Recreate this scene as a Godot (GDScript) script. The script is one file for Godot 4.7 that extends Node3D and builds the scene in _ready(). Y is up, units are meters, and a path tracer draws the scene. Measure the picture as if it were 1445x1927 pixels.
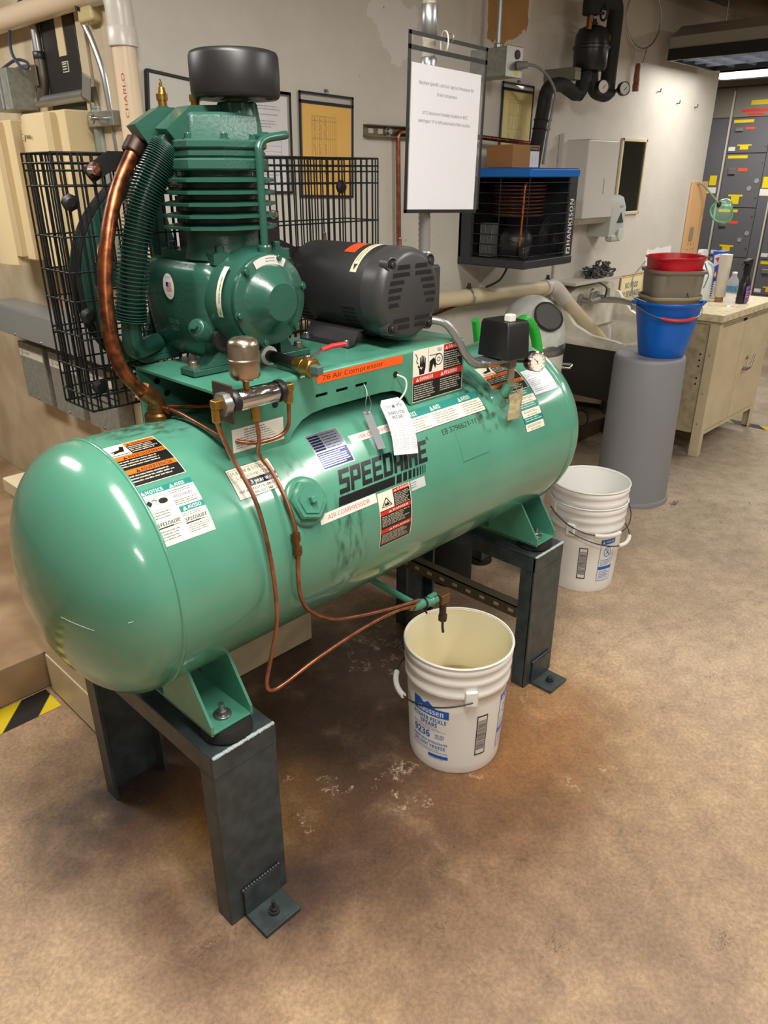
extends Node3D
# Compressor corner of a plant room. Metres, y up; x runs along the tank and the back wall, -z points at the back wall.

class MB:
	# a mesh builder: triangles with their own normals; winding is set from the normals
	var V := PackedVector3Array()
	var N := PackedVector3Array()
	var U := PackedVector2Array()
	var X := Transform3D()
	func at(t: Transform3D) -> MB:
		X = t
		return self
	func tri(a: Vector3, b: Vector3, c: Vector3, na: Vector3, nb: Vector3, nc: Vector3, ua := Vector2(), ub := Vector2(), uc := Vector2()) -> void:
		if (b - a).cross(c - a).dot(na + nb + nc) > 0.0:
			V.append_array(PackedVector3Array([X * a, X * c, X * b]))
			N.append_array(PackedVector3Array([X.basis * na, X.basis * nc, X.basis * nb]))
			U.append_array(PackedVector2Array([ua, uc, ub]))
		else:
			V.append_array(PackedVector3Array([X * a, X * b, X * c]))
			N.append_array(PackedVector3Array([X.basis * na, X.basis * nb, X.basis * nc]))
			U.append_array(PackedVector2Array([ua, ub, uc]))
	func quad(a: Vector3, b: Vector3, c: Vector3, d: Vector3, n := Vector3.ZERO, toward := Vector3.ZERO) -> void:
		# a b c d in order round the quad; uv a(0,1) b(1,1) c(1,0) d(0,0)
		var m := n
		if m == Vector3.ZERO:
			m = (b - a).cross(c - a).normalized()
			if toward != Vector3.ZERO and m.dot(toward) < 0.0:
				m = -m
		tri(a, b, c, m, m, m, Vector2(0, 1), Vector2(1, 1), Vector2(1, 0))
		tri(a, c, d, m, m, m, Vector2(0, 1), Vector2(1, 0), Vector2(0, 0))
	func box(c: Vector3, s: Vector3, bev := 0.0, B := Basis()) -> MB:
		var h := s * 0.5
		var b: float = minf(bev, minf(h.x, minf(h.y, h.z)) * 0.9)
		var ax := [Vector3.RIGHT, Vector3.UP, Vector3.BACK]
		for i in 3:
			var j := (i + 1) % 3
			var k := (i + 2) % 3
			for sg in [-1.0, 1.0]:
				var n: Vector3 = ax[i] * sg
				var q := []
				for e in [[-1, -1], [1, -1], [1, 1], [-1, 1]]:
					q.append(c + B * (n * h[i] + ax[j] * (e[0] * (h[j] - b)) + ax[k] * (e[1] * (h[k] - b))))
				quad(q[0], q[1], q[2], q[3], B * n)
				if b > 0.0:
					for sj in [-1.0, 1.0]:
						var n2: Vector3 = ax[j] * sj
						var p := []
						for sk in [-1.0, 1.0]:
							p.append(c + B * (n * h[i] + n2 * (h[j] - b) + ax[k] * (sk * (h[k] - b))))
							p.append(c + B * (n * (h[i] - b) + n2 * h[j] + ax[k] * (sk * (h[k] - b))))
						tri(p[0], p[1], p[3], B * n, B * n2, B * n2)
						tri(p[0], p[3], p[2], B * n, B * n2, B * n)
		if b > 0.0:
			for sx in [-1.0, 1.0]:
				for sy in [-1.0, 1.0]:
					for sz in [-1.0, 1.0]:
						var o := Vector3(sx * (h.x - b), sy * (h.y - b), sz * (h.z - b))
						tri(c + B * (o + Vector3(sx * b, 0, 0)), c + B * (o + Vector3(0, sy * b, 0)), c + B * (o + Vector3(0, 0, sz * b)), B * Vector3(sx, 0, 0), B * Vector3(0, sy, 0), B * Vector3(0, 0, sz))
		return self
	func bx(x0: float, x1: float, y0: float, y1: float, z0: float, z1: float, bev := 0.0) -> MB:
		return box(Vector3((x0 + x1) / 2, (y0 + y1) / 2, (z0 + z1) / 2), Vector3(absf(x1 - x0), absf(y1 - y0), absf(z1 - z0)), bev)
	func lathe(prof: Array, o: Vector3, axis: Vector3, seg := 32, a0 := 0.0, a1 := TAU, smooth := 0.7, rx := 1.0) -> MB:
		# prof: Vector2(radius, height along the axis), from one end to the other
		var y := axis.normalized()
		var t := Vector3.UP if absf(y.y) < 0.9 else Vector3.RIGHT
		var x := t.cross(y).normalized()
		var z := x.cross(y)
		var sn := []
		for i in prof.size() - 1:
			var d: Vector2 = prof[i + 1] - prof[i]
			sn.append(Vector2(d.y, -d.x).normalized() if d.length() > 1e-9 else Vector2(1, 0))
		for i in prof.size() - 1:
			var p: Vector2 = prof[i]
			var q: Vector2 = prof[i + 1]
			var np: Vector2 = sn[i]
			var nq: Vector2 = sn[i]
			if i > 0 and sn[i].dot(sn[i - 1]) > smooth:
				np = (sn[i] + sn[i - 1]).normalized()
			if i < sn.size() - 1 and sn[i].dot(sn[i + 1]) > smooth:
				nq = (sn[i] + sn[i + 1]).normalized()
			for s in seg:
				var e := []
				for w in [s, s + 1]:
					var an: float = a0 + (a1 - a0) * w / seg
					e.append(x * cos(an) * rx + z * sin(an))
				var a: Vector3 = o + e[0] * p.x + y * p.y
				var b: Vector3 = o + e[1] * p.x + y * p.y
				var c: Vector3 = o + e[1] * q.x + y * q.y
				var d: Vector3 = o + e[0] * q.x + y * q.y
				var u0 := float(s) / seg
				var u1 := float(s + 1) / seg
				var v0 := float(i) / (prof.size() - 1)
				var v1 := float(i + 1) / (prof.size() - 1)
				if p.x > 1e-6:
					tri(a, b, c, e[0] * np.x + y * np.y, e[1] * np.x + y * np.y, e[1] * nq.x + y * nq.y, Vector2(u0, v0), Vector2(u1, v0), Vector2(u1, v1))
				if q.x > 1e-6:
					tri(a, c, d, e[0] * np.x + y * np.y, e[1] * nq.x + y * nq.y, e[0] * nq.x + y * nq.y, Vector2(u0, v0), Vector2(u1, v1), Vector2(u0, v1))
		return self
	func cyl(p: Vector3, q: Vector3, r0: float, r1 := -1.0, seg := 20, bev := 0.0) -> MB:
		var r := r0 if r1 < 0.0 else r1
		var L := p.distance_to(q)
		if bev > 0.0:
			return lathe([Vector2(0, 0), Vector2(r0 - bev, 0), Vector2(r0, bev), Vector2(r, L - bev), Vector2(r - bev, L), Vector2(0, L)], p, q - p, seg)
		return lathe([Vector2(0, 0), Vector2(r0, 0), Vector2(r, L), Vector2(0, L)], p, q - p, seg)
	func hexnut(p: Vector3, dir: Vector3, r: float, h: float) -> MB:
		return lathe([Vector2(0, 0), Vector2(r, 0), Vector2(r, h * 0.85), Vector2(r * 0.9, h), Vector2(0, h)], p, dir, 6, 0, TAU, 0.99)
	func bolt(p: Vector3, dir: Vector3, r: float, h: float) -> MB:
		var d := dir.normalized()
		cyl(p, p + d * h * 0.25, r * 1.5, -1, 14)
		hexnut(p + d * h * 0.25, d, r, h * 0.75)
		return self
	func ball(c: Vector3, r: Vector3, seg := 20) -> MB:
		var pr := []
		var n := seg / 2
		for i in n + 1:
			var a := -PI / 2 + PI * i / n
			pr.append(Vector2(cos(a) * r.x, sin(a) * r.y))
		return lathe(pr, c, Vector3.UP, seg, 0, TAU, -1.0)
	func tube(pts: Array, r, seg := 10, closed := false, caps := true, smooth := true, twist := 0.0) -> MB:
		# r is one radius or one for each point
		var n := pts.size()
		var T := []
		for i in n:
			var a: Vector3 = pts[(i - 1 + n) % n] if (i > 0 or closed) else pts[i]
			var b: Vector3 = pts[(i + 1) % n] if (i < n - 1 or closed) else pts[i]
			T.append((b - a).normalized())
		var up := Vector3.UP if absf(T[0].y) < 0.9 else Vector3.RIGHT
		var s: Vector3 = T[0].cross(up).normalized()
		var R := []
		for i in n:
			s = (s - T[i] * s.dot(T[i])).normalized()
			R.append([s, T[i].cross(s)])
		var rings := []
		for i in n:
			var ra: float = r if not r is Array else r[i]
			var ring := []
			for k in seg:
				var an := TAU * k / seg + twist
				ring.append([R[i][0] * cos(an) + R[i][1] * sin(an), ra])
			rings.append(ring)
		for i in (n if closed else n - 1):
			var j := (i + 1) % n
			for k in seg:
				var l := (k + 1) % seg
				var a = rings[i][k]
				var b = rings[i][l]
				var c = rings[j][l]
				var d = rings[j][k]
				var pa: Vector3 = pts[i] + a[0] * a[1]
				var pb: Vector3 = pts[i] + b[0] * b[1]
				var pc: Vector3 = pts[j] + c[0] * c[1]
				var pd: Vector3 = pts[j] + d[0] * d[1]
				if smooth:
					tri(pa, pb, pc, a[0], b[0], c[0])
					tri(pa, pc, pd, a[0], c[0], d[0])
				else:
					var m: Vector3 = (a[0] + b[0]).normalized()
					quad(pa, pb, pc, pd, Vector3.ZERO, m)
		if caps and not closed:
			for e in [0, n - 1]:
				var nn: Vector3 = -T[e] if e == 0 else T[e]
				for k in seg:
					var a = rings[e][k]
					var b = rings[e][(k + 1) % seg]
					tri(pts[e], pts[e] + a[0] * a[1], pts[e] + b[0] * b[1], nn, nn, nn)
		return self
	func prism(poly: Array, h0: float, h1: float, T := Transform3D(), rounded := false) -> MB:
		# a 2-D outline in the local xy plane, thick along local z from h0 to h1
		var P := PackedVector2Array(poly)
		var idx := Geometry2D.triangulate_polygon(P)
		for h in [h0, h1]:
			var n: Vector3 = T.basis * Vector3(0, 0, 1.0 if h == maxf(h0, h1) else -1.0)
			for i in range(0, idx.size(), 3):
				var q := []
				for k in 3:
					q.append(T * Vector3(P[idx[i + k]].x, P[idx[i + k]].y, h))
				tri(q[0], q[1], q[2], n, n, n)
		var area := 0.0
		for i in P.size():
			area += P[i].cross(P[(i + 1) % P.size()])
		var sg := 1.0 if area > 0.0 else -1.0
		var en := []
		for i in P.size():
			var d := P[(i + 1) % P.size()] - P[i]
			en.append(Vector2(d.y, -d.x).normalized() * sg)
		for i in P.size():
			var j := (i + 1) % P.size()
			var n0: Vector2 = en[i]
			var n1: Vector2 = en[i]
			var pn: Vector2 = en[(i - 1 + P.size()) % P.size()]
			if rounded and n0.dot(pn) > 0.75:
				n0 = (n0 + pn).normalized()
			if rounded and n1.dot(en[j]) > 0.75:
				n1 = (n1 + en[j]).normalized()
			var a := T * Vector3(P[i].x, P[i].y, h0)
			var b := T * Vector3(P[j].x, P[j].y, h0)
			var c := T * Vector3(P[j].x, P[j].y, h1)
			var d := T * Vector3(P[i].x, P[i].y, h1)
			var m0 := T.basis * Vector3(n0.x, n0.y, 0)
			var m1 := T.basis * Vector3(n1.x, n1.y, 0)
			tri(a, b, c, m0, m1, m1)
			tri(a, c, d, m0, m1, m0)
		return self
	func loft(rings: Array, cap0 := true, cap1 := true, smooth := 0.6) -> MB:
		# rings of equal counts of Vector3, joined; normals by faces round each ring, smoothed where they bend little
		var n: int = rings[0].size()
		var m: int = rings.size()
		var fn := []
		for i in m - 1:
			var row := []
			var ci := Vector3.ZERO
			for p in rings[i]:
				ci += p
			for p in rings[i + 1]:
				ci += p
			ci /= 2.0 * n
			for k in n:
				var l := (k + 1) % n
				var f: Vector3 = (rings[i][l] - rings[i][k]).cross(rings[i + 1][k] - rings[i][k]) + (rings[i + 1][k] - rings[i + 1][l]).cross(rings[i][l] - rings[i + 1][l])
				f = f.normalized()
				if f.dot(rings[i][k] + rings[i + 1][l] - ci * 2.0) < 0.0:
					f = -f
				row.append(f)
			fn.append(row)
		for i in m - 1:
			for k in n:
				var l := (k + 1) % n
				var ns := []
				for e in [[i, k], [i, l], [i + 1, l], [i + 1, k]]:
					var s := Vector3.ZERO
					for di in [-1, 0]:
						for dk in [-1, 0]:
							var a: int = e[0] + di
							if a >= 0 and a < m - 1:
								var g: Vector3 = fn[a][(e[1] + dk + n) % n]
								if g.dot(fn[i][k]) > smooth:
									s += g
					ns.append(s.normalized() if s.length() > 0.01 else fn[i][k])
				var u0 := float(k) / n
				var u1 := float(k + 1) / n
				var v0 := float(i) / (m - 1)
				var v1 := float(i + 1) / (m - 1)
				tri(rings[i][k], rings[i][l], rings[i + 1][l], ns[0], ns[1], ns[2], Vector2(u0, v0), Vector2(u1, v0), Vector2(u1, v1))
				tri(rings[i][k], rings[i + 1][l], rings[i + 1][k], ns[0], ns[2], ns[3], Vector2(u0, v0), Vector2(u1, v1), Vector2(u0, v1))
		for e in [0, m - 1]:
			if (e == 0 and cap0) or (e == m - 1 and cap1):
				var c := Vector3.ZERO
				for p in rings[e]:
					c += p
				c /= n
				var o := Vector3.ZERO
				for p in rings[1 if e == 0 else m - 2]:
					o += p
				var nn := (c - o / n).normalized()
				var pl: Vector3 = (rings[e][0] - c).cross(rings[e][n / 3] - c).normalized()
				if pl.dot(nn) < 0.0:
					pl = -pl
				for k in n:
					tri(c, rings[e][k], rings[e][(k + 1) % n], pl, pl, pl)
		return self
	func patch(f: Callable, nu: int, nv: int) -> MB:
		# f(u, v) -> point; u to the right, v down, seen from the front
		for j in nv:
			for i in nu:
				var q := []
				var w := []
				for e in [[0, 0], [1, 0], [1, 1], [0, 1]]:
					var u: float = float(i + e[0]) / nu
					var v: float = float(j + e[1]) / nv
					var p: Vector3 = f.call(u, v)
					q.append([p, (f.call(u, v - 0.01) - f.call(u, v + 0.01)).cross(f.call(u - 0.01, v) - f.call(u + 0.01, v)).normalized()])
					w.append(Vector2(u, v))
				tri(q[0][0], q[1][0], q[2][0], q[0][1], q[1][1], q[2][1], w[0], w[1], w[2])
				tri(q[0][0], q[2][0], q[3][0], q[0][1], q[2][1], q[3][1], w[0], w[2], w[3])
		return self
	func mesh() -> ArrayMesh:
		var m := ArrayMesh.new()
		if V.is_empty():
			return m
		var a := []
		a.resize(Mesh.ARRAY_MAX)
		a[Mesh.ARRAY_VERTEX] = V
		a[Mesh.ARRAY_NORMAL] = N
		a[Mesh.ARRAY_TEX_UV] = U
		m.add_surface_from_arrays(Mesh.PRIMITIVE_TRIANGLES, a)
		return m

class Cv:
	# a drawing sheet for printed labels, drawn at twice its size
	var im: Image
	var w: int
	var h: int
	static var glyphs := {}
	func _init(ww: int, hh: int, bg := Color.WHITE) -> void:
		w = ww
		h = hh
		im = Image.create(w * 2, h * 2, false, Image.FORMAT_RGBA8)
		im.fill(bg)
	func rect(x: float, y: float, rw: float, rh: float, c: Color) -> void:
		im.fill_rect(Rect2i(roundi(x * 2), roundi(y * 2), maxi(1, roundi(rw * 2)), maxi(1, roundi(rh * 2))), c)
	func frame(x: float, y: float, rw: float, rh: float, t: float, c: Color) -> void:
		rect(x, y, rw, t, c)
		rect(x, y + rh - t, rw, t, c)
		rect(x, y, t, rh, c)
		rect(x + rw - t, y, t, rh, c)
	func tri(a: Vector2, b: Vector2, c: Vector2, col: Color) -> void:
		var p := [a * 2, b * 2, c * 2]
		p.sort_custom(func(m, n): return m.y < n.y)
		for y in range(maxi(0, ceili(p[0].y - 0.5)), mini(h * 2 - 1, floori(p[2].y - 0.5)) + 1):
			var t := y + 0.5
			var x0: float = lerpf(p[0].x, p[2].x, (t - p[0].y) / maxf(1e-6, p[2].y - p[0].y))
			var x1: float
			if t < p[1].y:
				x1 = lerpf(p[0].x, p[1].x, (t - p[0].y) / maxf(1e-6, p[1].y - p[0].y))
			else:
				x1 = lerpf(p[1].x, p[2].x, (t - p[1].y) / maxf(1e-6, p[2].y - p[1].y))
			var l := ceili(minf(x0, x1) - 0.5)
			var r := ceili(maxf(x0, x1) - 0.5)
			if r > l:
				im.fill_rect(Rect2i(l, y, r - l, 1), col)
	func poly(pts: Array, col: Color) -> void:
		var P := PackedVector2Array(pts)
		var idx := Geometry2D.triangulate_polygon(P)
		for i in range(0, idx.size(), 3):
			tri(P[idx[i]], P[idx[i + 1]], P[idx[i + 2]], col)
	func disc(x: float, y: float, r: float, col: Color, ry := -1.0) -> void:
		var pts := []
		for i in 28:
			pts.append(Vector2(x + cos(TAU * i / 28) * r, y + sin(TAU * i / 28) * (r if ry < 0 else ry)))
		poly(pts, col)
	func line(a: Vector2, b: Vector2, t: float, col: Color) -> void:
		var d := (b - a).normalized().orthogonal() * t / 2
		tri(a + d, b + d, b - d, col)
		tri(a + d, b - d, a - d, col)
	func stroke(pts: Array, t: float, col: Color) -> void:
		for i in pts.size() - 1:
			line(pts[i], pts[i + 1], t, col)
	func text(s: String, x: float, y: float, size: float, col: Color, bold := true, squeeze := 1.0, align := 0, turn := 0, slant := 0.0, face := "Droid Sans") -> float:
		# (x, y) is the left, middle or right end of the base line; size is the height of a capital; turn in quarter turns
		var key := [s, bold, face]
		if not glyphs.has(key):
			var tm := TextMesh.new()
			var f := SystemFont.new()
			f.font_names = PackedStringArray([face])
			f.font_weight = 700 if bold else 400
			tm.font = f
			tm.text = s
			tm.font_size = 48
			tm.pixel_size = 1.0 / 34.3
			tm.depth = 0.0
			tm.horizontal_alignment = HORIZONTAL_ALIGNMENT_LEFT
			var arr := tm.get_mesh_arrays()
			var vv: PackedVector3Array = arr[Mesh.ARRAY_VERTEX]
			var cap := TextMesh.new()
			cap.font = f
			cap.text = "H"
			cap.font_size = 48
			cap.pixel_size = tm.pixel_size
			cap.depth = 0.0
			glyphs[key] = [vv, cap.get_aabb().position.y, tm.get_aabb().size.x, tm.get_aabb().position.x]
		var g: Array = glyphs[key]
		var width: float = g[2] * size * squeeze
		var off: float = [0.0, -width / 2, -width][align]
		var v: PackedVector3Array = g[0]
		for i in range(0, v.size(), 3):
			var q := []
			for k in 3:
				var py: float = v[i + k].y - g[1]
				var lx: float = off + (v[i + k].x - g[3]) * size * squeeze + py * size * slant
				var ly: float = -py * size
				q.append(Vector2(x, y) + Vector2(lx, ly).rotated(turn * PI / 2))
			tri(q[0], q[1], q[2], col)
		return width
	func words(x: float, y: float, rw: float, size: float, lines: int, col: Color, rng: RandomNumberGenerator, gap := 1.9) -> void:
		# print too small to read: broken dashes
		for i in lines:
			var cx := x
			var end := x + rw * rng.randf_range(0.72, 1.0)
			while cx < end:
				var l := minf(rng.randf_range(1.2, 4.5) * size, end - cx)
				var px := cx
				while px < cx + l:
					var hgt := size * rng.randf_range(0.6, 1.0)
					rect(px, y + i * size * gap + size - hgt, size * 0.42, hgt, col)
					px += size * 0.6
				cx += l + size * 0.7
	func tex() -> ImageTexture:
		im.resize(w, h, Image.INTERPOLATE_BILINEAR)
		return ImageTexture.create_from_image(im)

var M := {}
var rng := RandomNumberGenerator.new()
var taken := {}

func c8(r: int, g: int, b: int) -> Color:
	return Color8(r, g, b)

func mat(key: String, col: Color, rough := 0.5, metal := 0.0) -> StandardMaterial3D:
	if M.has(key):
		return M[key]
	var m := StandardMaterial3D.new()
	m.resource_name = key
	m.albedo_color = col
	m.roughness = rough
	m.metallic = metal
	M[key] = m
	return m

func noisy(m: StandardMaterial3D, scale: float, depth: float, sd := 1, oct := 3) -> StandardMaterial3D:
	# a fine relief on every side of the thing
	var k := "relief_%d_%d" % [sd, oct]
	if not M.has(k):
		var n := FastNoiseLite.new()
		n.seed = sd
		n.frequency = 0.03
		n.fractal_octaves = oct
		var im := n.get_seamless_image(256, 256)
		im.bump_map_to_normal_map(6.0)
		M[k] = ImageTexture.create_from_image(im)
	m.normal_enabled = true
	m.normal_texture = M[k]
	m.normal_scale = depth
	m.uv1_triplanar = true
	m.uv1_world_triplanar = true
	m.uv1_scale = Vector3.ONE * scale
	return m

func mottle(m: StandardMaterial3D, a: Color, b: Color, scale: float, sd: int, freq := 0.012, bias := 0.0) -> StandardMaterial3D:
	# two tones of wear over the surface
	var n := FastNoiseLite.new()
	n.seed = sd
	n.frequency = freq
	n.fractal_octaves = 5
	var im := n.get_seamless_image(384, 384)
	im.convert(Image.FORMAT_RGB8)
	var d := im.get_data()
	for i in range(0, d.size(), 3):
		var t: float = clampf((d[i] / 255.0 - 0.5) * 1.8 + 0.5 + bias, 0, 1)
		d[i] = int(lerpf(a.r8, b.r8, t))
		d[i + 1] = int(lerpf(a.g8, b.g8, t))
		d[i + 2] = int(lerpf(a.b8, b.b8, t))
	m.albedo_color = Color.WHITE
	m.albedo_texture = ImageTexture.create_from_image(Image.create_from_data(384, 384, false, Image.FORMAT_RGB8, d))
	m.uv1_triplanar = true
	m.uv1_world_triplanar = true
	m.uv1_scale = Vector3.ONE * scale
	return m

func printed(key: String, t: Texture2D, rough := 0.4) -> StandardMaterial3D:
	var m := mat(key, Color.WHITE, rough)
	m.albedo_texture = t
	m.texture_repeat = false
	return m

func numbered(n: String) -> String:
	taken[n] = taken.get(n, -1) + 1
	return n if taken[n] == 0 else "%s_%03d" % [n, taken[n]]

func thing(called: String, label: String, category: String, at := Vector3.ZERO, group := "") -> Node3D:
	var o := Node3D.new()
	o.name = numbered(called)
	o.position = at
	add_child(o)
	return tag(o, label, category, group)

func tag(o: Node3D, label: String, category: String, group := "") -> Node3D:
	o.set_meta("label", label)
	o.set_meta("category", category)
	if group:
		o.set_meta("group", group)
	return o

func put(called: String, b: MB, m: Material, parent: Node3D = null) -> MeshInstance3D:
	# commits a mesh that was built in world metres (or in the parent's own, if the parent stands at the origin)
	var o := MeshInstance3D.new()
	o.mesh = b.mesh()
	o.material_override = null
	if o.mesh.get_surface_count():
		o.mesh.surface_set_material(0, m)
	o.cast_shadow = GeometryInstance3D.SHADOW_CASTING_SETTING_ON
	if parent == null:
		o.name = numbered(called)
		add_child(o)
	else:
		o.name = called
		parent.add_child(o, true)
		var off := Vector3.ZERO
		var p := parent
		while p != self:
			off += p.position
			p = p.get_parent()
		o.position = -off
	return o

func solo(called: String, b: MB, m: Material, label: String, category: String, group := "") -> MeshInstance3D:
	var o := put(called, b, m)
	tag(o, label, category, group)
	return o

func struct(called: String, b: MB, m: Material, parent: Node3D = null) -> MeshInstance3D:
	var o := put(called, b, m, parent)
	o.set_meta("kind", "structure")
	return o

func copy_of(src: Node3D, at: Vector3, turn: float, label := "") -> Node3D:
	var c: Node3D = src.duplicate()
	c.name = numbered(String(src.name).rstrip("0123456789").trim_suffix("_"))
	add_child(c)
	c.position = at
	c.rotation.y = turn
	if label:
		c.set_meta("label", label)
	return c

func mb() -> MB:
	return MB.new()

func spline(pts: Array, n := 8) -> Array:
	# a smooth run through the points
	var out := []
	for i in pts.size() - 1:
		var a: Vector3 = pts[maxi(0, i - 1)]
		var b: Vector3 = pts[i]
		var c: Vector3 = pts[i + 1]
		var d: Vector3 = pts[mini(pts.size() - 1, i + 2)]
		for k in n:
			out.append(b.cubic_interpolate(c, a, d, float(k) / n))
	out.append(pts[-1])
	return out

func bends(pts: Array, r: float, n := 6) -> Array:
	# straight runs with rounded corners
	var out := [pts[0]]
	for i in range(1, pts.size() - 1):
		var p: Vector3 = pts[i]
		var a: Vector3 = (pts[i - 1] - p)
		var b: Vector3 = (pts[i + 1] - p)
		var k := minf(r, minf(a.length(), b.length()) * 0.48)
		var s := p + a.normalized() * k
		var e := p + b.normalized() * k
		for t in n + 1:
			var u := float(t) / n
			out.append(s.lerp(p, u).lerp(p.lerp(e, u), u))
	out.append(pts[-1])
	return out

func circle(c: Vector3, r: float, axis: Vector3, n := 32) -> Array:
	var y := axis.normalized()
	var x := (Vector3.UP if absf(y.y) < 0.9 else Vector3.RIGHT).cross(y).normalized()
	var z := x.cross(y)
	var out := []
	for i in n:
		out.append(c + (x * cos(TAU * i / n) + z * sin(TAU * i / n)) * r)
	return out

func rrect(hx: float, hy: float, r: float, n := 5) -> Array:
	# a rounded rectangle about the origin, anticlockwise
	var out := []
	for q in 4:
		var c := Vector2([hx - r, -hx + r, -hx + r, hx - r][q], [hy - r, hy - r, -hy + r, -hy + r][q])
		for i in n + 1:
			var a := PI / 2 * q + PI / 2 * i / n
			out.append(c + Vector2(cos(a), sin(a)) * r)
	return out

func ring_at(shape: Array, o: Vector3, ex: Vector3, ey: Vector3, sx := 1.0, sy := 1.0) -> Array:
	var out := []
	for p in shape:
		out.append(o + ex * (p.x * sx) + ey * (p.y * sy))
	return out

func label_flat(called: String, a: Vector3, ux: Vector3, uy: Vector3, m: Material, parent: Node3D = null) -> MeshInstance3D:
	# a printed sheet: a is the top left, ux to the right, uy down
	var b := mb()
	b.patch(func(u, v): return a + ux * u + uy * v, 1, 1)
	return put(called, b, m, parent)
const TY := 0.8165
const TZ := -1.281
const TR := 0.256

func tk(x: float, deg: float, lift := 0.0) -> Vector3:
	# a point on the tank's shell; the angle is measured up from the side that faces the room
	var a := deg_to_rad(deg)
	return Vector3(x, TY + (TR + lift) * sin(a), TZ + (TR + lift) * cos(a))

func _ready() -> void:
	rng.seed = 7
	var cam := Camera3D.new()
	cam.name = "camera"
	cam.position = Vector3(0, 1.52, 0)
	cam.rotation_degrees = Vector3(-24.46, -45.95, 0)
	cam.fov = 69.22
	cam.near = 0.05
	cam.current = true
	add_child(cam)
	var we := WorldEnvironment.new()
	we.name = "environment"
	var e := Environment.new()
	e.background_mode = Environment.BG_COLOR
	e.background_color = Color(0.5, 0.5, 0.5)
	e.background_energy_multiplier = 0.15
	e.tonemap_mode = Environment.TONE_MAPPER_LINEAR
	e.tonemap_exposure = 1.4
	e.sdfgi_enabled = true
	e.ssao_enabled = true
	e.ssil_enabled = true
	we.environment = e
	add_child(we)
	paints()
	# ceiling fixtures: long troughs with a bright lens, each with its own light (place, length along x?, power)
	fixture(Vector3(0.55, 2.42, -0.55), 1.25, 0.32, false, 1.15, 3.4, "steel trough light nearest above the rounded tank end")
	fixture(Vector3(2.3, 2.42, 0.25), 1.25, 0.32, false, 1.15, 3.0, "steel trough light over the open floor in front of the tank")
	fixture(Vector3(-0.6, 2.42, 1.6), 1.25, 0.32, false, 1.15, 2.6, "steel trough light behind the viewer over bare floor")
	fixture(Vector3(0.1, 2.42, -2.9), 1.25, 0.32, false, 1.15, 2.4, "steel trough light over the raised concrete pad")
	fixture(Vector3(4.66, 2.08, -1.50), 1.22, 0.6, true, 0.10, 1.1, "grey trough light with parabolic louver hung over the tan cabinet")
	fixture(Vector3(7.4, 2.3, -2.72), 0.94, 0.62, false, 3.5, 2.0, "lit white trough light in front of the dark grey switchgear")
	fixture(Vector3(5.6, 2.5, 0.6), 1.25, 0.32, false, 1.15, 2.6, "steel trough light beyond the tan cabinet over open floor")
	setting()
	left_wall_gear()
	back_wall_gear()
	sink_corner()
	switchgear()
	stands()
	compressor()
	loose_things()

func fixture(c: Vector3, len: float, wid: float, louver: bool, glow: float, power: float, label: String) -> void:
	# c is the middle of the lens; the trough runs along z
	var t := thing("ceiling_light", label, "ceiling light", c)
	var x0 := c.x - wid / 2
	var x1 := c.x + wid / 2
	var z0 := c.z - len / 2
	var z1 := c.z + len / 2
	var b := mb()
	var k := wid * 0.18
	b.prism([Vector2(x0, c.y + 0.045), Vector2(x1, c.y + 0.045), Vector2(x1, c.y + 0.1), Vector2(x1 - k, c.y + 0.16), Vector2(x0 + k, c.y + 0.16), Vector2(x0, c.y + 0.1)], z0, z1)
	put("housing", b, M.fixture_steel, t)
	b = mb()
	for q in [[x0 - 0.004, x0 + 0.014, z0, z1], [x1 - 0.014, x1 + 0.004, z0, z1], [x0, x1, z0 - 0.004, z0 + 0.014], [x0, x1, z1 - 0.014, z1 + 0.004]]:
		b.bx(q[0], q[1], c.y - 0.008, c.y + 0.046, q[2], q[3])
	put("frame", b, M.black_satin, t)
	var lens := mat("lens_%d" % int(glow * 100), Color(0.9, 0.92, 0.95), 0.4)
	lens.emission_enabled = true
	lens.emission = Color(1.0, 0.97, 0.9) if not louver else Color(0.75, 0.86, 1.0)
	lens.emission_energy_multiplier = glow
	b = mb()
	b.bx(x0 + 0.012, x1 - 0.012, c.y + 0.022 if louver else c.y + 0.002, c.y + 0.044, z0 + 0.012, z1 - 0.012)
	put("lens", b, lens, t)
	if louver:
		for i in 3:
			b = mb()
			var xx := lerpf(x0, x1, (i + 1.0) / 4)
			b.bx(xx - 0.003, xx + 0.003, c.y, c.y + 0.02, z0 + 0.014, z1 - 0.014)
			put("louver_blade", b, M.louver, t)
		for i in 9:
			b = mb()
			var zz := lerpf(z0, z1, (i + 1.0) / 10)
			b.bx(x0 + 0.014, x1 - 0.014, c.y, c.y + 0.02, zz - 0.002, zz + 0.002)
			put("louver_blade", b, M.louver, t)
	for zz in [z0 + 0.15, z1 - 0.15]:
		put("hanger", mb().cyl(Vector3(c.x, c.y + 0.158, zz), Vector3(c.x, 2.845, zz), 0.004, -1, 8), M.zinc, t)
	var l := AreaLight3D.new()
	l.name = "lamp"
	l.area_size = Vector2(wid - 0.03, len - 0.03)
	l.light_color = Color(1.0, 0.982, 0.95)
	l.light_energy = power
	l.area_range = 30.0
	l.area_attenuation = 2.0
	l.shadow_enabled = true
	l.rotation_degrees = Vector3(-90, 0, 0)
	l.position = Vector3(0, -0.012, 0)
	t.add_child(l)

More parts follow.
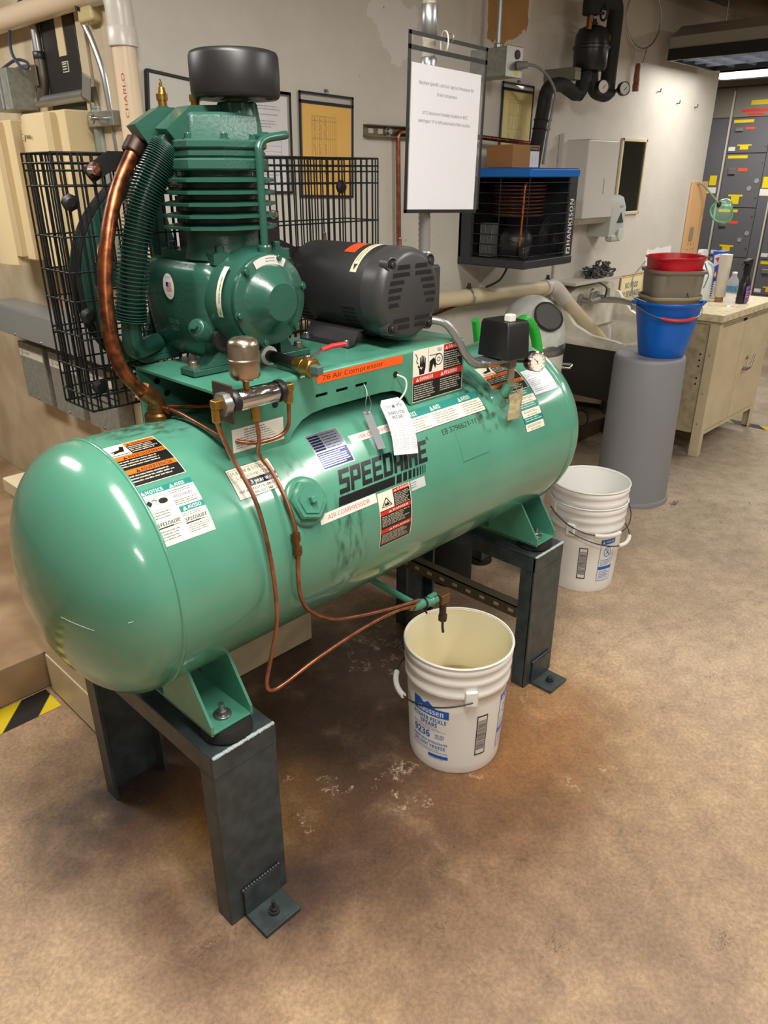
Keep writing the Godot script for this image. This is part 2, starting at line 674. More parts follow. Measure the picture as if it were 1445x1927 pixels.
func paints() -> void:
	mat("fixture_steel", c8(150, 146, 138), 0.45, 0.3)
	mat("black_satin", c8(22, 22, 23), 0.45)
	mat("louver", c8(190, 200, 214), 0.25, 0.6)
	mat("zinc", c8(170, 172, 172), 0.35, 0.85)
	mat("chrome", c8(215, 215, 215), 0.12, 1.0)
	mat("steel", c8(150, 150, 150), 0.3, 0.9)
	mat("dark_steel", c8(70, 70, 72), 0.4, 0.7)
	var tg := mat("tank_green", c8(68, 158, 126), 0.22)
	tg.clearcoat_enabled = true
	tg.clearcoat = 0.6
	tg.clearcoat_roughness = 0.09
	mottle(tg, c8(78, 140, 117), c8(88, 152, 129), 0.9, 31, 0.006)
	var pg := mat("platform_green", c8(64, 150, 122), 0.3)
	mottle(pg, c8(66, 128, 106), c8(80, 144, 122), 1.6, 33, 0.01)
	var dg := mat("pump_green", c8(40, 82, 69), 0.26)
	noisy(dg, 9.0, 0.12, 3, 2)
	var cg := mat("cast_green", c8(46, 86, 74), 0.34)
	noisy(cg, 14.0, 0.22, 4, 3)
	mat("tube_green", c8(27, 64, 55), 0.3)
	var cu := mat("copper", c8(186, 112, 78), 0.32, 0.9)
	mottle(cu, c8(140, 90, 68), c8(184, 122, 96), 3.0, 41, 0.02)
	var oc := mat("old_copper", c8(150, 82, 46), 0.34, 0.85)
	mottle(oc, c8(72, 42, 30), c8(158, 90, 54), 5.0, 42, 0.02)
	mat("brass", c8(176, 134, 66), 0.3, 0.9)
	mat("old_brass", c8(122, 82, 48), 0.36, 0.85)
	mat("black", c8(24, 24, 25), 0.4)
	mat("black_paint", c8(30, 29, 30), 0.4)
	mat("motor_black", c8(36, 36, 37), 0.5)
	mat("motor_grey", c8(64, 63, 64), 0.36, 0.15)
	mat("rubber", c8(18, 18, 18), 0.75)
	mat("void_black", c8(6, 6, 6), 0.9)
	mat("wire_black", c8(14, 14, 15), 0.45)
	var st := mat("slate", c8(58, 72, 76), 0.42)
	mottle(st, c8(46, 54, 56), c8(60, 69, 71), 2.2, 51, 0.02)
	mat("weld_pale", c8(164, 178, 182), 0.6)
	mat("white_plastic", c8(228, 226, 220), 0.35)
	mat("bucket_white", c8(238, 237, 234), 0.3)
	mat("bucket_inside", c8(234, 226, 192), 0.45)
	mat("grey_plastic", c8(136, 136, 142), 0.5)
	mat("blue_plastic", c8(0, 98, 200), 0.35)
	mat("red_plastic", c8(196, 18, 40), 0.32)
	mat("red_grip", c8(206, 62, 46), 0.4)
	mat("drab", c8(132, 124, 110), 0.6)
	mat("sand_plastic", c8(158, 144, 116), 0.5)
	var tan := mat("tan_paint", c8(206, 190, 154), 0.4)
	mottle(tan, c8(204, 189, 156), c8(212, 198, 166), 1.3, 61, 0.01)
	var worn := mat("worn_tan", c8(180, 166, 136), 0.5)
	mottle(worn, c8(164, 150, 122), c8(190, 176, 146), 2.0, 62, 0.02, 0.12)
	var top := mat("worktop", c8(214, 200, 166), 0.45)
	mottle(top, c8(186, 166, 128), c8(222, 209, 178), 2.6, 63, 0.02, 0.35)
	mat("beige_cover", c8(222, 202, 160), 0.38)
	mat("beige_trim", c8(204, 184, 144), 0.4)
	mat("grey_enamel", c8(148, 150, 150), 0.35, 0.25)
	var gal := mat("galvanised", c8(150, 152, 148), 0.42, 0.25)
	mottle(gal, c8(140, 142, 134), c8(156, 158, 152), 3.0, 64, 0.03)
	var pvc := mat("pvc", c8(226, 204, 176), 0.35)
	pvc.metallic_specular = 0.5
	mat("pvc_white", c8(214, 208, 200), 0.3)
	mat("pvc_drain", c8(214, 198, 166), 0.45)
	var po := mat("porcelain", c8(214, 208, 190), 0.25)
	mottle(po, c8(196, 184, 156), c8(224, 221, 210), 1.4, 65, 0.01, 0.35)
	mat("sink_dark", c8(38, 36, 35), 0.6)
	mat("pipe_wrap", c8(24, 24, 25), 0.7)
	mat("card", c8(158, 112, 66), 0.75)
	mat("paper", c8(226, 226, 230), 0.7)
	mat("clear", Color(0.95, 0.96, 0.97, 0.03), 0.06).transparency = BaseMaterial3D.TRANSPARENCY_ALPHA
	mat("mirror", c8(90, 94, 92), 0.05, 1.0)
	mat("wood", c8(126, 70, 40), 0.5)
	mat("ply", c8(216, 172, 122), 0.6)
	var mcc := mat("mcc_dark", c8(98, 98, 104), 0.45)
	mcc.metallic = 0.0
	mat("mcc_light", c8(128, 124, 116), 0.45)
	mat("mcc_strip", c8(196, 192, 180), 0.4)
	mat("yellow_tape", c8(230, 204, 20), 0.5)
	mat("red_tape", c8(214, 56, 40), 0.5)
	mat("green_plastic", c8(40, 186, 64), 0.35)
	mat("duct", c8(120, 112, 98), 0.6)
	mat("brown_pipe", c8(82, 62, 48), 0.6)
	mat("alloy", c8(176, 176, 172), 0.38, 0.8)

func world_noise(sd: int, per_metre: float, oct: int, gain: float, n: int, span: float, x0: float, z0: float) -> PackedByteArray:
	# noise laid out in world metres, so that neighbouring sheets meet
	var f := FastNoiseLite.new()
	f.seed = sd
	f.frequency = per_metre * span / n
	f.fractal_octaves = oct
	f.fractal_gain = gain
	f.offset = Vector3(x0, z0, 0) * n / span
	return f.get_image(n, n, false, false, false).get_data()

func floor_sheet(called: String, x0: float, z0: float, span: float, n: int, crisp: bool) -> StandardMaterial3D:
	# trowelled concrete; stains lie where the leaks are
	var h := n / 2
	var a := world_noise(11, 0.9, 6, 0.55, h, span, x0, z0)
	var b := world_noise(12, 5.0, 5, 0.6, h, span, x0, z0)
	var c := world_noise(13, 3.0, 6, 0.65, h, span, x0, z0)
	# stains: x, z, reach x, reach z, strength, r g b
	var st := [
		[1.12, -1.15, 0.36, 0.34, 1.0, 66, 46, 36], [1.35, -1.45, 0.45, 0.3, 1.15, 52, 38, 32], [0.95, -1.5, 0.45, 0.3, 0.9, 70, 52, 42],
		[1.32, -0.80, 0.32, 0.20, 0.85, 116, 74, 36], [1.05, -0.85, 0.22, 0.2, 0.7, 82, 58, 44], [1.62, -0.92, 0.26, 0.2, 0.7, 134, 86, 42],
		[0.6, -1.52, 0.14, 0.10, 1.0, 50, 38, 34], [0.74, -1.28, 0.16, 0.14, 0.75, 140, 98, 42], [0.85, -1.2, 0.14, 0.12, 0.5, 132, 92, 44], [0.62, -1.42, 0.2, 0.06, 0.7, 96, 66, 46], [0.48, -1.12, 0.05, 0.22, 0.6, 104, 72, 54], [0.74, -0.98, 0.1, 0.07, 0.9, 62, 44, 36], [0.55, -1.0, 0.12, 0.10, 0.5, 84, 62, 46],
		[0.7, -0.9, 0.12, 0.08, 0.55, 76, 54, 42], [1.9, -1.6, 0.4, 0.3, 0.55, 80, 62, 50], [0.9, -0.62, 0.3, 0.2, 0.3, 116, 88, 64],
		[0.42, -0.82, 0.08, 0.26, 0.4, 92, 68, 50], [0.5, -0.6, 0.3, 0.2, 0.2, 190, 150, 108], [1.2, -0.4, 0.6, 0.3, 0.3, 120, 98, 80], [2.2, -0.9, 0.5, 0.4, 0.2, 140, 114, 92],
		[0.95, -0.35, 0.5, 0.35, 0.25, 112, 92, 76], [4.4, -1.8, 0.7, 0.4, 0.4, 100, 90, 80], [3.3, -1.2, 0.9, 0.5, 0.35, 164, 150, 128], [2.6, -0.6, 0.8, 0.5, 0.3, 160, 142, 120],
	]
	var o := PackedByteArray()
	o.resize(h * h * 3)
	for z in h:
		var wz := z0 + span * z / h
		var live := []
		for s in st:
			var dz: float = (wz - s[1]) / s[3]
			if absf(dz) < 2.3:
				live.append([s, dz * dz])
		for x in h:
			var i := z * h + x
			var wx := x0 + span * x / h
			var va := a[i] / 255.0 - 0.5
			var vb := b[i] / 255.0 - 0.5
			var vc := c[i] / 255.0 - 0.5
			var l := 1.0 + va * 0.34 + vb * 0.13
			var far := clampf((wx - 1.6) / 2.2, 0.0, 1.0)
			var tone := 1.0 + va * 0.25
			var r := lerpf(184.0, 180.0, far) * l
			var g := lerpf(154.0, 163.0, far) * l * lerpf(1.0, tone, 0.15)
			var bl := lerpf(122.0, 142.0, far) * l * lerpf(1.0, tone, 0.35)
			for s in live:
				var dx: float = (wx - s[0][0]) / s[0][2]
				var q: float = dx * dx + s[1]
				if q < 5.3:
					var k: float = clampf(s[0][4] * exp(-q * 0.75) * (1.0 + vc * 1.9 + vb * 0.9), 0.0, 0.94)
					r = lerpf(r, s[0][5] * l, k)
					g = lerpf(g, s[0][6] * l, k)
					bl = lerpf(bl, s[0][7] * l, k)
			o[i * 3] = clampi(int(r), 0, 255)
			o[i * 3 + 1] = clampi(int(g), 0, 255)
			o[i * 3 + 2] = clampi(int(bl), 0, 255)
	var im := Image.create_from_data(h, h, false, Image.FORMAT_RGB8, o)
	im.resize(n, n, Image.INTERPOLATE_CUBIC)
	# grain: fine pits and trowel marks
	var ga := world_noise(21, 70.0, 4, 0.7, n, span, x0, z0)
	var gb := world_noise(22, 9.0, 7, 0.74, n, span, x0, z0)
	o = im.get_data()
	var j := 0
	for i in n * n:
		var k := 1.0 + (ga[i] - 127) * 0.0014 + (gb[i] - 127) * 0.0012
		if gb[i] < 62:
			k *= 0.84
		o[j] = clampi(int(o[j] * k), 0, 255)
		o[j + 1] = clampi(int(o[j + 1] * k), 0, 255)
		o[j + 2] = clampi(int(o[j + 2] * k), 0, 255)
		j += 3
	im = Image.create_from_data(n, n, false, Image.FORMAT_RGB8, o)
	var px := n / span
	var R := RandomNumberGenerator.new()
	R.seed = 5
	var area := Rect2i(2, 2, n - 6, n - 6)
	# pale mineral crusts
	for s in [[1.57, -1.56, 0.06, 1500], [1.50, -1.46, 0.05, 900], [1.165, -1.08, 0.015, 520], [1.19, -1.02, 0.05, 480], [1.17, -0.95, 0.04, 320], [0.95, -1.2, 0.12, 500], [1.5, -0.72, 0.12, 200], [1.88, -1.12, 0.03, 420], [1.75, -1.0, 0.05, 300], [2.05, -0.85, 0.03, 200]]:
		var w := Vector2.ZERO
		for k in s[3]:
			if k % 110 == 0:
				w = Vector2(s[0] + R.randfn(0, 1) * s[2], s[1] + R.randfn(0, 0.8) * s[2])
			w += Vector2(R.randfn(0, 0.0028), R.randfn(0, 0.0028))
			var p := Vector2i(int((w.x - x0) * px), int((w.y - z0) * px))
			if area.has_point(p):
				im.fill_rect(Rect2i(p, Vector2i.ONE * (R.randi_range(1, 2) if crisp else 1)), im.get_pixelv(p).lerp(c8(200, 186, 168), R.randf_range(0.12, 0.5)))
	# dark scuffs and specks
	for k in 2600:
		var p := Vector2(R.randf() * n, R.randf() * n)
		var dir := Vector2.from_angle(R.randf() * TAU)
		var f := R.randf_range(0.1, 0.4)
		for q in R.randi_range(1, 5):
			var pq := Vector2i(p + dir * q)
			if area.has_point(pq):
				im.set_pixelv(pq, im.get_pixelv(pq).darkened(f))
	# long scratches and trowel arcs, dark smears
	for k in 260:
		var p := Vector2(R.randf() * n, R.randf() * n)
		var ang := R.randf() * TAU
		var bend := R.randfn(0, 0.004)
		var ln := int(R.randf_range(0.02, 0.22) * px)
		var dark := R.randf() < 0.55
		for q in ln:
			ang += bend + R.randfn(0, 0.03)
			p += Vector2.from_angle(ang)
			var pi := Vector2i(p)
			if area.has_point(pi) and R.randf() < 0.8:
				var cc := im.get_pixelv(pi)
				im.set_pixelv(pi, cc.darkened(0.16) if dark else cc.lightened(0.12))
	for k in 70:
		var p := Vector2(R.randf() * n, R.randf() * n)
		for q in 60:
			var pi := Vector2i(p + Vector2(R.randfn(0, 1), R.randfn(0, 0.5)) * 0.02 * px)
			if area.has_point(pi):
				im.fill_rect(Rect2i(pi, Vector2i(R.randi_range(1, 3), 1)), im.get_pixelv(pi).darkened(R.randf_range(0.1, 0.4)))
	# hair cracks
	for cr in [[Vector2(1.75, -0.98), Vector2(4.6, -0.35)], [Vector2(2.6, 0.1), Vector2(5.6, -1.0)]]:
		var off := 0.0
		var steps := 2600
		for k in steps:
			off = clampf(off + R.randfn(0, 0.0016), -0.09, 0.09)
			var w: Vector2 = cr[0].lerp(cr[1], float(k) / steps) + (cr[1] - cr[0]).orthogonal().normalized() * off
			var p := Vector2i(int((w.x - x0) * px), int((w.y - z0) * px))
			if area.has_point(p):
				im.set_pixelv(p, im.get_pixelv(p).darkened(0.22))
	var m := mat(called, Color.WHITE, 0.5)
	m.albedo_texture = ImageTexture.create_from_image(im)
	m.texture_repeat = false
	return m

func wall_paint() -> StandardMaterial3D:
	# painted plaster over x 1.27..5.27 and y 0..2.85: patched, bare and grimy towards the top
	var w := 1400
	var h := 998
	var im := Image.create(w, h, false, Image.FORMAT_RGB8)
	var n1 := FastNoiseLite.new()
	n1.seed = 71
	n1.frequency = 0.008
	n1.fractal_octaves = 5
	var n2 := FastNoiseLite.new()
	n2.seed = 72
	n2.frequency = 0.03
	n2.fractal_octaves = 4
	var a := n1.get_image(w, h, false, false, false).get_data()
	var b := n2.get_image(w, h, false, false, false).get_data()
	var d := PackedByteArray()
	d.resize(w * h * 3)
	for y in h:
		var wy := 2.85 * (1.0 - float(y) / h)
		for x in w:
			var i := y * w + x
			var wx := 1.27 + 4.0 * x / w
			var va := a[i] / 255.0 - 0.5
			var vb := b[i] / 255.0 - 0.5
			var col := Vector3(204, 199, 190)
			var grime := clampf((wy - 2.0 + va * 0.3) / 0.7, 0, 1) * clampf((wx - 2.2) / 0.8, 0.25, 1)
			col = col.lerp(Vector3(160, 146, 124), grime * 0.75)
			var low := clampf((0.95 - wy + va * 0.4) / 0.5, 0, 1)
			col = col.lerp(Vector3(206, 194, 170), low * 0.8)
			col *= 1.0 + va * 0.05 + vb * 0.03
			# fresh filler, ragged
			var p := Vector2(wx - 2.34, wy - 2.02)
			var rr := 0.11 + va * 0.16 + vb * 0.12 + 0.03 * sin(p.angle() * 3.0 + 0.6)
			if p.length() < rr or (absf(p.x + 0.01) < 0.016 + vb * 0.03 and wy > 2.0 and wy < 2.5):
				col = col.lerp(Vector3(224, 222, 220), 0.7)
			# bare plaster, brown, beside a white strip
			if wx > 2.78 + vb * 0.02 and wx < 3.17 + vb * 0.03 and wy > 2.03 + vb * 0.06 + maxf(0.0, wx - 3.0) * 0.4:
				col = Vector3(172, 128, 70) * (1.0 + va * 0.2)
				if wx < 2.885 + vb * 0.02:
					col = Vector3(198, 188, 178)
			elif wx > 2.99 and wx < 3.19 + vb * 0.03 and wy > 1.98 + vb * 0.05:
				col = Vector3(206, 198, 190)
			# filler over the cabinet
			if absf(wx - 4.78 - vb * 0.05) < 0.17 and wy < 1.1 + vb * 0.03 and wy > 0.98:
				col = Vector3(236, 236, 234)
			d[i * 3] = clampi(int(col.x), 0, 255)
			d[i * 3 + 1] = clampi(int(col.y), 0, 255)
			d[i * 3 + 2] = clampi(int(col.z), 0, 255)
	im = Image.create_from_data(w, h, false, Image.FORMAT_RGB8, d)
	var R := RandomNumberGenerator.new()
	R.seed = 9
	for k in 160:
		im.fill_rect(Rect2i(R.randi_range(0, w - 4), R.randi_range(0, h - 4), R.randi_range(1, 2), R.randi_range(1, 3)), c8(150, 142, 130))
	var m := mat("wall_paint", Color.WHITE, 0.55)
	m.albedo_texture = ImageTexture.create_from_image(im)
	m.texture_repeat = false
	return m

func setting() -> void:
	# floor: a near sheet with fine print, coarser sheets round it
	var near := [0.0, -2.5, 3.0]
	var b := mb()
	b.patch(func(u, v): return Vector3(near[0] + near[2] * u, 0, near[1] + near[2] * v), 1, 1)
	struct("floor", b, floor_sheet("concrete_near", near[0], near[1], near[2], 2048, true))
	var fm := floor_sheet("concrete_far", -1.0, -4.4, 7.5, 1536, false)
	b = mb()
	for q in [[-1.0, -4.4, 6.5, -2.5], [-1.0, 0.5, 6.5, 3.1], [-1.0, -2.5, 0.0, 0.5], [3.0, -2.5, 6.5, 0.5]]:
		var A := Vector3(q[0], 0, q[3])
		var Bq := Vector3(q[2], 0, q[3])
		var Cq := Vector3(q[2], 0, q[1])
		var Dq := Vector3(q[0], 0, q[1])
		var uv := []
		for p: Vector3 in [A, Bq, Cq, Dq]:
			uv.append(Vector2((p.x + 1.0) / 7.5, (p.z + 4.4) / 7.5))
		b.tri(A, Bq, Cq, Vector3.UP, Vector3.UP, Vector3.UP, uv[0], uv[1], uv[2])
		b.tri(A, Cq, Dq, Vector3.UP, Vector3.UP, Vector3.UP, uv[0], uv[2], uv[3])
	struct("floor", b, fm)
	var plain := mottle(mat("plain_concrete", Color.WHITE, 0.65), c8(140, 120, 96), c8(176, 156, 128), 0.5, 14, 0.01)
	b = mb()
	b.bx(-3.2, 9.8, -0.25, -0.002, -6.2, 4.2)
	struct("floor_slab", b, plain)
	b = mb()
	b.bx(-3.2, 9.8, 2.85, 3.05, -6.2, 4.2)
	struct("ceiling", b, mottle(mat("ceiling_paint", Color.WHITE, 0.8), c8(150, 146, 138), c8(184, 178, 168), 0.7, 15))
	# back wall: the painted face, and the thickness behind it
	b = mb()
	b.quad(Vector3(1.27, 0, -2.2), Vector3(5.27, 0, -2.2), Vector3(5.27, 2.85, -2.2), Vector3(1.27, 2.85, -2.2), Vector3(0, 0, 1))
	var face := struct("wall_back", b, wall_paint())
	var wm := mat("wall_plain", c8(200, 194, 182), 0.6)
	mottle(wm, c8(186, 178, 164), c8(206, 200, 190), 0.8, 16)
	b = mb()
	b.bx(1.272, 5.27, 0, 2.85, -2.38, -2.202)
	struct("wall_core", b, wm)
	b = mb()
	b.bx(1.27, 1.45, 0, 2.85, -6.0, -2.22)
	var ws := mat("wall_side_paint", c8(204, 186, 156), 0.6)
	mottle(ws, c8(190, 172, 142), c8(210, 194, 166), 0.8, 17)
	struct("wall_side", b, ws)
	b = mb()
	b.bx(1.245, 1.27, 0, 2.85, -2.42, -2.2)
	struct("trim_1", b, mat("corner_trim", c8(186, 172, 146), 0.5))
	struct("baseboard_back", mb().bx(1.4, 5.27, 0, 0.09, -2.2, -2.186), mat("base_brown", c8(84, 66, 52), 0.6))
	var shell := mat("far_wall", c8(206, 202, 194), 0.7)
	for q in [["wall_left", -3.2, -3.0, -6.0, 4.2], ["wall_front", -3.2, 9.8, 4.0, 4.2], ["wall_right", 9.6, 9.8, -6.0, 4.2], ["wall_rear", -3.2, 9.8, -6.2, -6.0]]:
		struct(q[0], mb().bx(q[1], q[2], 0, 2.85, q[3], q[4]), shell)
	# raised pad on the left, with hazard tape along its foot
	b = mb()
	b.bx(-2.0, 1.27, 0.0, 0.135, -6.0, -2.15, 0.006)
	struct("floor_pad", b, mottle(mat("pad_concrete", Color.WHITE, 0.65), c8(146, 118, 88), c8(182, 154, 120), 0.6, 18, 0.012))
	var cv := Cv.new(640, 48, c8(28, 26, 24))
	for i in 9:
		var x := i * 84.0 - 20
		cv.poly([Vector2(x, 0), Vector2(x + 42, 0), Vector2(x + 2, 48), Vector2(x - 40, 48)], c8(228, 202, 24))
	b = mb()
	b.patch(func(u, v): return Vector3(-1.0 + u * 1.64, 0.0012, -2.145 + v * 0.115), 1, 1)
	solo("hazard_tape", b, printed("hazard", cv.tex(), 0.5), "yellow and black hazard tape along the foot of the concrete pad", "tape")
	cv = Cv.new(640, 48, c8(40, 36, 32))
	for i in 3:
		cv.poly([Vector2(i * 230.0, 0), Vector2(i * 230 + 150.0, 0), Vector2(i * 230 + 120.0, 48), Vector2(i * 230 - 30.0, 48)], c8(214, 190, 30))
	b = mb()
	b.patch(func(u, v): return Vector3(5.06 + v * 0.08, 0.0012, -2.0 + u * 1.6), 1, 1)
	solo("floor_tape", b, printed("floor_tape", cv.tex(), 0.5), "worn yellow and black tape line on the floor past the tan cabinet", "tape")
	# ducts and pipes under the ceiling, upper right
	b = mb()
	b.cyl(Vector3(4.2, 2.42, -2.05), Vector3(7.6, 2.42, -2.05), 0.05, -1, 20)
	solo("ceiling_pipe", b, M.brown_pipe, "brown pipe running along the ceiling over the louvered light", "pipe")
	b = mb()
	b.bx(5.4, 6.5, 2.62, 2.84, -2.3, -0.5, 0.01)
	solo("air_duct", b, M.duct, "wide flat duct hanging above the louvered light on the right", "duct")
func stand(x0: float, x1: float, zf: float, zr: float, label: String, strut: bool) -> void:
	# two channel legs and a channel across them, on bolted angle feet
	var t := thing("steel_stand", label, "stand", Vector3((x0 + x1) / 2, 0, (zf + zr) / 2), "slate painted channel stands")
	var y := 0.478
	var th := 0.009
	var b := mb()
	b.bx(x0, x1, 0, y - 0.052, zf - th, zf, 0.002)
	b.bx(x0, x0 + th, 0, y - 0.052, zf - 0.05, zf - th * 0.5)
	b.bx(x1 - th, x1, 0, y - 0.052, zf - 0.05, zf - th * 0.5)
	put("leg", b, M.slate, t)
	b = mb()
	b.bx(x0, x1, 0, y - 0.052, zr - 0.05, zr - 0.041, 0.002)
	b.bx(x0, x0 + th, 0, y - 0.052, zr - 0.045, zr)
	b.bx(x1 - th, x1, 0, y - 0.052, zr - 0.045, zr)
	put("leg", b, M.slate, t)
	b = mb()
	b.bx(x0, x1, y - th, y, zr - 0.05, zf + 0.001, 0.003)
	b.bx(x0, x0 + th, y - 0.053, y - th * 0.5, zr - 0.05, zf)
	b.bx(x1 - th, x1, y - 0.053, y - th * 0.5, zr - 0.05, zf)
	b.bx(x0, x1, y - 0.053, y - th * 0.5, zf - th, zf + 0.001, 0.002)
	put("top_beam", b, M.slate, t)
	b = mb()
	var R := RandomNumberGenerator.new()
	R.seed = int(x0 * 100)
	for i in 26:
		var x := lerpf(x0 + 0.006, x1 - 0.006, i / 25.0)
		b.ball(Vector3(x, y - 0.001, zf - 0.001), Vector3(R.randf_range(0.004, 0.006), R.randf_range(0.003, 0.005), R.randf_range(0.003, 0.006)), 8)
	put("weld_bead", b, M.weld_pale, t)
	# angle foot welded to the front leg
	var fx0 := x0 + 0.034
	var fx1 := x1 - 0.024
	b = mb()
	b.bx(fx0, fx1, 0.001, 0.011, zf - 0.001, zf + 0.08, 0.002)
	b.bx(fx0, fx1, 0.001, 0.085, zf, zf + 0.009, 0.003)
	put("foot", b, M.slate, t)
	b = mb()
	for i in 14:
		b.ball(Vector3(lerpf(fx0, fx1, i / 13.0), 0.086, zf + 0.004), Vector3(0.005, 0.004, 0.005), 8)
	put("weld_bead", b, M.dark_steel, t)
	b = mb()
	b.cyl(Vector3((fx0 + fx1) / 2, 0.01, zf + 0.045), Vector3((fx0 + fx1) / 2, 0.018, zf + 0.045), 0.013, -1, 16)
	b.hexnut(Vector3((fx0 + fx1) / 2, 0.018, zf + 0.045), Vector3.UP, 0.009, 0.008)
	if not strut:
		b.cyl(Vector3((fx0 + fx1) / 2, 0.011, zf + 0.045), Vector3((fx0 + fx1) / 2, 0.045, zf + 0.045), 0.005, -1, 10)
	put("anchor_bolt", b, M.dark_steel, t)
	for s: float in [zf - 0.054, zr + 0.01]:
		b = mb()
		b.lathe([Vector2(0, 0), Vector2(0.05, 0), Vector2(0.054, 0.006), Vector2(0.05, 0.024), Vector2(0.046, 0.03), Vector2(0, 0.03)], Vector3((x0 + x1) / 2 - 0.004, y, s), Vector3.UP, 28)
		put("rubber_pad", b, M.rubber, t)
	if strut:
		b = mb()
		var z0 := zr - 0.03
		var z1 := zf - 0.05
		b.bx(x0 - 0.006, x0 - 0.001, 0.25, 0.292, z0, z1)
		b.bx(x0 - 0.006, x0 + 0.03, 0.287, 0.292, z0, z1)
		put("perforated_brace", b, mat("brace", c8(92, 82, 64), 0.45, 0.5), t)
		b = mb()
		for i in 9:
			var z := lerpf(z0 + 0.03, z1 - 0.02, i / 8.0)
			b.box(Vector3(x0 - 0.0065, 0.27, z), Vector3(0.002, 0.011, 0.02), 0.0009)
		put("brace_slot", b, mat("slot_light", c8(150, 130, 104), 0.7), t)

func stands() -> void:
	stand(0.57, 0.726, -1.02, -1.545, "slate blue channel stand under the near rounded end of the green tank", false)
	stand(1.722, 1.876, -1.035, -1.555, "slate blue channel stand under the far tank end with perforated cross brace", true)

func bracket(t: Node3D, x0: float, x1: float) -> void:
	# folded saddle foot: a floor plate and two cheeks, at the front and at the back of the tank
	for s: float in [1.0, -1.0]:
		var b := mb()
		var zo := TZ + s * 0.238
		var zi := TZ + s * 0.06
		var zb := s * 1.0
		b.bx(x0, x1, 0.508, 0.514, minf(zo, TZ), maxf(zo, TZ), 0.002)
		for x in [x0, x1 - 0.006]:
			var poly := [Vector2(zo, 0.508), Vector2(zo, 0.53), Vector2(TZ + s * 0.15, 0.66), Vector2(zi, 0.60), Vector2(zi, 0.508)]
			var T := Transform3D(Basis(Vector3(0, 0, 1), Vector3(0, 1, 0), Vector3(1, 0, 0)), Vector3(x, 0, 0))
			b.prism(poly, 0, 0.006, T)
		var f := put("saddle_foot", b, M.platform_green, t)
		b = mb()
		b.cyl(Vector3((x0 + x1) / 2, 0.514, zo - zb * 0.036), Vector3((x0 + x1) / 2, 0.519, zo - zb * 0.036), 0.019, -1, 18, 0.001)
		b.hexnut(Vector3((x0 + x1) / 2, 0.519, zo - zb * 0.036), Vector3.UP, 0.011, 0.009)
		b.cyl(Vector3((x0 + x1) / 2, 0.525, zo - zb * 0.036), Vector3((x0 + x1) / 2, 0.543, zo - zb * 0.036), 0.006, -1, 10)
		put("bolt", b, M.steel, f)

func tank_label(called: String, x0: float, x1: float, a0: float, a1: float, m: Material, p: Node3D) -> void:
	# a sticker that follows the shell; a0 is its upper edge
	var b := mb()
	b.patch(func(u, v): return tk(lerpf(x0, x1, u), lerpf(a0, a1, v), 0.0006), 2, 10)
	put(called, b, m, p)

func compressor() -> void:
	var t := thing("air_compressor", "green tank mounted air compressor with piston pump, black motor and wire belt guard", "compressor", Vector3(1.2, 0.508, TZ))
	tank(t)
	platform(t)
	pump(t)
	motor(t)
	guard(t)
	plumbing(t)

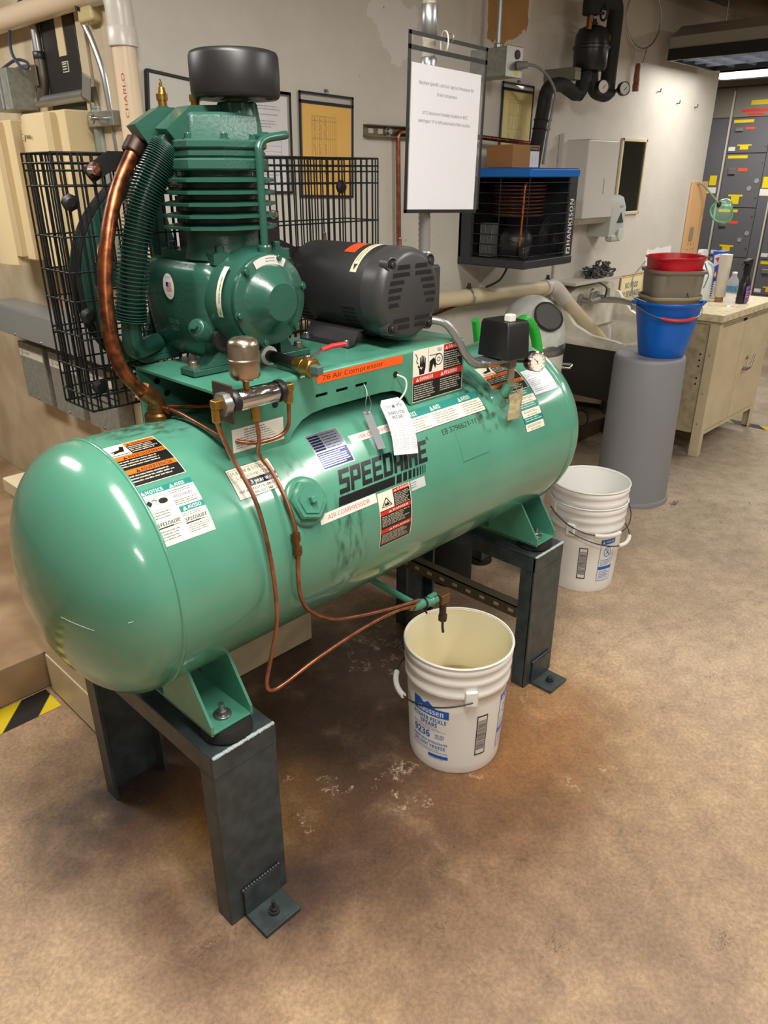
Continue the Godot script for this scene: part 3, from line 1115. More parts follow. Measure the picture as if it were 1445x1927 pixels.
func tank(t: Node3D) -> void:
	var xa := 0.54
	var xb := 1.85
	var b := mb()
	var pr := []
	for i in 25:
		var a := PI / 2 * i / 24
		pr.append(Vector2(TR * sin(a), xa - 0.146 * cos(a)))
	for i in 12:
		pr.append(Vector2(TR, lerpf(xa, xb, (i + 1) / 12.0)))
	for i in 24:
		var a := PI / 2 * (i + 1) / 24
		pr.append(Vector2(TR * cos(a), xb + 0.146 * sin(a)))
	b.lathe(pr, Vector3(0, TY, TZ), Vector3.RIGHT, 128, 0, TAU, -1.0)
	var shell := put("tank", b, M.tank_green, t)
	for x in [xa + 0.012, xb - 0.012]:
		b = mb()
		b.tube(circle(Vector3(x, TY, TZ), TR - 0.0012, Vector3.RIGHT, 96), 0.0042, 8, true)
		put("weld_seam", b, M.tank_green, shell)
	bracket(t, 0.59, 0.69)
	bracket(t, 1.732, 1.832)
	# hexagon plug in its welded boss
	var c := tk(0.862, 26.0, -0.004)
	var n := (tk(0.862, 26.0, 1) - tk(0.862, 26.0)).normalized()
	b = mb()
	b.lathe([Vector2(0.052, 0), Vector2(0.05, 0.006), Vector2(0.044, 0.010), Vector2(0, 0.010)], c, n, 32)
	b.lathe([Vector2(0.043, 0.006), Vector2(0.043, 0.018), Vector2(0.039, 0.023), Vector2(0.03, 0.023), Vector2(0.03, 0.026), Vector2(0, 0.026)], c, n, 6, 0.3, TAU + 0.3, 0.99)
	b.box(c + n * 0.03, Vector3(0.014, 0.014, 0.014), 0.002, Basis(n.cross(Vector3.UP).normalized(), n, n.cross(n.cross(Vector3.UP)).normalized()))
	put("hex_plug", b, M.platform_green, shell)
	# raised data plate painted over
	b = mb()
	b.patch(func(u, v): return tk(lerpf(1.347, 1.447, u), lerpf(32.0, 16.0, v), 0.0018), 3, 8)
	for q in [[0.0, 0.0, 1.0, 0.0], [0.0, 1.0, 1.0, 1.0], [0.0, 0.0, 0.0, 1.0], [1.0, 0.0, 1.0, 1.0]]:
		var pts := []
		for i in 9:
			pts.append(tk(lerpf(1.347, 1.447, lerpf(q[0], q[2], i / 8.0)), lerpf(32.0, 16.0, lerpf(q[1], q[3], i / 8.0)), 0.0008))
		b.tube(pts, 0.0012, 6)
	put("data_plate", b, M.tank_green, shell)
	# scratched serial number
	var cv := Cv.new(200, 40, Color(0, 0, 0, 0))
	cv.text("EB 3796621-11", 4, 30, 17, c8(16, 60, 46), false, 0.9, 0, 0, 0.15)
	var m := printed("scratch_number", cv.tex(), 0.4)
	m.transparency = BaseMaterial3D.TRANSPARENCY_ALPHA_SCISSOR
	m.alpha_scissor_threshold = 0.4
	tank_label("scratched_number", 1.30, 1.49, 38.4, 31.5, m, shell)
	logo(shell)
	# oily grime and dust round the fittings, and two scratches on the end
	for q in [[1.40, 1.60, 72.0, 22.0, 1, 0.85], [0.90, 1.02, 34.0, -36.0, 2, 0.45], [0.56, 0.80, 112.0, 74.0, 3, 0.6], [0.82, 0.92, 52.0, 8.0, 4, 0.4]]:
		tank_label("grime", q[0], q[1], q[2], q[3], grime("grime_%d" % q[4], q[4], q[5]), shell)
	for q in [[0.405, -4.0, 0.43, -5.0], [0.468, 2.0, 0.474, 2.6]]:
		b = mb()
		var pts := []
		for i in 6:
			var x := lerpf(q[0], q[2], i / 5.0)
			var rr := TR * sqrt(maxf(0.0, 1.0 - pow((0.54 - x) / 0.146, 2)))
			var an := deg_to_rad(lerpf(q[1], q[3], i / 5.0))
			pts.append(Vector3(x, TY + rr * sin(an), TZ + rr * cos(an)))
		b.tube(pts, 0.0007, 5)
		put("scratch", b, mat("scratch_pale", c8(196, 214, 200), 0.5), shell)
	labels(shell)

func logo(p: Node3D) -> void:
	# heavy squared lettering with speed bars, laid on the shell; u runs 0..9 letters, v 0..1 upward
	var L := {
		"S": [[0, .8, 1, 1], [0, .4, .3, .85], [0, .4, 1, .6], [.7, .15, 1, .6], [0, 0, 1, .2]],
		"P": [[0, 0, .3, 1], [0, .8, 1, 1], [.7, .4, 1, 1], [0, .35, 1, .53]],
		"E": [[0, 0, .3, 1], [0, .8, 1, 1], [0, .4, .9, .59], [0, 0, 1, .2]],
		"D": [[0, 0, .3, 1], [0, .8, .9, 1], [0, 0, .9, .2], [.7, .06, 1, .94]],
		"A": [[0, 0, .3, .92], [.7, 0, 1, .92], [.06, .8, .94, 1], [0, .28, 1, .46]],
		"I": [[.0, 0, 1, 1]],
		"R": [[0, 0, .3, 1], [0, .8, 1, 1], [.7, .52, 1, 1], [0, .38, 1, .56], [.66, 0, .98, .42]],
	}
	var b := mb()
	var at := func(u: float, v: float) -> Vector3:
		# u 0..1 along the word, v in letter heights upward from the letters' foot
		return tk(0.95 + u * 0.275 + v * 0.017, lerpf(23.3, 34.2, v), 0.0008)
	var cell := func(u0: float, u1: float, v0: float, v1: float) -> void:
		b.patch(func(u, v): return at.call(lerpf(u0, u1, u), lerpf(v1, v0, v)), 1, 3)
	var x := 0.0
	for ch in "SPEEDAIRE":
		var w := 0.045 if ch == "I" else 0.107
		for r in L[ch]:
			cell.call(x + r[0] * w, x + r[2] * w, r[1], r[3])
		x += w + 0.0125
	# the bar under it, breaking into ever thinner bars
	cell.call(-0.012, 0.60, -0.47, -0.1)
	var e := 0.62
	for w in [0.06, 0.046, 0.036, 0.028, 0.021, 0.015, 0.011, 0.008]:
		cell.call(e, e + w, -0.47, -0.1)
		e += w + 0.018
	put("lettering", b, mat("logo_black", c8(14, 15, 18), 0.4), p)
	var cv := Cv.new(24, 24, Color(0, 0, 0, 0))
	cv.text("®", 12, 18, 15, c8(20, 30, 28), false, 1.0, 1)
	var m := printed("mark_r", cv.tex(), 0.5)
	m.transparency = BaseMaterial3D.TRANSPARENCY_ALPHA_SCISSOR
	tank_label("trade_mark", 1.243, 1.255, 35.6, 32.8, m, p)

func grime(key: String, sd: int, strength: float) -> StandardMaterial3D:
	var n := 160
	var f := FastNoiseLite.new()
	f.seed = 300 + sd
	f.frequency = 0.035
	f.fractal_octaves = 5
	var d := f.get_image(n, n, false, false, false).get_data()
	var o := PackedByteArray()
	o.resize(n * n * 4)
	for y in n:
		for x in n:
			var i := y * n + x
			var ex := clampf(minf(x, n - 1 - x) / (n * 0.3), 0, 1)
			var ey := clampf(minf(y, n - 1 - y) / (n * 0.3), 0, 1)
			var k: float = clampf((d[i] / 255.0 - 0.45) * 2.6, 0, 1) * ex * ey * strength
			o[i * 4] = 26
			o[i * 4 + 1] = 40
			o[i * 4 + 2] = 33
			o[i * 4 + 3] = int(k * 255)
	var m := printed(key, ImageTexture.create_from_image(Image.create_from_data(n, n, false, Image.FORMAT_RGBA8, o)), 0.6)
	m.transparency = BaseMaterial3D.TRANSPARENCY_ALPHA
	return m

func warn(cv: Cv, x: float, y: float, s: float, col: Color, ink: Color) -> void:
	cv.poly([Vector2(x, y), Vector2(x + s * 1.1, y), Vector2(x + s * 0.55, y - s)], col)
	cv.rect(x + s * 0.5, y - s * 0.66, s * 0.1, s * 0.36, ink)
	cv.rect(x + s * 0.5, y - s * 0.2, s * 0.1, s * 0.1, ink)

func labels(p: Node3D) -> void:
	var K := c8(20, 20, 20)
	var CR := c8(232, 226, 206)
	var OR := c8(232, 110, 30)
	var TE := c8(24, 128, 120)
	var RD := c8(206, 44, 36)
	# hot surface warning, three languages
	var hot := func(three: Array) -> Cv:
		var cv := Cv.new(330, 360, K)
		cv.frame(0, 0, 330, 360, 4, CR)
		cv.rect(4, 4, 130, 116, CR)
		cv.rect(134, 4, 192, 34, OR)
		warn(cv, 146, 34, 22, K, OR)
		cv.text(three[0], 176, 33, 20, K, true, 0.95)
		cv.words(142, 46, 180, 9, 4, CR, rng)
		cv.poly([Vector2(18, 74), Vector2(52, 62), Vector2(86, 56), Vector2(104, 22), Vector2(122, 34), Vector2(104, 84), Vector2(76, 82), Vector2(24, 92), Vector2(48, 76)], K)
		cv.rect(16, 104, 112, 6, K)
		for k in 5:
			cv.stroke([Vector2(36 + k * 14, 100), Vector2(40 + k * 14, 93), Vector2(36 + k * 14, 88)], 2, c8(120, 116, 106))
		cv.rect(4, 122, 322, 36, OR)
		warn(cv, 60, 154, 24, K, OR)
		cv.text(three[1], 92, 153, 22, K, true, 0.95)
		cv.words(16, 168, 290, 10, 3, CR, rng)
		cv.rect(4, 238, 322, 36, OR)
		warn(cv, 72, 270, 24, K, OR)
		cv.text(three[2], 104, 269, 22, K, true, 0.95)
		cv.words(16, 284, 290, 10, 3, CR, rng)
		return cv
	var hm := printed("label_hot", hot.call(["WARNING", "AVERTISSEMENT", "ADVERTENCIA"]).tex(), 0.3)
	tank_label("warning_label", 0.55, 0.655, 81.5, 55.2, hm, p)
	tank_label("warning_label", 1.56, 1.70, 66.0, 43.6, hm, p)
	# oil notice
	var cv := Cv.new(310, 320, CR)
	cv.rect(0, 0, 310, 34, TE)
	warn(cv, 12, 29, 24, CR, TE)
	cv.text("NOTICE", 42, 28, 20, CR)
	warn(cv, 176, 29, 24, CR, TE)
	cv.text("AVIS", 206, 28, 20, CR)
	cv.frame(66, 50, 62, 46, 2, K)
	cv.disc(108, 84, 26, K, 16)
	cv.poly([Vector2(14, 78), Vector2(34, 64), Vector2(48, 84), Vector2(28, 102)], K)
	cv.stroke([Vector2(46, 74), Vector2(62, 66), Vector2(78, 78)], 4, K)
	cv.rect(0, 124, 150, 1.5, K)
	cv.words(160, 44, 140, 6, 2, K, rng)
	cv.text("SPEEDAIRE", 164, 92, 17, c8(90, 96, 150), true, 0.95, 0, 0, 0.25)
	cv.words(160, 104, 140, 6, 3, K, rng)
	cv.rect(166, 144, 144, 34, TE)
	warn(cv, 182, 172, 24, CR, TE)
	cv.text("AVISO", 212, 171, 20, CR)
	cv.words(164, 186, 140, 5, 2, K, rng)
	cv.words(14, 138, 130, 6, 3, K, rng, 2.4)
	for q in [[16, 216], [168, 232]]:
		cv.text("SPEEDAIRE", q[0], q[1], 19, K, true, 0.95, 0, 0, 0.25)
		cv.rect(q[0] - 2, q[1] + 5, 90, 7, K)
		for k in 5:
			cv.rect(q[0] + 92 + k * 8, q[1] + 5, 5 - k * 0.7, 7, K)
	cv.words(14, 242, 130, 6, 4, K, rng, 2.4)
	cv.words(166, 254, 140, 5, 4, K, rng, 2.2)
	tank_label("notice_label", 0.549, 0.655, 52.6, 28.4, printed("label_oil", cv.tex(), 0.3), p)
	# flow and warranty
	cv = Cv.new(300, 190, CR)
	cv.frame(0, 0, 300, 190, 3, K)
	cv.frame(10, 14, 250, 70, 2, c8(120, 112, 90))
	cv.text("16.8 CFM @ 175 PSI", 20, 44, 20, K, false, 0.95)
	cv.text("0.475 m3/min  12 bar", 44, 76, 18, K, false, 0.95)
	cv.poly([Vector2(96, 88), Vector2(297, 88), Vector2(297, 132), Vector2(86, 132)], c8(20, 24, 48))
	cv.text("3 year warranty", 116, 121, 23, CR, true, 0.95)
	cv.text("FOR WARRANTY & SERVICE", 18, 156, 14, K, true, 1.05)
	cv.text("888-303-1344", 110, 180, 14, K, true, 1.05)
	tank_label("warranty_label", 0.724, 0.826, 50.4, 35.8, printed("label_warranty", cv.tex(), 0.3), p)
	# foil data plate
	cv = Cv.new(240, 230, c8(150, 156, 172))
	cv.frame(0, 0, 240, 230, 3, c8(225, 228, 235))
	for i in 6:
		cv.rect(10, 14 + i * 18, 80, 12, c8(30, 36, 70))
		cv.words(100, 16 + i * 18, 120, 7, 1, c8(30, 36, 70), rng)
	cv.rect(6, 126, 228, 98, c8(26, 30, 56))
	cv.words(14, 132, 210, 6, 7, c8(214, 218, 228), rng, 2.1)
	var fm := printed("label_foil", cv.tex(), 0.22)
	fm.metallic = 0.7
	tank_label("foil_plate", 0.934, 1.0215, 55.0, 36.0, fm, p)
	# red on white name strips
	cv = Cv.new(300, 44, c8(232, 226, 216))
	cv.text("AIR COMPRESSOR", 150, 32, 20, c8(190, 60, 64), false, 0.98, 1)
	var sm := printed("label_strip", cv.tex(), 0.45)
	tank_label("name_strip", 0.884, 1.045, 17.8, 13.2, sm, p)
	tank_label("name_strip", 1.036, 1.208, 48.4, 44.2, sm, p)
	# burst danger, tall
	cv = Cv.new(150, 360, K)
	cv.frame(0, 0, 150, 360, 3, CR)
	cv.rect(3, 3, 66, 110, CR)
	cv.stroke([Vector2(14, 94), Vector2(36, 40), Vector2(58, 94), Vector2(14, 94)], 4, K)
	cv.poly([Vector2(24, 88), Vector2(30, 70), Vector2(36, 78), Vector2(40, 64), Vector2(50, 88)], K)
	cv.rect(69, 3, 78, 24, RD)
	warn(cv, 74, 23, 14, CR, RD)
	cv.text("DANGER", 92, 22, 13, CR, true, 0.95)
	cv.words(74, 34, 70, 6, 8, CR, rng, 1.7)
	for q in [[118, "DANGER"], [238, "PELIGRO"]]:
		cv.rect(3, q[0], 144, 26, RD)
		warn(cv, 40, q[0] + 21, 15, CR, RD)
		cv.text(q[1], 60, q[0] + 20, 14, CR, true, 0.95)
		cv.words(10, q[0] + 34, 130, 6, 7, CR, rng, 1.7)
	tank_label("danger_label", 1.048, 1.151, 16.9, -12.0, printed("label_burst", cv.tex(), 0.3), p)
	# small asset sticker
	cv = Cv.new(120, 56, c8(196, 200, 198))
	cv.words(6, 10, 50, 5, 3, K, rng, 2.6)
	tank_label("asset_sticker", 1.155, 1.203, 16.8, 11.6, printed("label_asset", cv.tex(), 0.4), p)
	# long notice beneath the platform
	cv = Cv.new(640, 96, CR)
	cv.frame(0, 0, 640, 96, 2, K)
	cv.rect(0, 0, 640, 34, TE)
	for q in [[14, "NOTICE"], [236, "AVIS"], [470, "AVISO"]]:
		warn(cv, q[0], 28, 22, CR, TE)
		cv.text(q[1], q[0] + 28, 27, 18, CR)
		cv.words(q[0] - 4, 42, 190, 5, 5, c8(90, 80, 60), rng, 2.0)
	tank_label("notice_strip", 1.20, 1.49, 51.6, 38.7, printed("label_long", cv.tex(), 0.35), p)
	# pressure settings, teal and white blocks
	cv = Cv.new(140, 340, CR)
	cv.frame(0, 0, 140, 340, 2, K)
	for i in 3:
		cv.rect(2, 2 + i * 112, 136, 52, TE)
		cv.words(12, 10 + i * 112, 116, 9, 2, CR, rng, 1.9)
		cv.words(14, 66 + i * 112, 110, 5, 2, K, rng, 2.0)
		cv.text("≈85/175 PSIG", 70, 106 + i * 112, 11, K, false, 0.8, 1)
	tank_label("pressure_label", 1.618, 1.705, 43.2, 17.6, printed("label_pressure", cv.tex(), 0.35), p)
	# white inspection certificate
	cv = Cv.new(260, 220, c8(226, 228, 236))
	cv.words(14, 12, 110, 6, 4, c8(90, 94, 110), rng, 2.4)
	cv.words(140, 20, 100, 6, 2, c8(90, 94, 110), rng, 2.4)
	cv.words(14, 84, 120, 6, 5, c8(90, 94, 110), rng, 2.4)
	cv.rect(10, 164, 240, 1.5, c8(110, 112, 120))
	cv.words(20, 176, 160, 7, 2, c8(90, 94, 110), rng, 2.2)
	cv.frame(206, 172, 34, 28, 2, c8(70, 74, 90))
	tank_label("inspection_sticker", 1.708, 1.822, 54.6, 37.3, printed("label_cert", cv.tex(), 0.4), p)

func platform(t: Node3D) -> void:
	var b := mb()
	var zf := -1.131
	var zb := -1.431
	var yt := 1.157
	# the folded top
	var prof := []
	for i in 7:
		var a := PI / 2 * i / 6
		prof.append([yt - 0.010 + 0.010 * sin(a), zf - 0.010 + 0.010 * cos(a)])
	var x0 := 0.738
	var x1 := 1.452
	for i in 6:
		var p: Array = prof[i]
		var q: Array = prof[i + 1]
		var na := Vector3(0, sin(PI / 2 * i / 6), cos(PI / 2 * i / 6))
		var nb := Vector3(0, sin(PI / 2 * (i + 1) / 6), cos(PI / 2 * (i + 1) / 6))
		var A := Vector3(x0, p[0], p[1])
		var B := Vector3(x1, p[0], p[1])
		var C := Vector3(x1, q[0], q[1])
		var D := Vector3(x0, q[0], q[1])
		b.tri(A, B, C, na, na, nb)
		b.tri(A, C, D, na, nb, nb)
	b.bx(x0, x1, yt - 0.005, yt, zb, zf - 0.010)
	# right end cheek folds down too
	b.bx(x1 - 0.004, x1, 1.03, yt - 0.002, zb + 0.002, zf - 0.002)
	# front apron in pieces round three slots and a hole
	var T := Transform3D(Basis(), Vector3(0, 0, zf - 0.004))
	var ys0 := 1.1025
	var ys1 := 1.1095
	b.prism([Vector2(x0, ys1), Vector2(x1, ys1), Vector2(x1, yt - 0.010), Vector2(x0, yt - 0.010)], 0, 0.004, T)
	var cuts := [0.968, 1.001, 1.025, 1.059, 1.081, 1.116]
	var xs := [x0] + cuts + [x1]
	for i in range(0, xs.size(), 2):
		b.prism([Vector2(xs[i], ys0), Vector2(xs[i + 1], ys0), Vector2(xs[i + 1], ys1), Vector2(xs[i], ys1)], 0, 0.004, T)
	b.prism([Vector2(x0, ys0), Vector2(x0 + 0.01, 1.024), Vector2(0.885, 1.024), Vector2(0.894, 1.03), Vector2(0.905, 1.046), Vector2(0.928, 1.064), Vector2(0.955, 1.073), Vector2(0.99, 1.0765), Vector2(1.16, 1.0765), Vector2(1.2, 1.073), Vector2(1.226, 1.063), Vector2(1.245, 1.046), Vector2(1.254, 1.03), Vector2(1.262, 1.026), Vector2(x1, 1.026), Vector2(x1, ys0)], 0, 0.004, T)
	# back apron
	b.prism([Vector2(x0, 1.03), Vector2(x1, 1.03), Vector2(x1, yt - 0.004), Vector2(x0, yt - 0.004)], 0, 0.004, Transform3D(Basis(), Vector3(0, 0, zb)))
	var pl := put("platform", b, M.platform_green, t)
	b = mb()
	for h in [[1.206, 1.109], [0.863, 1.112]]:
		b.cyl(Vector3(h[0], h[1], zf - 0.003), Vector3(h[0], h[1], zf + 0.0006), 0.0075, -1, 18)
	for h in [[0.78, 1.12], [0.80, 1.09], [0.79, 1.05], [0.92, 1.10]]:
		b.cyl(Vector3(h[0], h[1], zb + 0.003), Vector3(h[0], h[1], zb + 0.0052), 0.007, -1, 14)
	for i in 5:
		var x := 1.19 + i * 0.05
		b.bx(x, x + 0.03, yt + 0.0001, yt + 0.0008, -1.405, -1.397)
	put("hole", b, M.void_black, pl)
	# orange name tape, danger plate, paper label
	var cv := Cv.new(420, 44, c8(246, 92, 26))
	cv.text("76 Air Compressor", 24, 32, 22, c8(60, 24, 16), false, 1.15)
	label_flat("name_tape", Vector3(0.972, 1.150, zf + 0.0007), Vector3(0.257, 0, 0), Vector3(0, -0.019, 0), printed("tape_76", cv.tex(), 0.35), pl)
	var K := c8(20, 20, 20)
	var CR := c8(236, 232, 218)
	var RD := c8(204, 40, 34)
	cv = Cv.new(380, 260, K)
	cv.frame(0, 0, 380, 260, 3, CR)
	cv.rect(3, 3, 224, 128, CR)
	cv.rect(112, 3, 1.5, 128, K)
	# a struck hand
	cv.poly([Vector2(48, 126), Vector2(44, 96), Vector2(34, 82), Vector2(40, 76), Vector2(50, 86), Vector2(50, 40), Vector2(57, 40), Vector2(59, 76), Vector2(62, 32), Vector2(69, 32), Vector2(71, 76), Vector2(74, 36), Vector2(81, 36), Vector2(82, 78), Vector2(86, 46), Vector2(92, 46), Vector2(92, 96), Vector2(82, 126)], K)
	cv.poly([Vector2(46, 92), Vector2(62, 86), Vector2(60, 94), Vector2(76, 88), Vector2(58, 106), Vector2(60, 98)], CR)
	cv.stroke([Vector2(18, 18), Vector2(32, 40), Vector2(26, 58), Vector2(38, 70)], 5, K)
	# a hand in a belt
	cv.disc(190, 70, 30, K)
	cv.disc(190, 70, 25, CR)
	cv.disc(190, 70, 12, K)
	cv.disc(190, 70, 8, CR)
	cv.rect(120, 40, 72, 4, K)
	cv.poly([Vector2(118, 124), Vector2(122, 70), Vector2(150, 56), Vector2(166, 66), Vector2(172, 92), Vector2(164, 112), Vector2(150, 86), Vector2(136, 124)], K)
	for k in 3:
		cv.stroke([Vector2(186 + k * 8, 30), Vector2(180 + k * 14, 12)], 4, K)
	cv.rect(228, 3, 149, 30, RD)
	warn(cv, 238, 28, 18, CR, RD)
	cv.text("DANGER", 264, 27, 17, CR)
	cv.words(232, 40, 140, 6, 8, CR, rng, 1.85)
	cv.rect(3, 132, 374, 32, RD)
	warn(cv, 24, 158, 20, CR, RD)
	cv.text("DANGER", 52, 157, 18, CR)
	warn(cv, 208, 158, 20, CR, RD)
	cv.text("PELIGRO", 236, 157, 18, CR)
	cv.words(12, 174, 170, 6, 7, CR, rng, 1.85)
	cv.words(206, 174, 168, 6, 6, CR, rng, 1.85)
	label_flat("danger_plate", Vector3(1.264, 1.153, zf + 0.0008), Vector3(0.184, 0, 0), Vector3(0, -0.123, 0), printed("label_danger", cv.tex(), 0.3), pl)
	cv = Cv.new(260, 110, c8(222, 220, 210))
	cv.words(60, 10, 130, 6, 3, c8(70, 70, 70), rng, 2.0)
	cv.words(14, 46, 230, 5, 5, c8(70, 70, 70), rng, 2.2)
	label_flat("paper_label", Vector3(0.757, 1.083, zf + 0.0007), Vector3(0.123, 0, 0), Vector3(0, -0.046, 0), printed("label_comp", cv.tex(), 0.5), pl)

func octo(hx: float, hz: float, ch: float) -> Array:
	return [Vector2(hx, -hz + ch), Vector2(hx, hz - ch), Vector2(hx - ch, hz), Vector2(-hx + ch, hz), Vector2(-hx, hz - ch), Vector2(-hx, -hz + ch), Vector2(-hx + ch, -hz), Vector2(hx - ch, -hz)]

func pump(t: Node3D) -> void:
	var pm := Node3D.new()
	pm.name = "pump"
	pm.position = Vector3(0.915 - 1.2, 1.157 - 0.508, -1.35 - TZ)
	t.add_child(pm)
	var cx := 0.918
	var cz := -1.375
	var E1 := Vector3.RIGHT
	var E2 := Vector3.BACK
	# crankcase: a rounded box, drawn in at the foot
	var b := mb()
	var sh := rrect(1.0, 1.0, 0.3, 6)
	var rings := []
	for q in [[1.176, 0.078, 0.080], [1.19, 0.094, 0.098], [1.215, 0.106, 0.112], [1.26, 0.111, 0.118], [1.328, 0.113, 0.12], [1.346, 0.112, 0.119], [1.357, 0.107, 0.114], [1.362, 0.1, 0.107], [1.366, 0.098, 0.106]]:
		rings.append(ring_at(sh, Vector3(cx, q[0], cz), E1, E2, q[1], q[2]))
	b.loft(rings, true, true, 0.2)
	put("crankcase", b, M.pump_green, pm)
	# bearing housing and its domed cover, towards the room
	var hc := Vector3(0.914, 1.297, -1.27)
	b = mb()
	b.lathe([Vector2(0.10, 0), Vector2(0.098, 0.03), Vector2(0.088, 0.05), Vector2(0.087, 0.066), Vector2(0.084, 0.07), Vector2(0, 0.07)], hc, Vector3.BACK, 48)
	put("bearing_housing", b, M.pump_green, pm)
	b = mb()
	b.lathe([Vector2(0.086, 0.066), Vector2(0.086, 0.078), Vector2(0.083, 0.081), Vector2(0.069, 0.082), Vector2(0.062, 0.086), Vector2(0.045, 0.105), Vector2(0.040, 0.112), Vector2(0.035, 0.117), Vector2(0, 0.118)], hc, Vector3.BACK, 56, 0, TAU, 0.75)
	put("hub_cover", b, M.pump_green, pm)
	for i in 6:
		var a := TAU * i / 6 + 0.25
		b = mb()
		b.bolt(hc + Vector3(cos(a) * 0.081, sin(a) * 0.081, 0.08), Vector3.BACK, 0.006, 0.008)
		put("bolt", b, M.pump_green, pm)
	var cv := Cv.new(220, 40, c8(206, 206, 200))
	cv.words(80, 8, 70, 7, 2, c8(90, 100, 96), rng)
	b = mb()
	b.patch(func(u, v):
		var a := deg_to_rad(lerpf(118, 62, u))
		var r := lerpf(0.0835, 0.068, v)
		return hc + Vector3(cos(a) * r, sin(a) * r, 0.0832 + 0.0 * v), 14, 1)
	put("arc_label", b, printed("arc_label", cv.tex(), 0.4), pm)
	cv = Cv.new(180, 40, c8(232, 226, 206))
	cv.frame(0, 0, 180, 40, 2, c8(60, 60, 56))
	cv.stroke([Vector2(34, 8), Vector2(10, 20), Vector2(34, 32)], 3, c8(60, 60, 56))
	cv.words(50, 12, 100, 8, 1, c8(60, 60, 56), rng)
	b = mb()
	b.patch(func(u, v):
		var a := deg_to_rad(lerpf(196, 136, u))
		return hc + Vector3(cos(a) * 0.0955, sin(a) * 0.0955, lerpf(0.052, 0.034, v)), 14, 1)
	put("arrow_label", b, printed("arrow_label", cv.tex(), 0.4), pm)
	# oval flag sticker on the side
	cv = Cv.new(110, 150, Color(0, 0, 0, 0))
	cv.disc(55, 75, 53, c8(232, 228, 222), 73)
	for i in 11:
		cv.rect(30, 52 + i * 5, 52, 2.6, c8(196, 50, 50))
	cv.rect(30, 52, 24, 24, c8(40, 50, 120))
	cv.words(30, 20, 56, 4, 2, c8(120, 120, 130), rng)
	cv.words(38, 120, 40, 4, 2, c8(120, 120, 130), rng)
	var fm := printed("flag_sticker", cv.tex(), 0.4)
	fm.transparency = BaseMaterial3D.TRANSPARENCY_ALPHA_SCISSOR
	b = mb()
	b.patch(func(u, v): return Vector3(0.8036 - 0.001 * sin(v * PI), lerpf(1.343, 1.291, v), lerpf(-1.395, -1.353, u)), 1, 4)
	put("flag_sticker", b, fm, pm)
	# casting letters
	cv = Cv.new(120, 60, Color(0, 0, 0, 0))
	cv.text("MB2105", 60, 26, 18, c8(76, 130, 110), true, 0.9, 1)
	cv.text("22635", 60, 52, 17, c8(76, 130, 110), true, 0.9, 1)
	fm = printed("cast_number", cv.tex(), 0.3)
	fm.transparency = BaseMaterial3D.TRANSPARENCY_ALPHA_SCISSOR
	b = mb()
	b.patch(func(u, v): return Vector3(lerpf(0.8042, 0.8075, v), lerpf(1.258, 1.226, v), lerpf(-1.40, -1.345, u)), 1, 1)
	put("cast_number", b, fm, pm)
	# feet with ribs
	for sx in [-1.0, 1.0]:
		for sz in [-1.0, 1.0]:
			b = mb()
			var fx: float = cx + sx * 0.128
			var fz: float = cz + sz * 0.092
			b.box(Vector3(fx - sx * 0.02, 1.165, fz), Vector3(0.085, 0.016, 0.052), 0.004)
			var pr := [Vector2(0, 0.172), Vector2(0.07, 0.172), Vector2(0.046, 0.176), Vector2(0.03, 0.186), Vector2(0.02, 0.205), Vector2(0.014, 0.232), Vector2(0, 0.24)]
			for k in [-0.02, 0.02]:
				b.prism(pr, -0.005, 0.005, Transform3D(Basis(Vector3(sx, 0, 0), Vector3.UP, Vector3(0, 0, sx)), Vector3(fx - sx * 0.062, 1.0, fz + k)))
			b.prism([Vector2(0, 0.172), Vector2(0.034, 0.172), Vector2(0.022, 0.196), Vector2(0.012, 0.22), Vector2(0, 0.235)], -0.018, 0.018, Transform3D(Basis(Vector3(sx, 0, 0), Vector3.UP, Vector3(0, 0, sx)), Vector3(fx - sx * 0.062, 1.0, fz)))
			put("foot", b, M.pump_green, pm)
			b = mb()
			b.bolt(Vector3(fx + sx * 0.006, 1.172, fz), Vector3.UP, 0.009, 0.013)
			put("foot_bolt", b, mat("foot_bolt", c8(150, 140, 128), 0.35, 0.8), pm)
	# oil filler boss on the front corner, sight glass
	b = mb()
	var ob := Vector3(0.822, 1.233, -1.285)
	b.cyl(ob, ob + Vector3(-0.035, 0.02, 0.02), 0.02, 0.018, 20, 0.003)
	b.bolt(ob + Vector3(-0.034, 0.0195, 0.0195), Vector3(-0.035, 0.02, 0.02), 0.008, 0.012)
	put("oil_filler", b, M.pump_green, pm)
	b = mb()
	b.lathe([Vector2(0.026, 0), Vector2(0.026, 0.012), Vector2(0.022, 0.018), Vector2(0.014, 0.018), Vector2(0.013, 0.012), Vector2(0, 0.012)], Vector3(0.845, 1.222, -1.268), Vector3(-0.2, 0, 1), 28)
	put("sight_glass", b, M.black, pm)
	# oil drain: white collar, black nipple, brass ball valve with red lever and plug
	var d0 := Vector3(0.945, 1.176, -1.262)
	var d1 := Vector3(0.934, 1.176, -1.135)
	b = mb()
	b.lathe([Vector2(0.02, 0), Vector2(0.02, 0.01), Vector2(0.015, 0.012), Vector2(0, 0.012)], d0 + (d1 - d0) * 0.06, d1 - d0, 20)
	put("thread_tape", b, M.white_plastic, pm)
	b = mb()
	b.cyl(d0, d1, 0.0125, -1, 18)
	put("drain_nipple", b, M.black, pm)
	var dd := (d1 - d0).normalized()
	b = mb()
	b.cyl(d1 - dd * 0.012, d1 + dd * 0.02, 0.015, 0.017, 18, 0.002)
	b.ball(d1 + dd * 0.026, Vector3(0.018, 0.018, 0.018), 16)
	b.hexnut(d1 + dd * 0.03, dd, 0.02, 0.018)
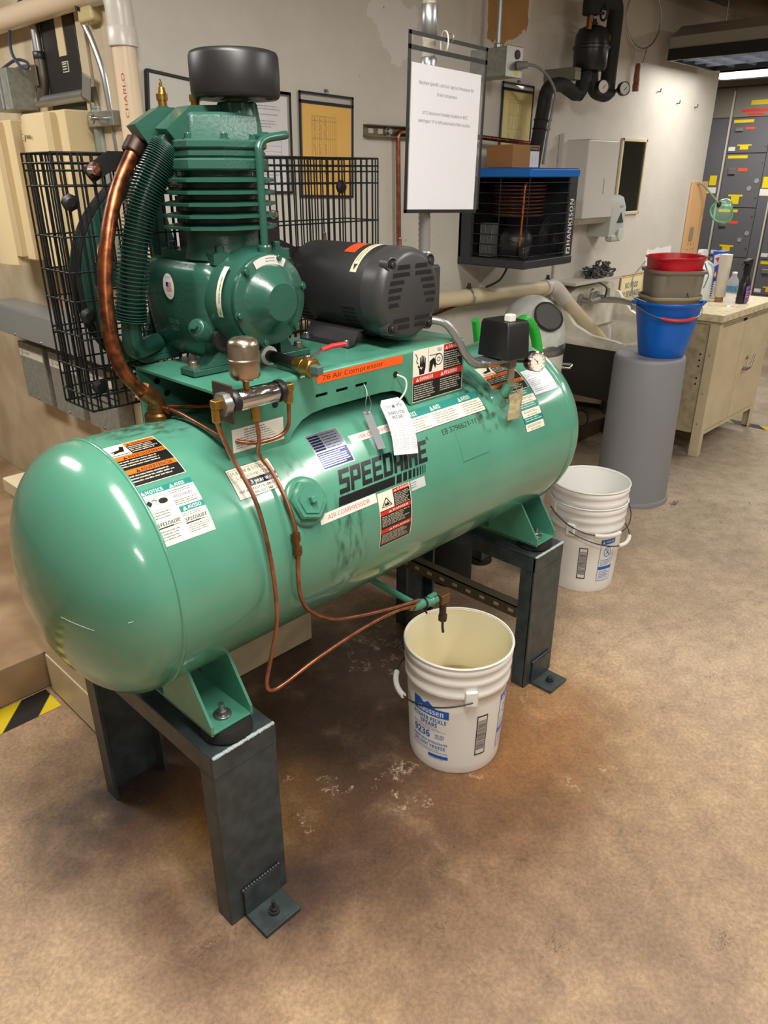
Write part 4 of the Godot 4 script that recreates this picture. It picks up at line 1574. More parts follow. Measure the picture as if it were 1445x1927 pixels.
	b.cyl(d1 + dd * 0.026, d1 + dd * 0.026 + Vector3(0, 0.02, 0), 0.0095, -1, 14)
	put("drain_valve", b, M.brass, pm)
	b = mb()
	b.box(d1 + dd * 0.055, Vector3(0.018, 0.018, 0.024), 0.003, Basis(Vector3.UP, 0.1))
	put("drain_plug", b, mat("plug_blue", c8(88, 116, 118), 0.4, 0.4), pm)
	var hv := d1 + dd * 0.026 + Vector3(0, 0.018, 0)
	b = mb()
	b.box(hv + Vector3(0.018, 0.004, 0.002), Vector3(0.042, 0.003, 0.014), 0.001, Basis(Vector3.BACK, 0.35))
	b.hexnut(hv - Vector3(0, 0.002, 0), Vector3.UP, 0.007, 0.008)
	put("valve_stem", b, M.steel, pm)
	b = mb()
	b.tube([hv + Vector3(0.034, 0.011, 0.003), hv + Vector3(0.06, 0.015, 0.005), hv + Vector3(0.094, 0.015, 0.008)], [0.0045, 0.0055, 0.005], 8)
	put("valve_lever", b, mat("lever_red", c8(190, 40, 44), 0.4), pm)
	# cylinder flange, barrel, fins
	b = mb()
	b.prism(octo(0.092, 0.108, 0.014), 1.363, 1.383, Transform3D(Basis(E1, E2, Vector3.UP), Vector3(0.928, 0, -1.35)), false)
	put("barrel_flange", b, M.pump_green, pm)
	for q in [[0.855, -1.262], [0.905, -1.25], [0.995, -1.268], [0.855, -1.35], [0.855, -1.43], [1.0, -1.43]]:
		put("flange_bolt", mb().bolt(Vector3(q[0], 1.382, q[1]), Vector3.UP, 0.009, 0.015), M.pump_green, pm)
	var ax := Vector3(0.900, 0, -1.315)
	b = mb()
	b.lathe([Vector2(0.076, 1.37), Vector2(0.070, 1.39), Vector2(0.067, 1.53)], ax, Vector3.UP, 48)
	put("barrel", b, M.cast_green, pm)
	for i in 5:
		b = mb()
		var y := 1.429 + i * 0.0205
		var o := octo(0.10, 0.10, 0.052)
		var edge := []
		for h in [-0.0035, 0.0015]:
			edge.append(ring_at(o, ax + Vector3(0, y + h, 0), E1, E2))
		var root := [ring_at(octo(0.067, 0.067, 0.032), ax + Vector3(0, y - 0.007, 0), E1, E2), ring_at(octo(0.067, 0.067, 0.032), ax + Vector3(0, y + 0.007, 0), E1, E2)]
		b.loft([root[0], edge[0], edge[1], root[1]], true, true, 0.9)
		put("cooling_fin", b, M.pump_green, pm)
	# valve plates and head
	for q in [[1.527, 1.547, 0.090, 0.046, "valve_plate"], [1.5485, 1.561, 0.086, 0.044, "valve_plate"], [1.5625, 1.578, 0.089, 0.046, "head_flange"]]:
		b = mb()
		var o := octo(q[2], q[2], q[3])
		var o2 := octo(q[2] - 0.003, q[2] - 0.003, q[3])
		b.loft([ring_at(o2, ax + Vector3(0, q[0], 0), E1, E2), ring_at(o, ax + Vector3(0, q[0] + 0.003, 0), E1, E2), ring_at(o, ax + Vector3(0, q[1] - 0.003, 0), E1, E2), ring_at(o2, ax + Vector3(0, q[1], 0), E1, E2)], true, true, 0.9)
		put(q[4], b, M.cast_green, pm)
	b = mb()
	b.prism(octo(0.083, 0.083, 0.042), 1.54, 1.566, Transform3D(Basis(E1, E2, Vector3.UP), ax))
	put("gasket", b, M.tube_green, pm)
	b = mb()
	var h0 := octo(0.078, 0.078, 0.036)
	b.loft([ring_at(h0, ax + Vector3(0, 1.577, 0), E1, E2), ring_at(h0, ax + Vector3(0.004, 1.595, 0), E1, E2, 0.97, 0.97), ring_at(h0, ax + Vector3(0.008, 1.617, -0.004), E1, E2, 0.94, 0.94), ring_at(h0, ax + Vector3(0.010, 1.622, -0.006), E1, E2, 0.88, 0.88)], true, true, 0.85)
	put("cylinder_head", b, M.cast_green, pm)
	b = mb()
	b.lathe([Vector2(0.046, 1.577), Vector2(0.042, 1.605), Vector2(0.037, 1.638), Vector2(0.035, 1.641), Vector2(0.02, 1.641)], Vector3(0.938, 0, -1.288), Vector3.UP, 28)
	for k in 3:
		var a := -0.25 + k * 0.62
		b.box(Vector3(0.938, 1.614, -1.288) + Vector3(-sin(a) * 0.034, 0, cos(a) * 0.034), Vector3(0.010, 0.055, 0.014), 0.003, Basis(Vector3.UP, -a))
	put("intake_neck", b, M.cast_green, pm)
	for k in 8:
		var a := TAU * k / 8 + PI / 8
		put("head_bolt", mb().bolt(ax + Vector3(cos(a) * 0.083, 1.577, sin(a) * 0.083), Vector3.UP, 0.007, 0.011), M.pump_green, pm)
	# delivery elbows: square cast blocks that turn down
	for q in [[Vector3(0.905, 1.602, -1.322), Vector3(0.862, 1.602, -1.328), Vector3(0.826, 1.570, -1.338), 0.048], [Vector3(0.90, 1.602, -1.395), Vector3(0.846, 1.604, -1.41), Vector3(0.808, 1.578, -1.42), 0.044]]:
		b = mb()
		b.tube([q[0], q[1], q[2]], q[3], 4, false, true, false, PI / 4)
		put("delivery_elbow", b, M.pump_green, pm)
	b = mb()
	b.hexnut(Vector3(0.828, 1.574, -1.342), Vector3(-0.5, -0.75, 0), 0.026, 0.03)
	put("elbow_nut", b, M.pump_green, pm)
	for q in [Vector3(0.862, 1.628, -1.42), Vector3(0.905, 1.626, -1.375)]:
		b = mb()
		b.cyl(q, q + Vector3(0, 0.01, 0), 0.011, -1, 14)
		put("valve_seat", b, M.pump_green, pm)
		b = mb()
		b.cyl(q + Vector3(0, 0.01, 0), q + Vector3(0, 0.022, 0), 0.0085, -1, 14)
		b.hexnut(q + Vector3(0, 0.02, 0), Vector3.UP, 0.0105, 0.012)
		b.cyl(q + Vector3(0, 0.032, 0), q + Vector3(0, 0.042, 0), 0.0085, 0.0065, 14)
		b.cyl(q + Vector3(0, 0.042, 0), q + Vector3(0, 0.05, 0), 0.003, -1, 8)
		b.tube(circle(q + Vector3(0, 0.048, 0), 0.007, Vector3(1, 0, 1), 16), 0.0009, 5, true)
		put("safety_valve", b, M.brass, pm)
	# unloader tube up the front corner
	b = mb()
	var up := [Vector3(0.925, 1.392, -1.214), Vector3(0.925, 1.54, -1.214), Vector3(0.928, 1.567, -1.216), Vector3(0.947, 1.580, -1.219), Vector3(0.985, 1.586, -1.222), Vector3(1.0, 1.588, -1.226)]
	b.tube(spline(up, 6), 0.0075, 12)
	b.hexnut(Vector3(0.925, 1.375, -1.214), Vector3.UP, 0.014, 0.022)
	b.hexnut(Vector3(0.925, 1.355, -1.214), Vector3.UP, 0.011, 0.02)
	b.cyl(Vector3(0.947, 1.585, -1.26), Vector3(0.952, 1.582, -1.219), 0.009, -1, 12)
	put("unloader_tube", b, M.pump_green, pm)
	# intercooler: a finned tube that sweeps down to the case
	b = mb()
	var ic := spline([Vector3(0.818, 1.565, -1.345), Vector3(0.795, 1.535, -1.35), Vector3(0.765, 1.483, -1.356), Vector3(0.742, 1.42, -1.362), Vector3(0.726, 1.34, -1.37), Vector3(0.716, 1.262, -1.38)], 14)
	b.tube(ic, 0.0235, 16)
	var tail := bends([Vector3(0.716, 1.262, -1.38), Vector3(0.714, 1.20, -1.385), Vector3(0.80, 1.193, -1.455), Vector3(0.84, 1.193, -1.47)], 0.035)
	b.tube(tail, 0.0195, 16)
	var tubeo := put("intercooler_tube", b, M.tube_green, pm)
	b = mb()
	var nf := 58
	for i in nf:
		var s := float(i) / (nf - 1) * (ic.size() - 1.001)
		var k := int(s)
		var p: Vector3 = ic[k].lerp(ic[k + 1], s - k)
		var d: Vector3 = (ic[k + 1] - ic[k]).normalized()
		b.lathe([Vector2(0.022, -0.0014), Vector2(0.0305, -0.0007), Vector2(0.0305, 0.0007), Vector2(0.022, 0.0014)], p, d, 22)
	var fins := put("tube_fins", b, M.tube_green, pm)
	fins.set_meta("kind", "stuff")
	# air filter
	var fc := Vector3(0.939, 1.638, -1.290)
	b = mb()
	b.cyl(fc, fc + Vector3(0, 0.02, 0), 0.022, -1, 20)
	b.hexnut(fc + Vector3(0, 0.002, 0), Vector3.UP, 0.0215, 0.008)
	put("filter_nipple", b, mat("nipple_bronze", c8(112, 104, 66), 0.35, 0.8), pm)
	var ff := put("air_filter", mb().lathe([Vector2(0, 0.012), Vector2(0.026, 0.012), Vector2(0.03, 0.009), Vector2(0.076, 0.009), Vector2(0.079, 0.011), Vector2(0.0815, 0.016), Vector2(0.082, 0.045), Vector2(0.0813, 0.076), Vector2(0.0785, 0.0825), Vector2(0.072, 0.085), Vector2(0, 0.086)], fc, Vector3.UP, 72, 0, TAU, 0.6), M.black_paint, t)
	for k in 3:
		var a := TAU * k / 3 + 0.3
		put("filter_bolt", mb().bolt(fc + Vector3(cos(a) * 0.012, 0.0858, sin(a) * 0.012), Vector3.UP, 0.0035, 0.007), M.steel, ff)
	for k in 3:
		var a := TAU * k / 3 + 0.9
		put("filter_slot", mb().cyl(fc + Vector3(cos(a) * 0.062, 0.0082, sin(a) * 0.062), fc + Vector3(cos(a) * 0.062, 0.0095, sin(a) * 0.062), 0.007, -1, 12), M.void_black, ff)

func motor(t: Node3D) -> void:
	var mo := Node3D.new()
	mo.name = "motor"
	mo.position = Vector3(1.28 - 1.2, 1.157 - 0.508, -1.32 - TZ)
	t.add_child(mo)
	var c := Vector3(1.281, 1.274, 0)
	var b := mb()
	b.lathe([Vector2(0.0, -1.50), Vector2(0.07, -1.50), Vector2(0.092, -1.49), Vector2(0.099, -1.475), Vector2(0.1005, -1.46), Vector2(0.1005, -1.215), Vector2(0.099, -1.213)], c, Vector3.BACK, 64)
	put("motor_shell", b, M.motor_black, mo)
	b = mb()
	b.lathe([Vector2(0.102, -1.216), Vector2(0.102, -1.178), Vector2(0.0995, -1.166), Vector2(0.093, -1.156), Vector2(0.084, -1.1515), Vector2(0.0, -1.149)], c, Vector3.BACK, 64, 0, TAU, 0.7)
	put("end_bell", b, M.motor_grey, mo)
	# vent slots in the end bell
	var slots := []
	for i in 6:
		var y := 0.062 - i * 0.0158
		var outer := sqrt(maxf(0.0001, 0.079 * 0.079 - y * y))
		var inner := 0.008 if i < 2 else 0.026 + 0.006 * (i - 2 if i < 5 else 3)
		slots.append([y, inner, outer])
	slots.append([-0.052, 0.008, 0.062])
	slots.append([-0.067, 0.008, 0.046])
	for s in slots:
		for sx in [-1.0, 1.0]:
			b = mb()
			var z: float = -1.1492 - (s[2] / 0.084) * 0.0016
			b.prism([Vector2(sx * s[1], s[0] - 0.0042), Vector2(sx * s[2], s[0] - 0.0042), Vector2(sx * (s[2] - 0.003), s[0] + 0.0042), Vector2(sx * (s[1] + 0.003), s[0] + 0.0042)], -0.004, 0.0006, Transform3D(Basis(), Vector3(c.x, c.y, z)))
			put("vent_slot", b, M.void_black, mo)
	for q in [[-0.062, 0.068], [0.062, 0.068], [-0.062, -0.068], [0.062, -0.068]]:
		b = mb()
		b.lathe([Vector2(0.0175, -0.02), Vector2(0.0165, 0.003), Vector2(0.014, 0.004), Vector2(0.0125, 0.0), Vector2(0, 0.0)], Vector3(c.x + q[0], c.y + q[1], -1.158), Vector3.BACK, 20)
		put("bolt_boss", b, M.motor_grey, mo)
		put("bolt", mb().bolt(Vector3(c.x + q[0], c.y + q[1], -1.157), Vector3.BACK, 0.007, 0.009), M.dark_steel, mo)
	# louvres low on the side, two banks
	for zz in [-1.26, -1.43]:
		for i in 6:
			b = mb()
			var a := deg_to_rad(196 + i * 7.0)
			var p := c + Vector3(cos(a) * 0.1006, sin(a) * 0.1006, zz)
			b.box(p, Vector3(0.0022, 0.006, 0.045), 0.0008, Basis(Vector3.BACK, a))
			put("side_louvre", b, M.void_black, mo)
	# grease nipples
	for zz in [-1.19, -1.44]:
		b = mb()
		b.cyl(c + Vector3(0, 0.1, zz), c + Vector3(0, 0.113, zz), 0.005, 0.004, 10)
		b.ball(c + Vector3(0, 0.116, zz), Vector3(0.004, 0.004, 0.004), 8)
		put("grease_nipple", b, mat("nipple", c8(120, 92, 84), 0.4, 0.7), mo)
	# stickers
	var cv := Cv.new(180, 40, c8(226, 214, 178))
	cv.frame(0, 0, 180, 40, 2, c8(60, 56, 44))
	cv.poly([Vector2(8, 20), Vector2(34, 8), Vector2(34, 32)], c8(60, 56, 44))
	cv.words(46, 8, 124, 6, 2, c8(60, 56, 44), rng)
	b = mb()
	b.patch(func(u, v):
		var a := deg_to_rad(lerpf(152, 88, u))
		return c + Vector3(cos(a) * 0.1011, sin(a) * 0.1011, lerpf(-1.262, -1.24, v)), 12, 1)
	put("direction_label", b, printed("direction_label", cv.tex(), 0.4), mo)
	b = mb()
	b.patch(func(u, v):
		var a := deg_to_rad(lerpf(122, 92, u))
		return c + Vector3(cos(a) * 0.1011, sin(a) * 0.1011, lerpf(-1.315, -1.28, v)), 8, 1)
	put("red_sticker", b, mat("sticker_orange", c8(236, 74, 34), 0.45), mo)
	# bent foot
	b = mb()
	var prf := []
	for q in [[-0.118, 0.0], [-0.1, 0.004], [-0.082, 0.03], [-0.062, 0.036], [-0.035, 0.018], [0.035, 0.018], [0.062, 0.036], [0.082, 0.03], [0.1, 0.004], [0.118, 0.0]]:
		prf.append(Vector2(q[0], q[1] + 0.004))
	var lower := []
	for q in prf:
		lower.append(q - Vector2(0, 0.004))
	lower.reverse()
	b.prism(prf + lower, -0.085, 0.085, Transform3D(Basis(), Vector3(c.x, 1.157, -1.325)))
	put("motor_foot", b, M.motor_black, mo)
	for sx in [-1.0, 1.0]:
		for zz in [-1.255, -1.395]:
			put("foot_bolt", mb().bolt(Vector3(c.x + sx * 0.108, 1.161, zz), Vector3.UP, 0.008, 0.013), M.steel, mo)
	# terminal box on the far side
	b = mb()
	b.bx(1.375, 1.492, 1.205, 1.316, -1.34, -1.243, 0.006)
	put("terminal_box", b, M.motor_grey, mo)

func guard(t: Node3D) -> void:
	# flywheel, belt, motor pulley, wire cage
	var wc := Vector3(0.912, 1.31, -1.545)
	var b := mb()
	b.lathe([Vector2(0.188, -0.03), Vector2(0.217, -0.03), Vector2(0.219, -0.02), Vector2(0.208, -0.008), Vector2(0.219, 0.002), Vector2(0.208, 0.014), Vector2(0.219, 0.026), Vector2(0.217, 0.03), Vector2(0.193, 0.03), Vector2(0.188, 0.022), Vector2(0.188, -0.03)], wc, Vector3.BACK, 80)
	b.lathe([Vector2(0, -0.04), Vector2(0.04, -0.04), Vector2(0.042, 0.045), Vector2(0, 0.05)], wc, Vector3.BACK, 28)
	var fw := put("flywheel", b, M.pump_green, t)
	for k in 5:
		var a := TAU * k / 5 + 0.5
		var T := Transform3D(Basis(Vector3(cos(a), sin(a), 0), Vector3(-sin(a), cos(a), 0), Vector3.BACK), wc)
		b = mb()
		b.prism([Vector2(0.03, -0.03), Vector2(0.192, -0.022), Vector2(0.192, 0.022), Vector2(0.03, 0.03)], -0.008, 0.008, T)
		put("spoke", b, M.pump_green, fw)
	b = mb()
	var pc := Vector3(1.281, 1.274, -1.545)
	b.lathe([Vector2(0, -0.03), Vector2(0.05, -0.03), Vector2(0.05, 0.03), Vector2(0, 0.03)], pc, Vector3.BACK, 32)
	put("motor_pulley", b, M.black, t)
	b = mb()
	var loop := []
	for k in 33:
		var a := PI / 2 + 0.1 + (PI + 0.1) * k / 32
		loop.append(wc + Vector3(cos(a), sin(a), 0) * 0.2165)
	for k in 17:
		var a := -PI / 2 + 0.1 + (PI - 0.2) * k / 16
		loop.append(pc + Vector3(cos(a), sin(a), 0) * 0.054)
	for dz in [-0.012, 0.010]:
		var lp := []
		for p in loop:
			lp.append(p + Vector3(0, 0, dz))
		b.tube(lp, 0.007, 8, true)
	put("drive_belt", b, M.rubber, t)
	var cage := Node3D.new()
	cage.name = "belt_guard"
	cage.position = Vector3(1.08 - 1.2, 1.067 - 0.508, -1.55 - TZ)
	t.add_child(cage)
	var x0 := 0.657
	var x1 := 1.512
	var y0 := 1.067
	var y1 := 1.557
	var zf := -1.485
	var zb := -1.612
	var r := 0.002
	for z in [zf, zb]:
		b = mb()
		var nx := 44
		for i in nx:
			var x := lerpf(x0, x1, float(i) / (nx - 1))
			b.tube([Vector3(x, y0, z), Vector3(x, y1, z)], r, 6)
		for k in 6:
			var xx: float = [x0 + 0.012, x0 + 0.036, x0 + 0.05, x1 - 0.13, x1 - 0.142, x1 - 0.012][k]
			b.tube([Vector3(xx, y0, z + 0.003), Vector3(xx, y1, z + 0.003)], r, 6)
		for y in [y0 + 0.03, y0 + 0.06, 1.155, 1.215, 1.228, 1.29, 1.345, 1.41, 1.50, 1.527, 1.54]:
			b.tube([Vector3(x0, y, z + r), Vector3(x1, y, z + r)], r, 6)
		for y in [y0, y1]:
			b.tube([Vector3(x0, y, z), Vector3(x1, y, z)], r * 1.3, 6)
		var g := put("wire_panel", b, M.wire_black, cage)
		g.set_meta("kind", "stuff")
	b = mb()
	for y in [y0, y1]:
		var nx := 35
		for i in nx:
			var x := lerpf(x0, x1, float(i) / (nx - 1))
			b.tube([Vector3(x, y, zf), Vector3(x, y, zb)], r, 6)
	for x in [x0, x1]:
		for i in 5:
			var z := lerpf(zf, zb, (i + 1.0) / 6)
			b.tube([Vector3(x, y0, z), Vector3(x, y1, z)], r, 6)
		for y in [y0, y0 + 0.03, 1.155, 1.222, 1.29, 1.345, 1.41, 1.50, 1.54, y1]:
			b.tube([Vector3(x, y, zf), Vector3(x, y, zb)], r, 6)
	var g2 := put("wire_rim", b, M.wire_black, cage)
	g2.set_meta("kind", "stuff")
	for q in [[x0 + 0.02, 1.472, zf], [x0 + 0.02, 1.262, zf], [x0 + 0.02, 1.118, zf], [x1 - 0.136, 1.492, zf]]:
		b = mb()
		b.lathe([Vector2(0, 0), Vector2(0.016, 0), Vector2(0.016, 0.006), Vector2(0.008, 0.01), Vector2(0, 0.01)], Vector3(q[0], q[1], q[2] + 0.003), Vector3.BACK, 8, 0, TAU, 0.99)
		put("wire_clip", b, M.wire_black, cage)
	# black hanger plates with bolts
	b = mb()
	b.prism([Vector2(0.708, 1.530), Vector2(0.727, 1.505), Vector2(0.765, 1.525), Vector2(0.80, 1.534), Vector2(0.86, 1.545), Vector2(0.86, 1.561), Vector2(0.765, 1.561)], -0.004, 0, Transform3D(Basis(), Vector3(0, 0, -1.472)))
	put("guard_bracket", b, M.black_satin, cage)
	put("bracket_bolt", mb().bolt(Vector3(0.730, 1.527, -1.472), Vector3.BACK, 0.010, 0.014), M.chrome, cage)
	b = mb()
	b.bx(1.125, 1.168, 1.20, 1.443, -1.478, -1.472)
	b.prism([Vector2(1.15, 1.39), Vector2(1.42, 1.275), Vector2(1.42, 1.25), Vector2(1.15, 1.36)], -0.006, 0, Transform3D(Basis(), Vector3(0, 0, -1.478)))
	put("guard_bracket", b, M.black_satin, cage)
	put("bracket_bolt", mb().bolt(Vector3(1.15, 1.436, -1.472), Vector3.BACK, 0.0065, 0.014), M.chrome, cage)
	b = mb()
	b.bx(0.90, 0.935, 1.35, 1.48, -1.475, -1.47)
	put("guard_bracket", b, M.black_satin, cage)

func plumbing(t: Node3D) -> void:
	# old copper delivery pipe with its brass elbow on the tank
	var b := mb()
	b.tube(spline([Vector3(0.800, 1.574, -1.42), Vector3(0.775, 1.545, -1.414), Vector3(0.728, 1.485, -1.396), Vector3(0.685, 1.405, -1.372), Vector3(0.662, 1.325, -1.358), Vector3(0.652, 1.245, -1.345), Vector3(0.66, 1.185, -1.338), Vector3(0.685, 1.143, -1.335), Vector3(0.706, 1.124, -1.335)], 8), 0.0135, 16)
	var dp := put("delivery_pipe", b, M.old_copper, t)
	put("pipe_nut", mb().hexnut(Vector3(0.802, 1.577, -1.421), Vector3(-0.6, -0.75, 0.06), 0.021, 0.03), mat("dark_nut", c8(52, 34, 28), 0.45, 0.6), dp)
	b = mb()
	b.hexnut(Vector3(0.695, 1.133, -1.335), Vector3(0.7, -0.65, 0), 0.02, 0.022)
	put("pipe_nut", b, M.old_brass, dp)
	b = mb()
	b.tube(bends([Vector3(0.709, 1.12, -1.335), Vector3(0.722, 1.108, -1.335), Vector3(0.722, 1.07, -1.335)], 0.02), 0.0175, 14)
	b.cyl(Vector3(0.722, 1.092, -1.335), Vector3(0.722, 1.078, -1.335), 0.0195, -1, 18)
	b.hexnut(Vector3(0.722, 1.052, -1.335), Vector3.UP, 0.026, 0.032)
	put("tank_elbow", b, M.old_brass, dp)
	b = mb()
	b.lathe([Vector2(0.05, -0.012), Vector2(0.046, -0.004), Vector2(0.036, 0.002), Vector2(0.027, 0.012), Vector2(0.025, 0.016), Vector2(0, 0.016)], Vector3(0.722, 1.04, -1.335), Vector3(0, 1, -0.12), 28)
	put("tank_boss", b, M.tank_green, t)
	# drain filter bracket, canister and stainless bowl
	b = mb()
	b.bx(0.722, 0.727, 1.115, 1.185, -1.128, -1.07, 0.001)
	b.bx(0.722, 0.83, 1.128, 1.14, -1.131, -1.124)
	put("canister_bracket", b, mat("bracket_brown", c8(58, 42, 36), 0.5), t)
	var p0 := Vector3(0.726, 1.152, -1.085)
	var p1 := Vector3(0.848, 1.152, -1.085)
	var dx := Vector3.RIGHT
	b = mb()
	b.cyl(p0 + dx * 0.015, p1 - dx * 0.012, 0.0195, -1, 28, 0.001)
	var can := put("canister", b, M.chrome, t)
	b = mb()
	b.lathe([Vector2(0, 0.002), Vector2(0.018, 0.002), Vector2(0.021, 0.006), Vector2(0.021, 0.016), Vector2(0, 0.016)], p0, dx, 24)
	put("end_cap", b, M.black, can)
	b = mb()
	b.lathe([Vector2(0, -0.014), Vector2(0.021, -0.014), Vector2(0.021, -0.004), Vector2(0.018, 0), Vector2(0, 0)], p1, dx, 24)
	put("end_cap", b, M.black, can)
	var cv := Cv.new(160, 40, Color(0, 0, 0, 0))
	cv.text("V21", 12, 18, 9, c8(40, 44, 60), true)
	cv.words(30, 22, 100, 7, 1, c8(60, 64, 80), rng)
	cv.stroke([Vector2(140, 10), Vector2(148, 16), Vector2(140, 22), Vector2(150, 24)], 3, c8(20, 22, 30))
	var lm := printed("canister_print", cv.tex(), 0.3)
	lm.transparency = BaseMaterial3D.TRANSPARENCY_ALPHA_SCISSOR
	b = mb()
	b.patch(func(u, v):
		var a := deg_to_rad(lerpf(75, 5, v))
		return Vector3(lerpf(0.745, 0.832, u), p0.y + 0.0197 * sin(a), p0.z + 0.0197 * cos(a)), 1, 8)
	put("print", b, lm, can)
	b = mb()
	b.hexnut(p0 - dx * 0.018, dx, 0.022, 0.018)
	put("lock_nut", b, M.zinc, can)
	b = mb()
	b.box(p0 + Vector3(-0.024, 0.002, 0.0), Vector3(0.022, 0.018, 0.018), 0.003)
	b.hexnut(p0 + Vector3(-0.028, -0.006, 0), Vector3.DOWN, 0.0085, 0.024)
	put("fitting", b, M.brass, can)
	b = mb()
	b.hexnut(Vector3(0.782, 1.135, -1.085), Vector3.DOWN, 0.0095, 0.012)
	b.hexnut(Vector3(0.782, 1.123, -1.085), Vector3.DOWN, 0.0085, 0.016)
	put("fitting", b, M.brass, can)
	b = mb()
	b.box(p1 + Vector3(0.012, 0.002, 0.0), Vector3(0.02, 0.018, 0.018), 0.003)
	b.hexnut(p1 + Vector3(0.013, -0.006, 0), Vector3.DOWN, 0.0085, 0.022)
	put("fitting", b, M.brass, can)
	b = mb()
	b.cyl(Vector3(0.766, 1.168, -1.085), Vector3(0.766, 1.187, -1.085), 0.006, -1, 12)
	put("fitting", b, M.brass, can)
	b = mb()
	b.lathe([Vector2(0, 0), Vector2(0.012, 0.001), Vector2(0.023, 0.005), Vector2(0.0275, 0.011), Vector2(0.028, 0.036), Vector2(0.0295, 0.0372), Vector2(0.0295, 0.0402), Vector2(0.028, 0.0415), Vector2(0.028, 0.064), Vector2(0.0255, 0.072), Vector2(0.018, 0.077), Vector2(0.007, 0.079), Vector2(0, 0.079)], Vector3(0.766, 1.184, -1.085), Vector3.UP, 36)
	put("surge_bottle", b, mat("stainless", c8(176, 160, 142), 0.28, 0.95), t)
	# small copper tubes
	var r := 0.0042
	b = mb()
	b.tube(spline([Vector3(0.698, 1.122, -1.085), Vector3(0.705, 1.10, -1.086), Vector3(0.722, 1.05, -1.082), Vector3(0.737, 0.97, -1.042), Vector3(0.738, 0.88, -1.014), Vector3(0.742, 0.79, -1.008), Vector3(0.738, 0.72, -1.006), Vector3(0.718, 0.655, -1.004), Vector3(0.70, 0.605, -1.0), Vector3(0.708, 0.58, -1.0), Vector3(0.745, 0.574, -1.004), Vector3(0.85, 0.575, -1.02), Vector3(1.0, 0.568, -1.04), Vector3(1.12, 0.556, -1.05), Vector3(1.205, 0.534, -1.056)], 8), r, 10)
	put("copper_tube", b, M.copper, t)
	b = mb()
	b.tube(spline([Vector3(0.782, 1.11, -1.085), Vector3(0.786, 1.07, -1.085), Vector3(0.793, 1.035, -1.1), Vector3(0.808, 0.995, -1.078), Vector3(0.81, 0.93, -1.034), Vector3(0.808, 0.87, -1.016), Vector3(0.806, 0.80, -1.016), Vector3(0.815, 0.74, -1.022), Vector3(0.85, 0.685, -1.035), Vector3(0.92, 0.63, -1.045), Vector3(1.0, 0.60, -1.048), Vector3(1.12, 0.568, -1.05), Vector3(1.22, 0.545, -1.055)], 8), r, 10)
	var ct := put("copper_tube", b, M.copper, t)
	b = mb()
	b.hexnut(Vector3(0.809, 0.887, -1.022), Vector3(0, -1, 0.1), 0.0095, 0.018)
	b.hexnut(Vector3(0.808, 0.86, -1.017), Vector3(0, -1, 0.05), 0.0095, 0.018)
	b.cyl(Vector3(0.809, 0.89, -1.022), Vector3(0.807, 0.835, -1.016), 0.006, -1, 10)
	put("union", b, M.old_brass, ct)
	b = mb()
	b.tube(bends([p1 + Vector3(0.013, -0.02, 0), Vector3(0.862, 1.062, -1.09), Vector3(0.80, 1.05, -1.11), Vector3(0.752, 1.063, -1.14), Vector3(0.742, 1.088, -1.28), Vector3(0.735, 1.092, -1.318)], 0.03), r, 10)
	put("copper_tube", b, M.copper, t)
	b = mb()
	b.tube([Vector3(0.737, 1.096, -1.315), Vector3(0.77, 1.102, -1.25), Vector3(0.83, 1.112, -1.18)], r, 10)
	put("copper_tube", b, M.old_copper, t)
	b = mb()
	b.hexnut(Vector3(0.728, 1.09, -1.325), Vector3(0.3, 0, 1), 0.009, 0.02)
	put("tube_nut", b, M.old_copper, t)
	# pressure switch on its riser, with gauge
	var q := tk(1.56, 43, -0.005)
	b = mb()
	b.lathe([Vector2(0.034, -0.004), Vector2(0.028, 0.006), Vector2(0.018, 0.014), Vector2(0.016, 0.026)], q, tk(1.56, 43, 1) - q, 22)
	b.tube(bends([q, tk(1.56, 43, 0.03), Vector3(1.562, 1.034, -1.064)], 0.012), 0.0145, 14)
	put("switch_port", b, M.tank_green, t)
	b = mb()
	b.cyl(Vector3(1.562, 1.03, -1.064), Vector3(1.562, 1.082, -1.064), 0.010, -1, 14)
	put("riser", b, mat("riser_grey", c8(164, 156, 136), 0.4, 0.6), t)
	b = mb()
	b.box(Vector3(1.556, 1.093, -1.07), Vector3(0.026, 0.034, 0.04), 0.004)
	b.cyl(Vector3(1.535, 1.085, -1.085), Vector3(1.535, 1.10, -1.085), 0.012, -1, 12)
	put("manifold", b, mat("manifold", c8(140, 132, 120), 0.35, 0.8), t)
	var sb := Basis(Vector3.UP, deg_to_rad(-8))
	b = mb()
	var sc := Vector3(1.54, 1.152, -1.075)
	var s0 := rrect(0.041, 0.052, 0.007, 3)
	b.loft([ring_at(s0, sc + Vector3(0, -0.044, 0), sb.x, sb.z), ring_at(s0, sc + Vector3(0, 0.036, 0), sb.x, sb.z, 0.93, 0.92), ring_at(s0, sc + Vector3(0, 0.044, 0), sb.x, sb.z, 0.85, 0.85)], true, true, 0.6)
	var ps := put("pressure_switch", b, M.black, t)
	b = mb()
	b.box(sc + Vector3(-0.012, 0.052, 0.022), Vector3(0.022, 0.018, 0.022), 0.003, sb)
	put("switch_knob", b, M.white_plastic, ps)
	b = mb()
	b.box(Vector3(1.515, 1.098, -1.09), Vector3(0.08, 0.012, 0.06), 0.003, sb)
	put("base_plate", b, M.zinc, ps)
	var g := Vector3(1.636, 1.082, -1.045)
	var gd := Vector3(-0.35, 0.12, 1).normalized()
	b = mb()
	b.cyl(Vector3(1.565, 1.092, -1.07), g - gd * 0.01, 0.006, -1, 12)
	b.lathe([Vector2(0, -0.014), Vector2(0.024, -0.014), Vector2(0.0255, -0.01), Vector2(0.0255, 0.008)], g, gd, 32)
	var ga := put("gauge", b, M.black, t)
	b = mb()
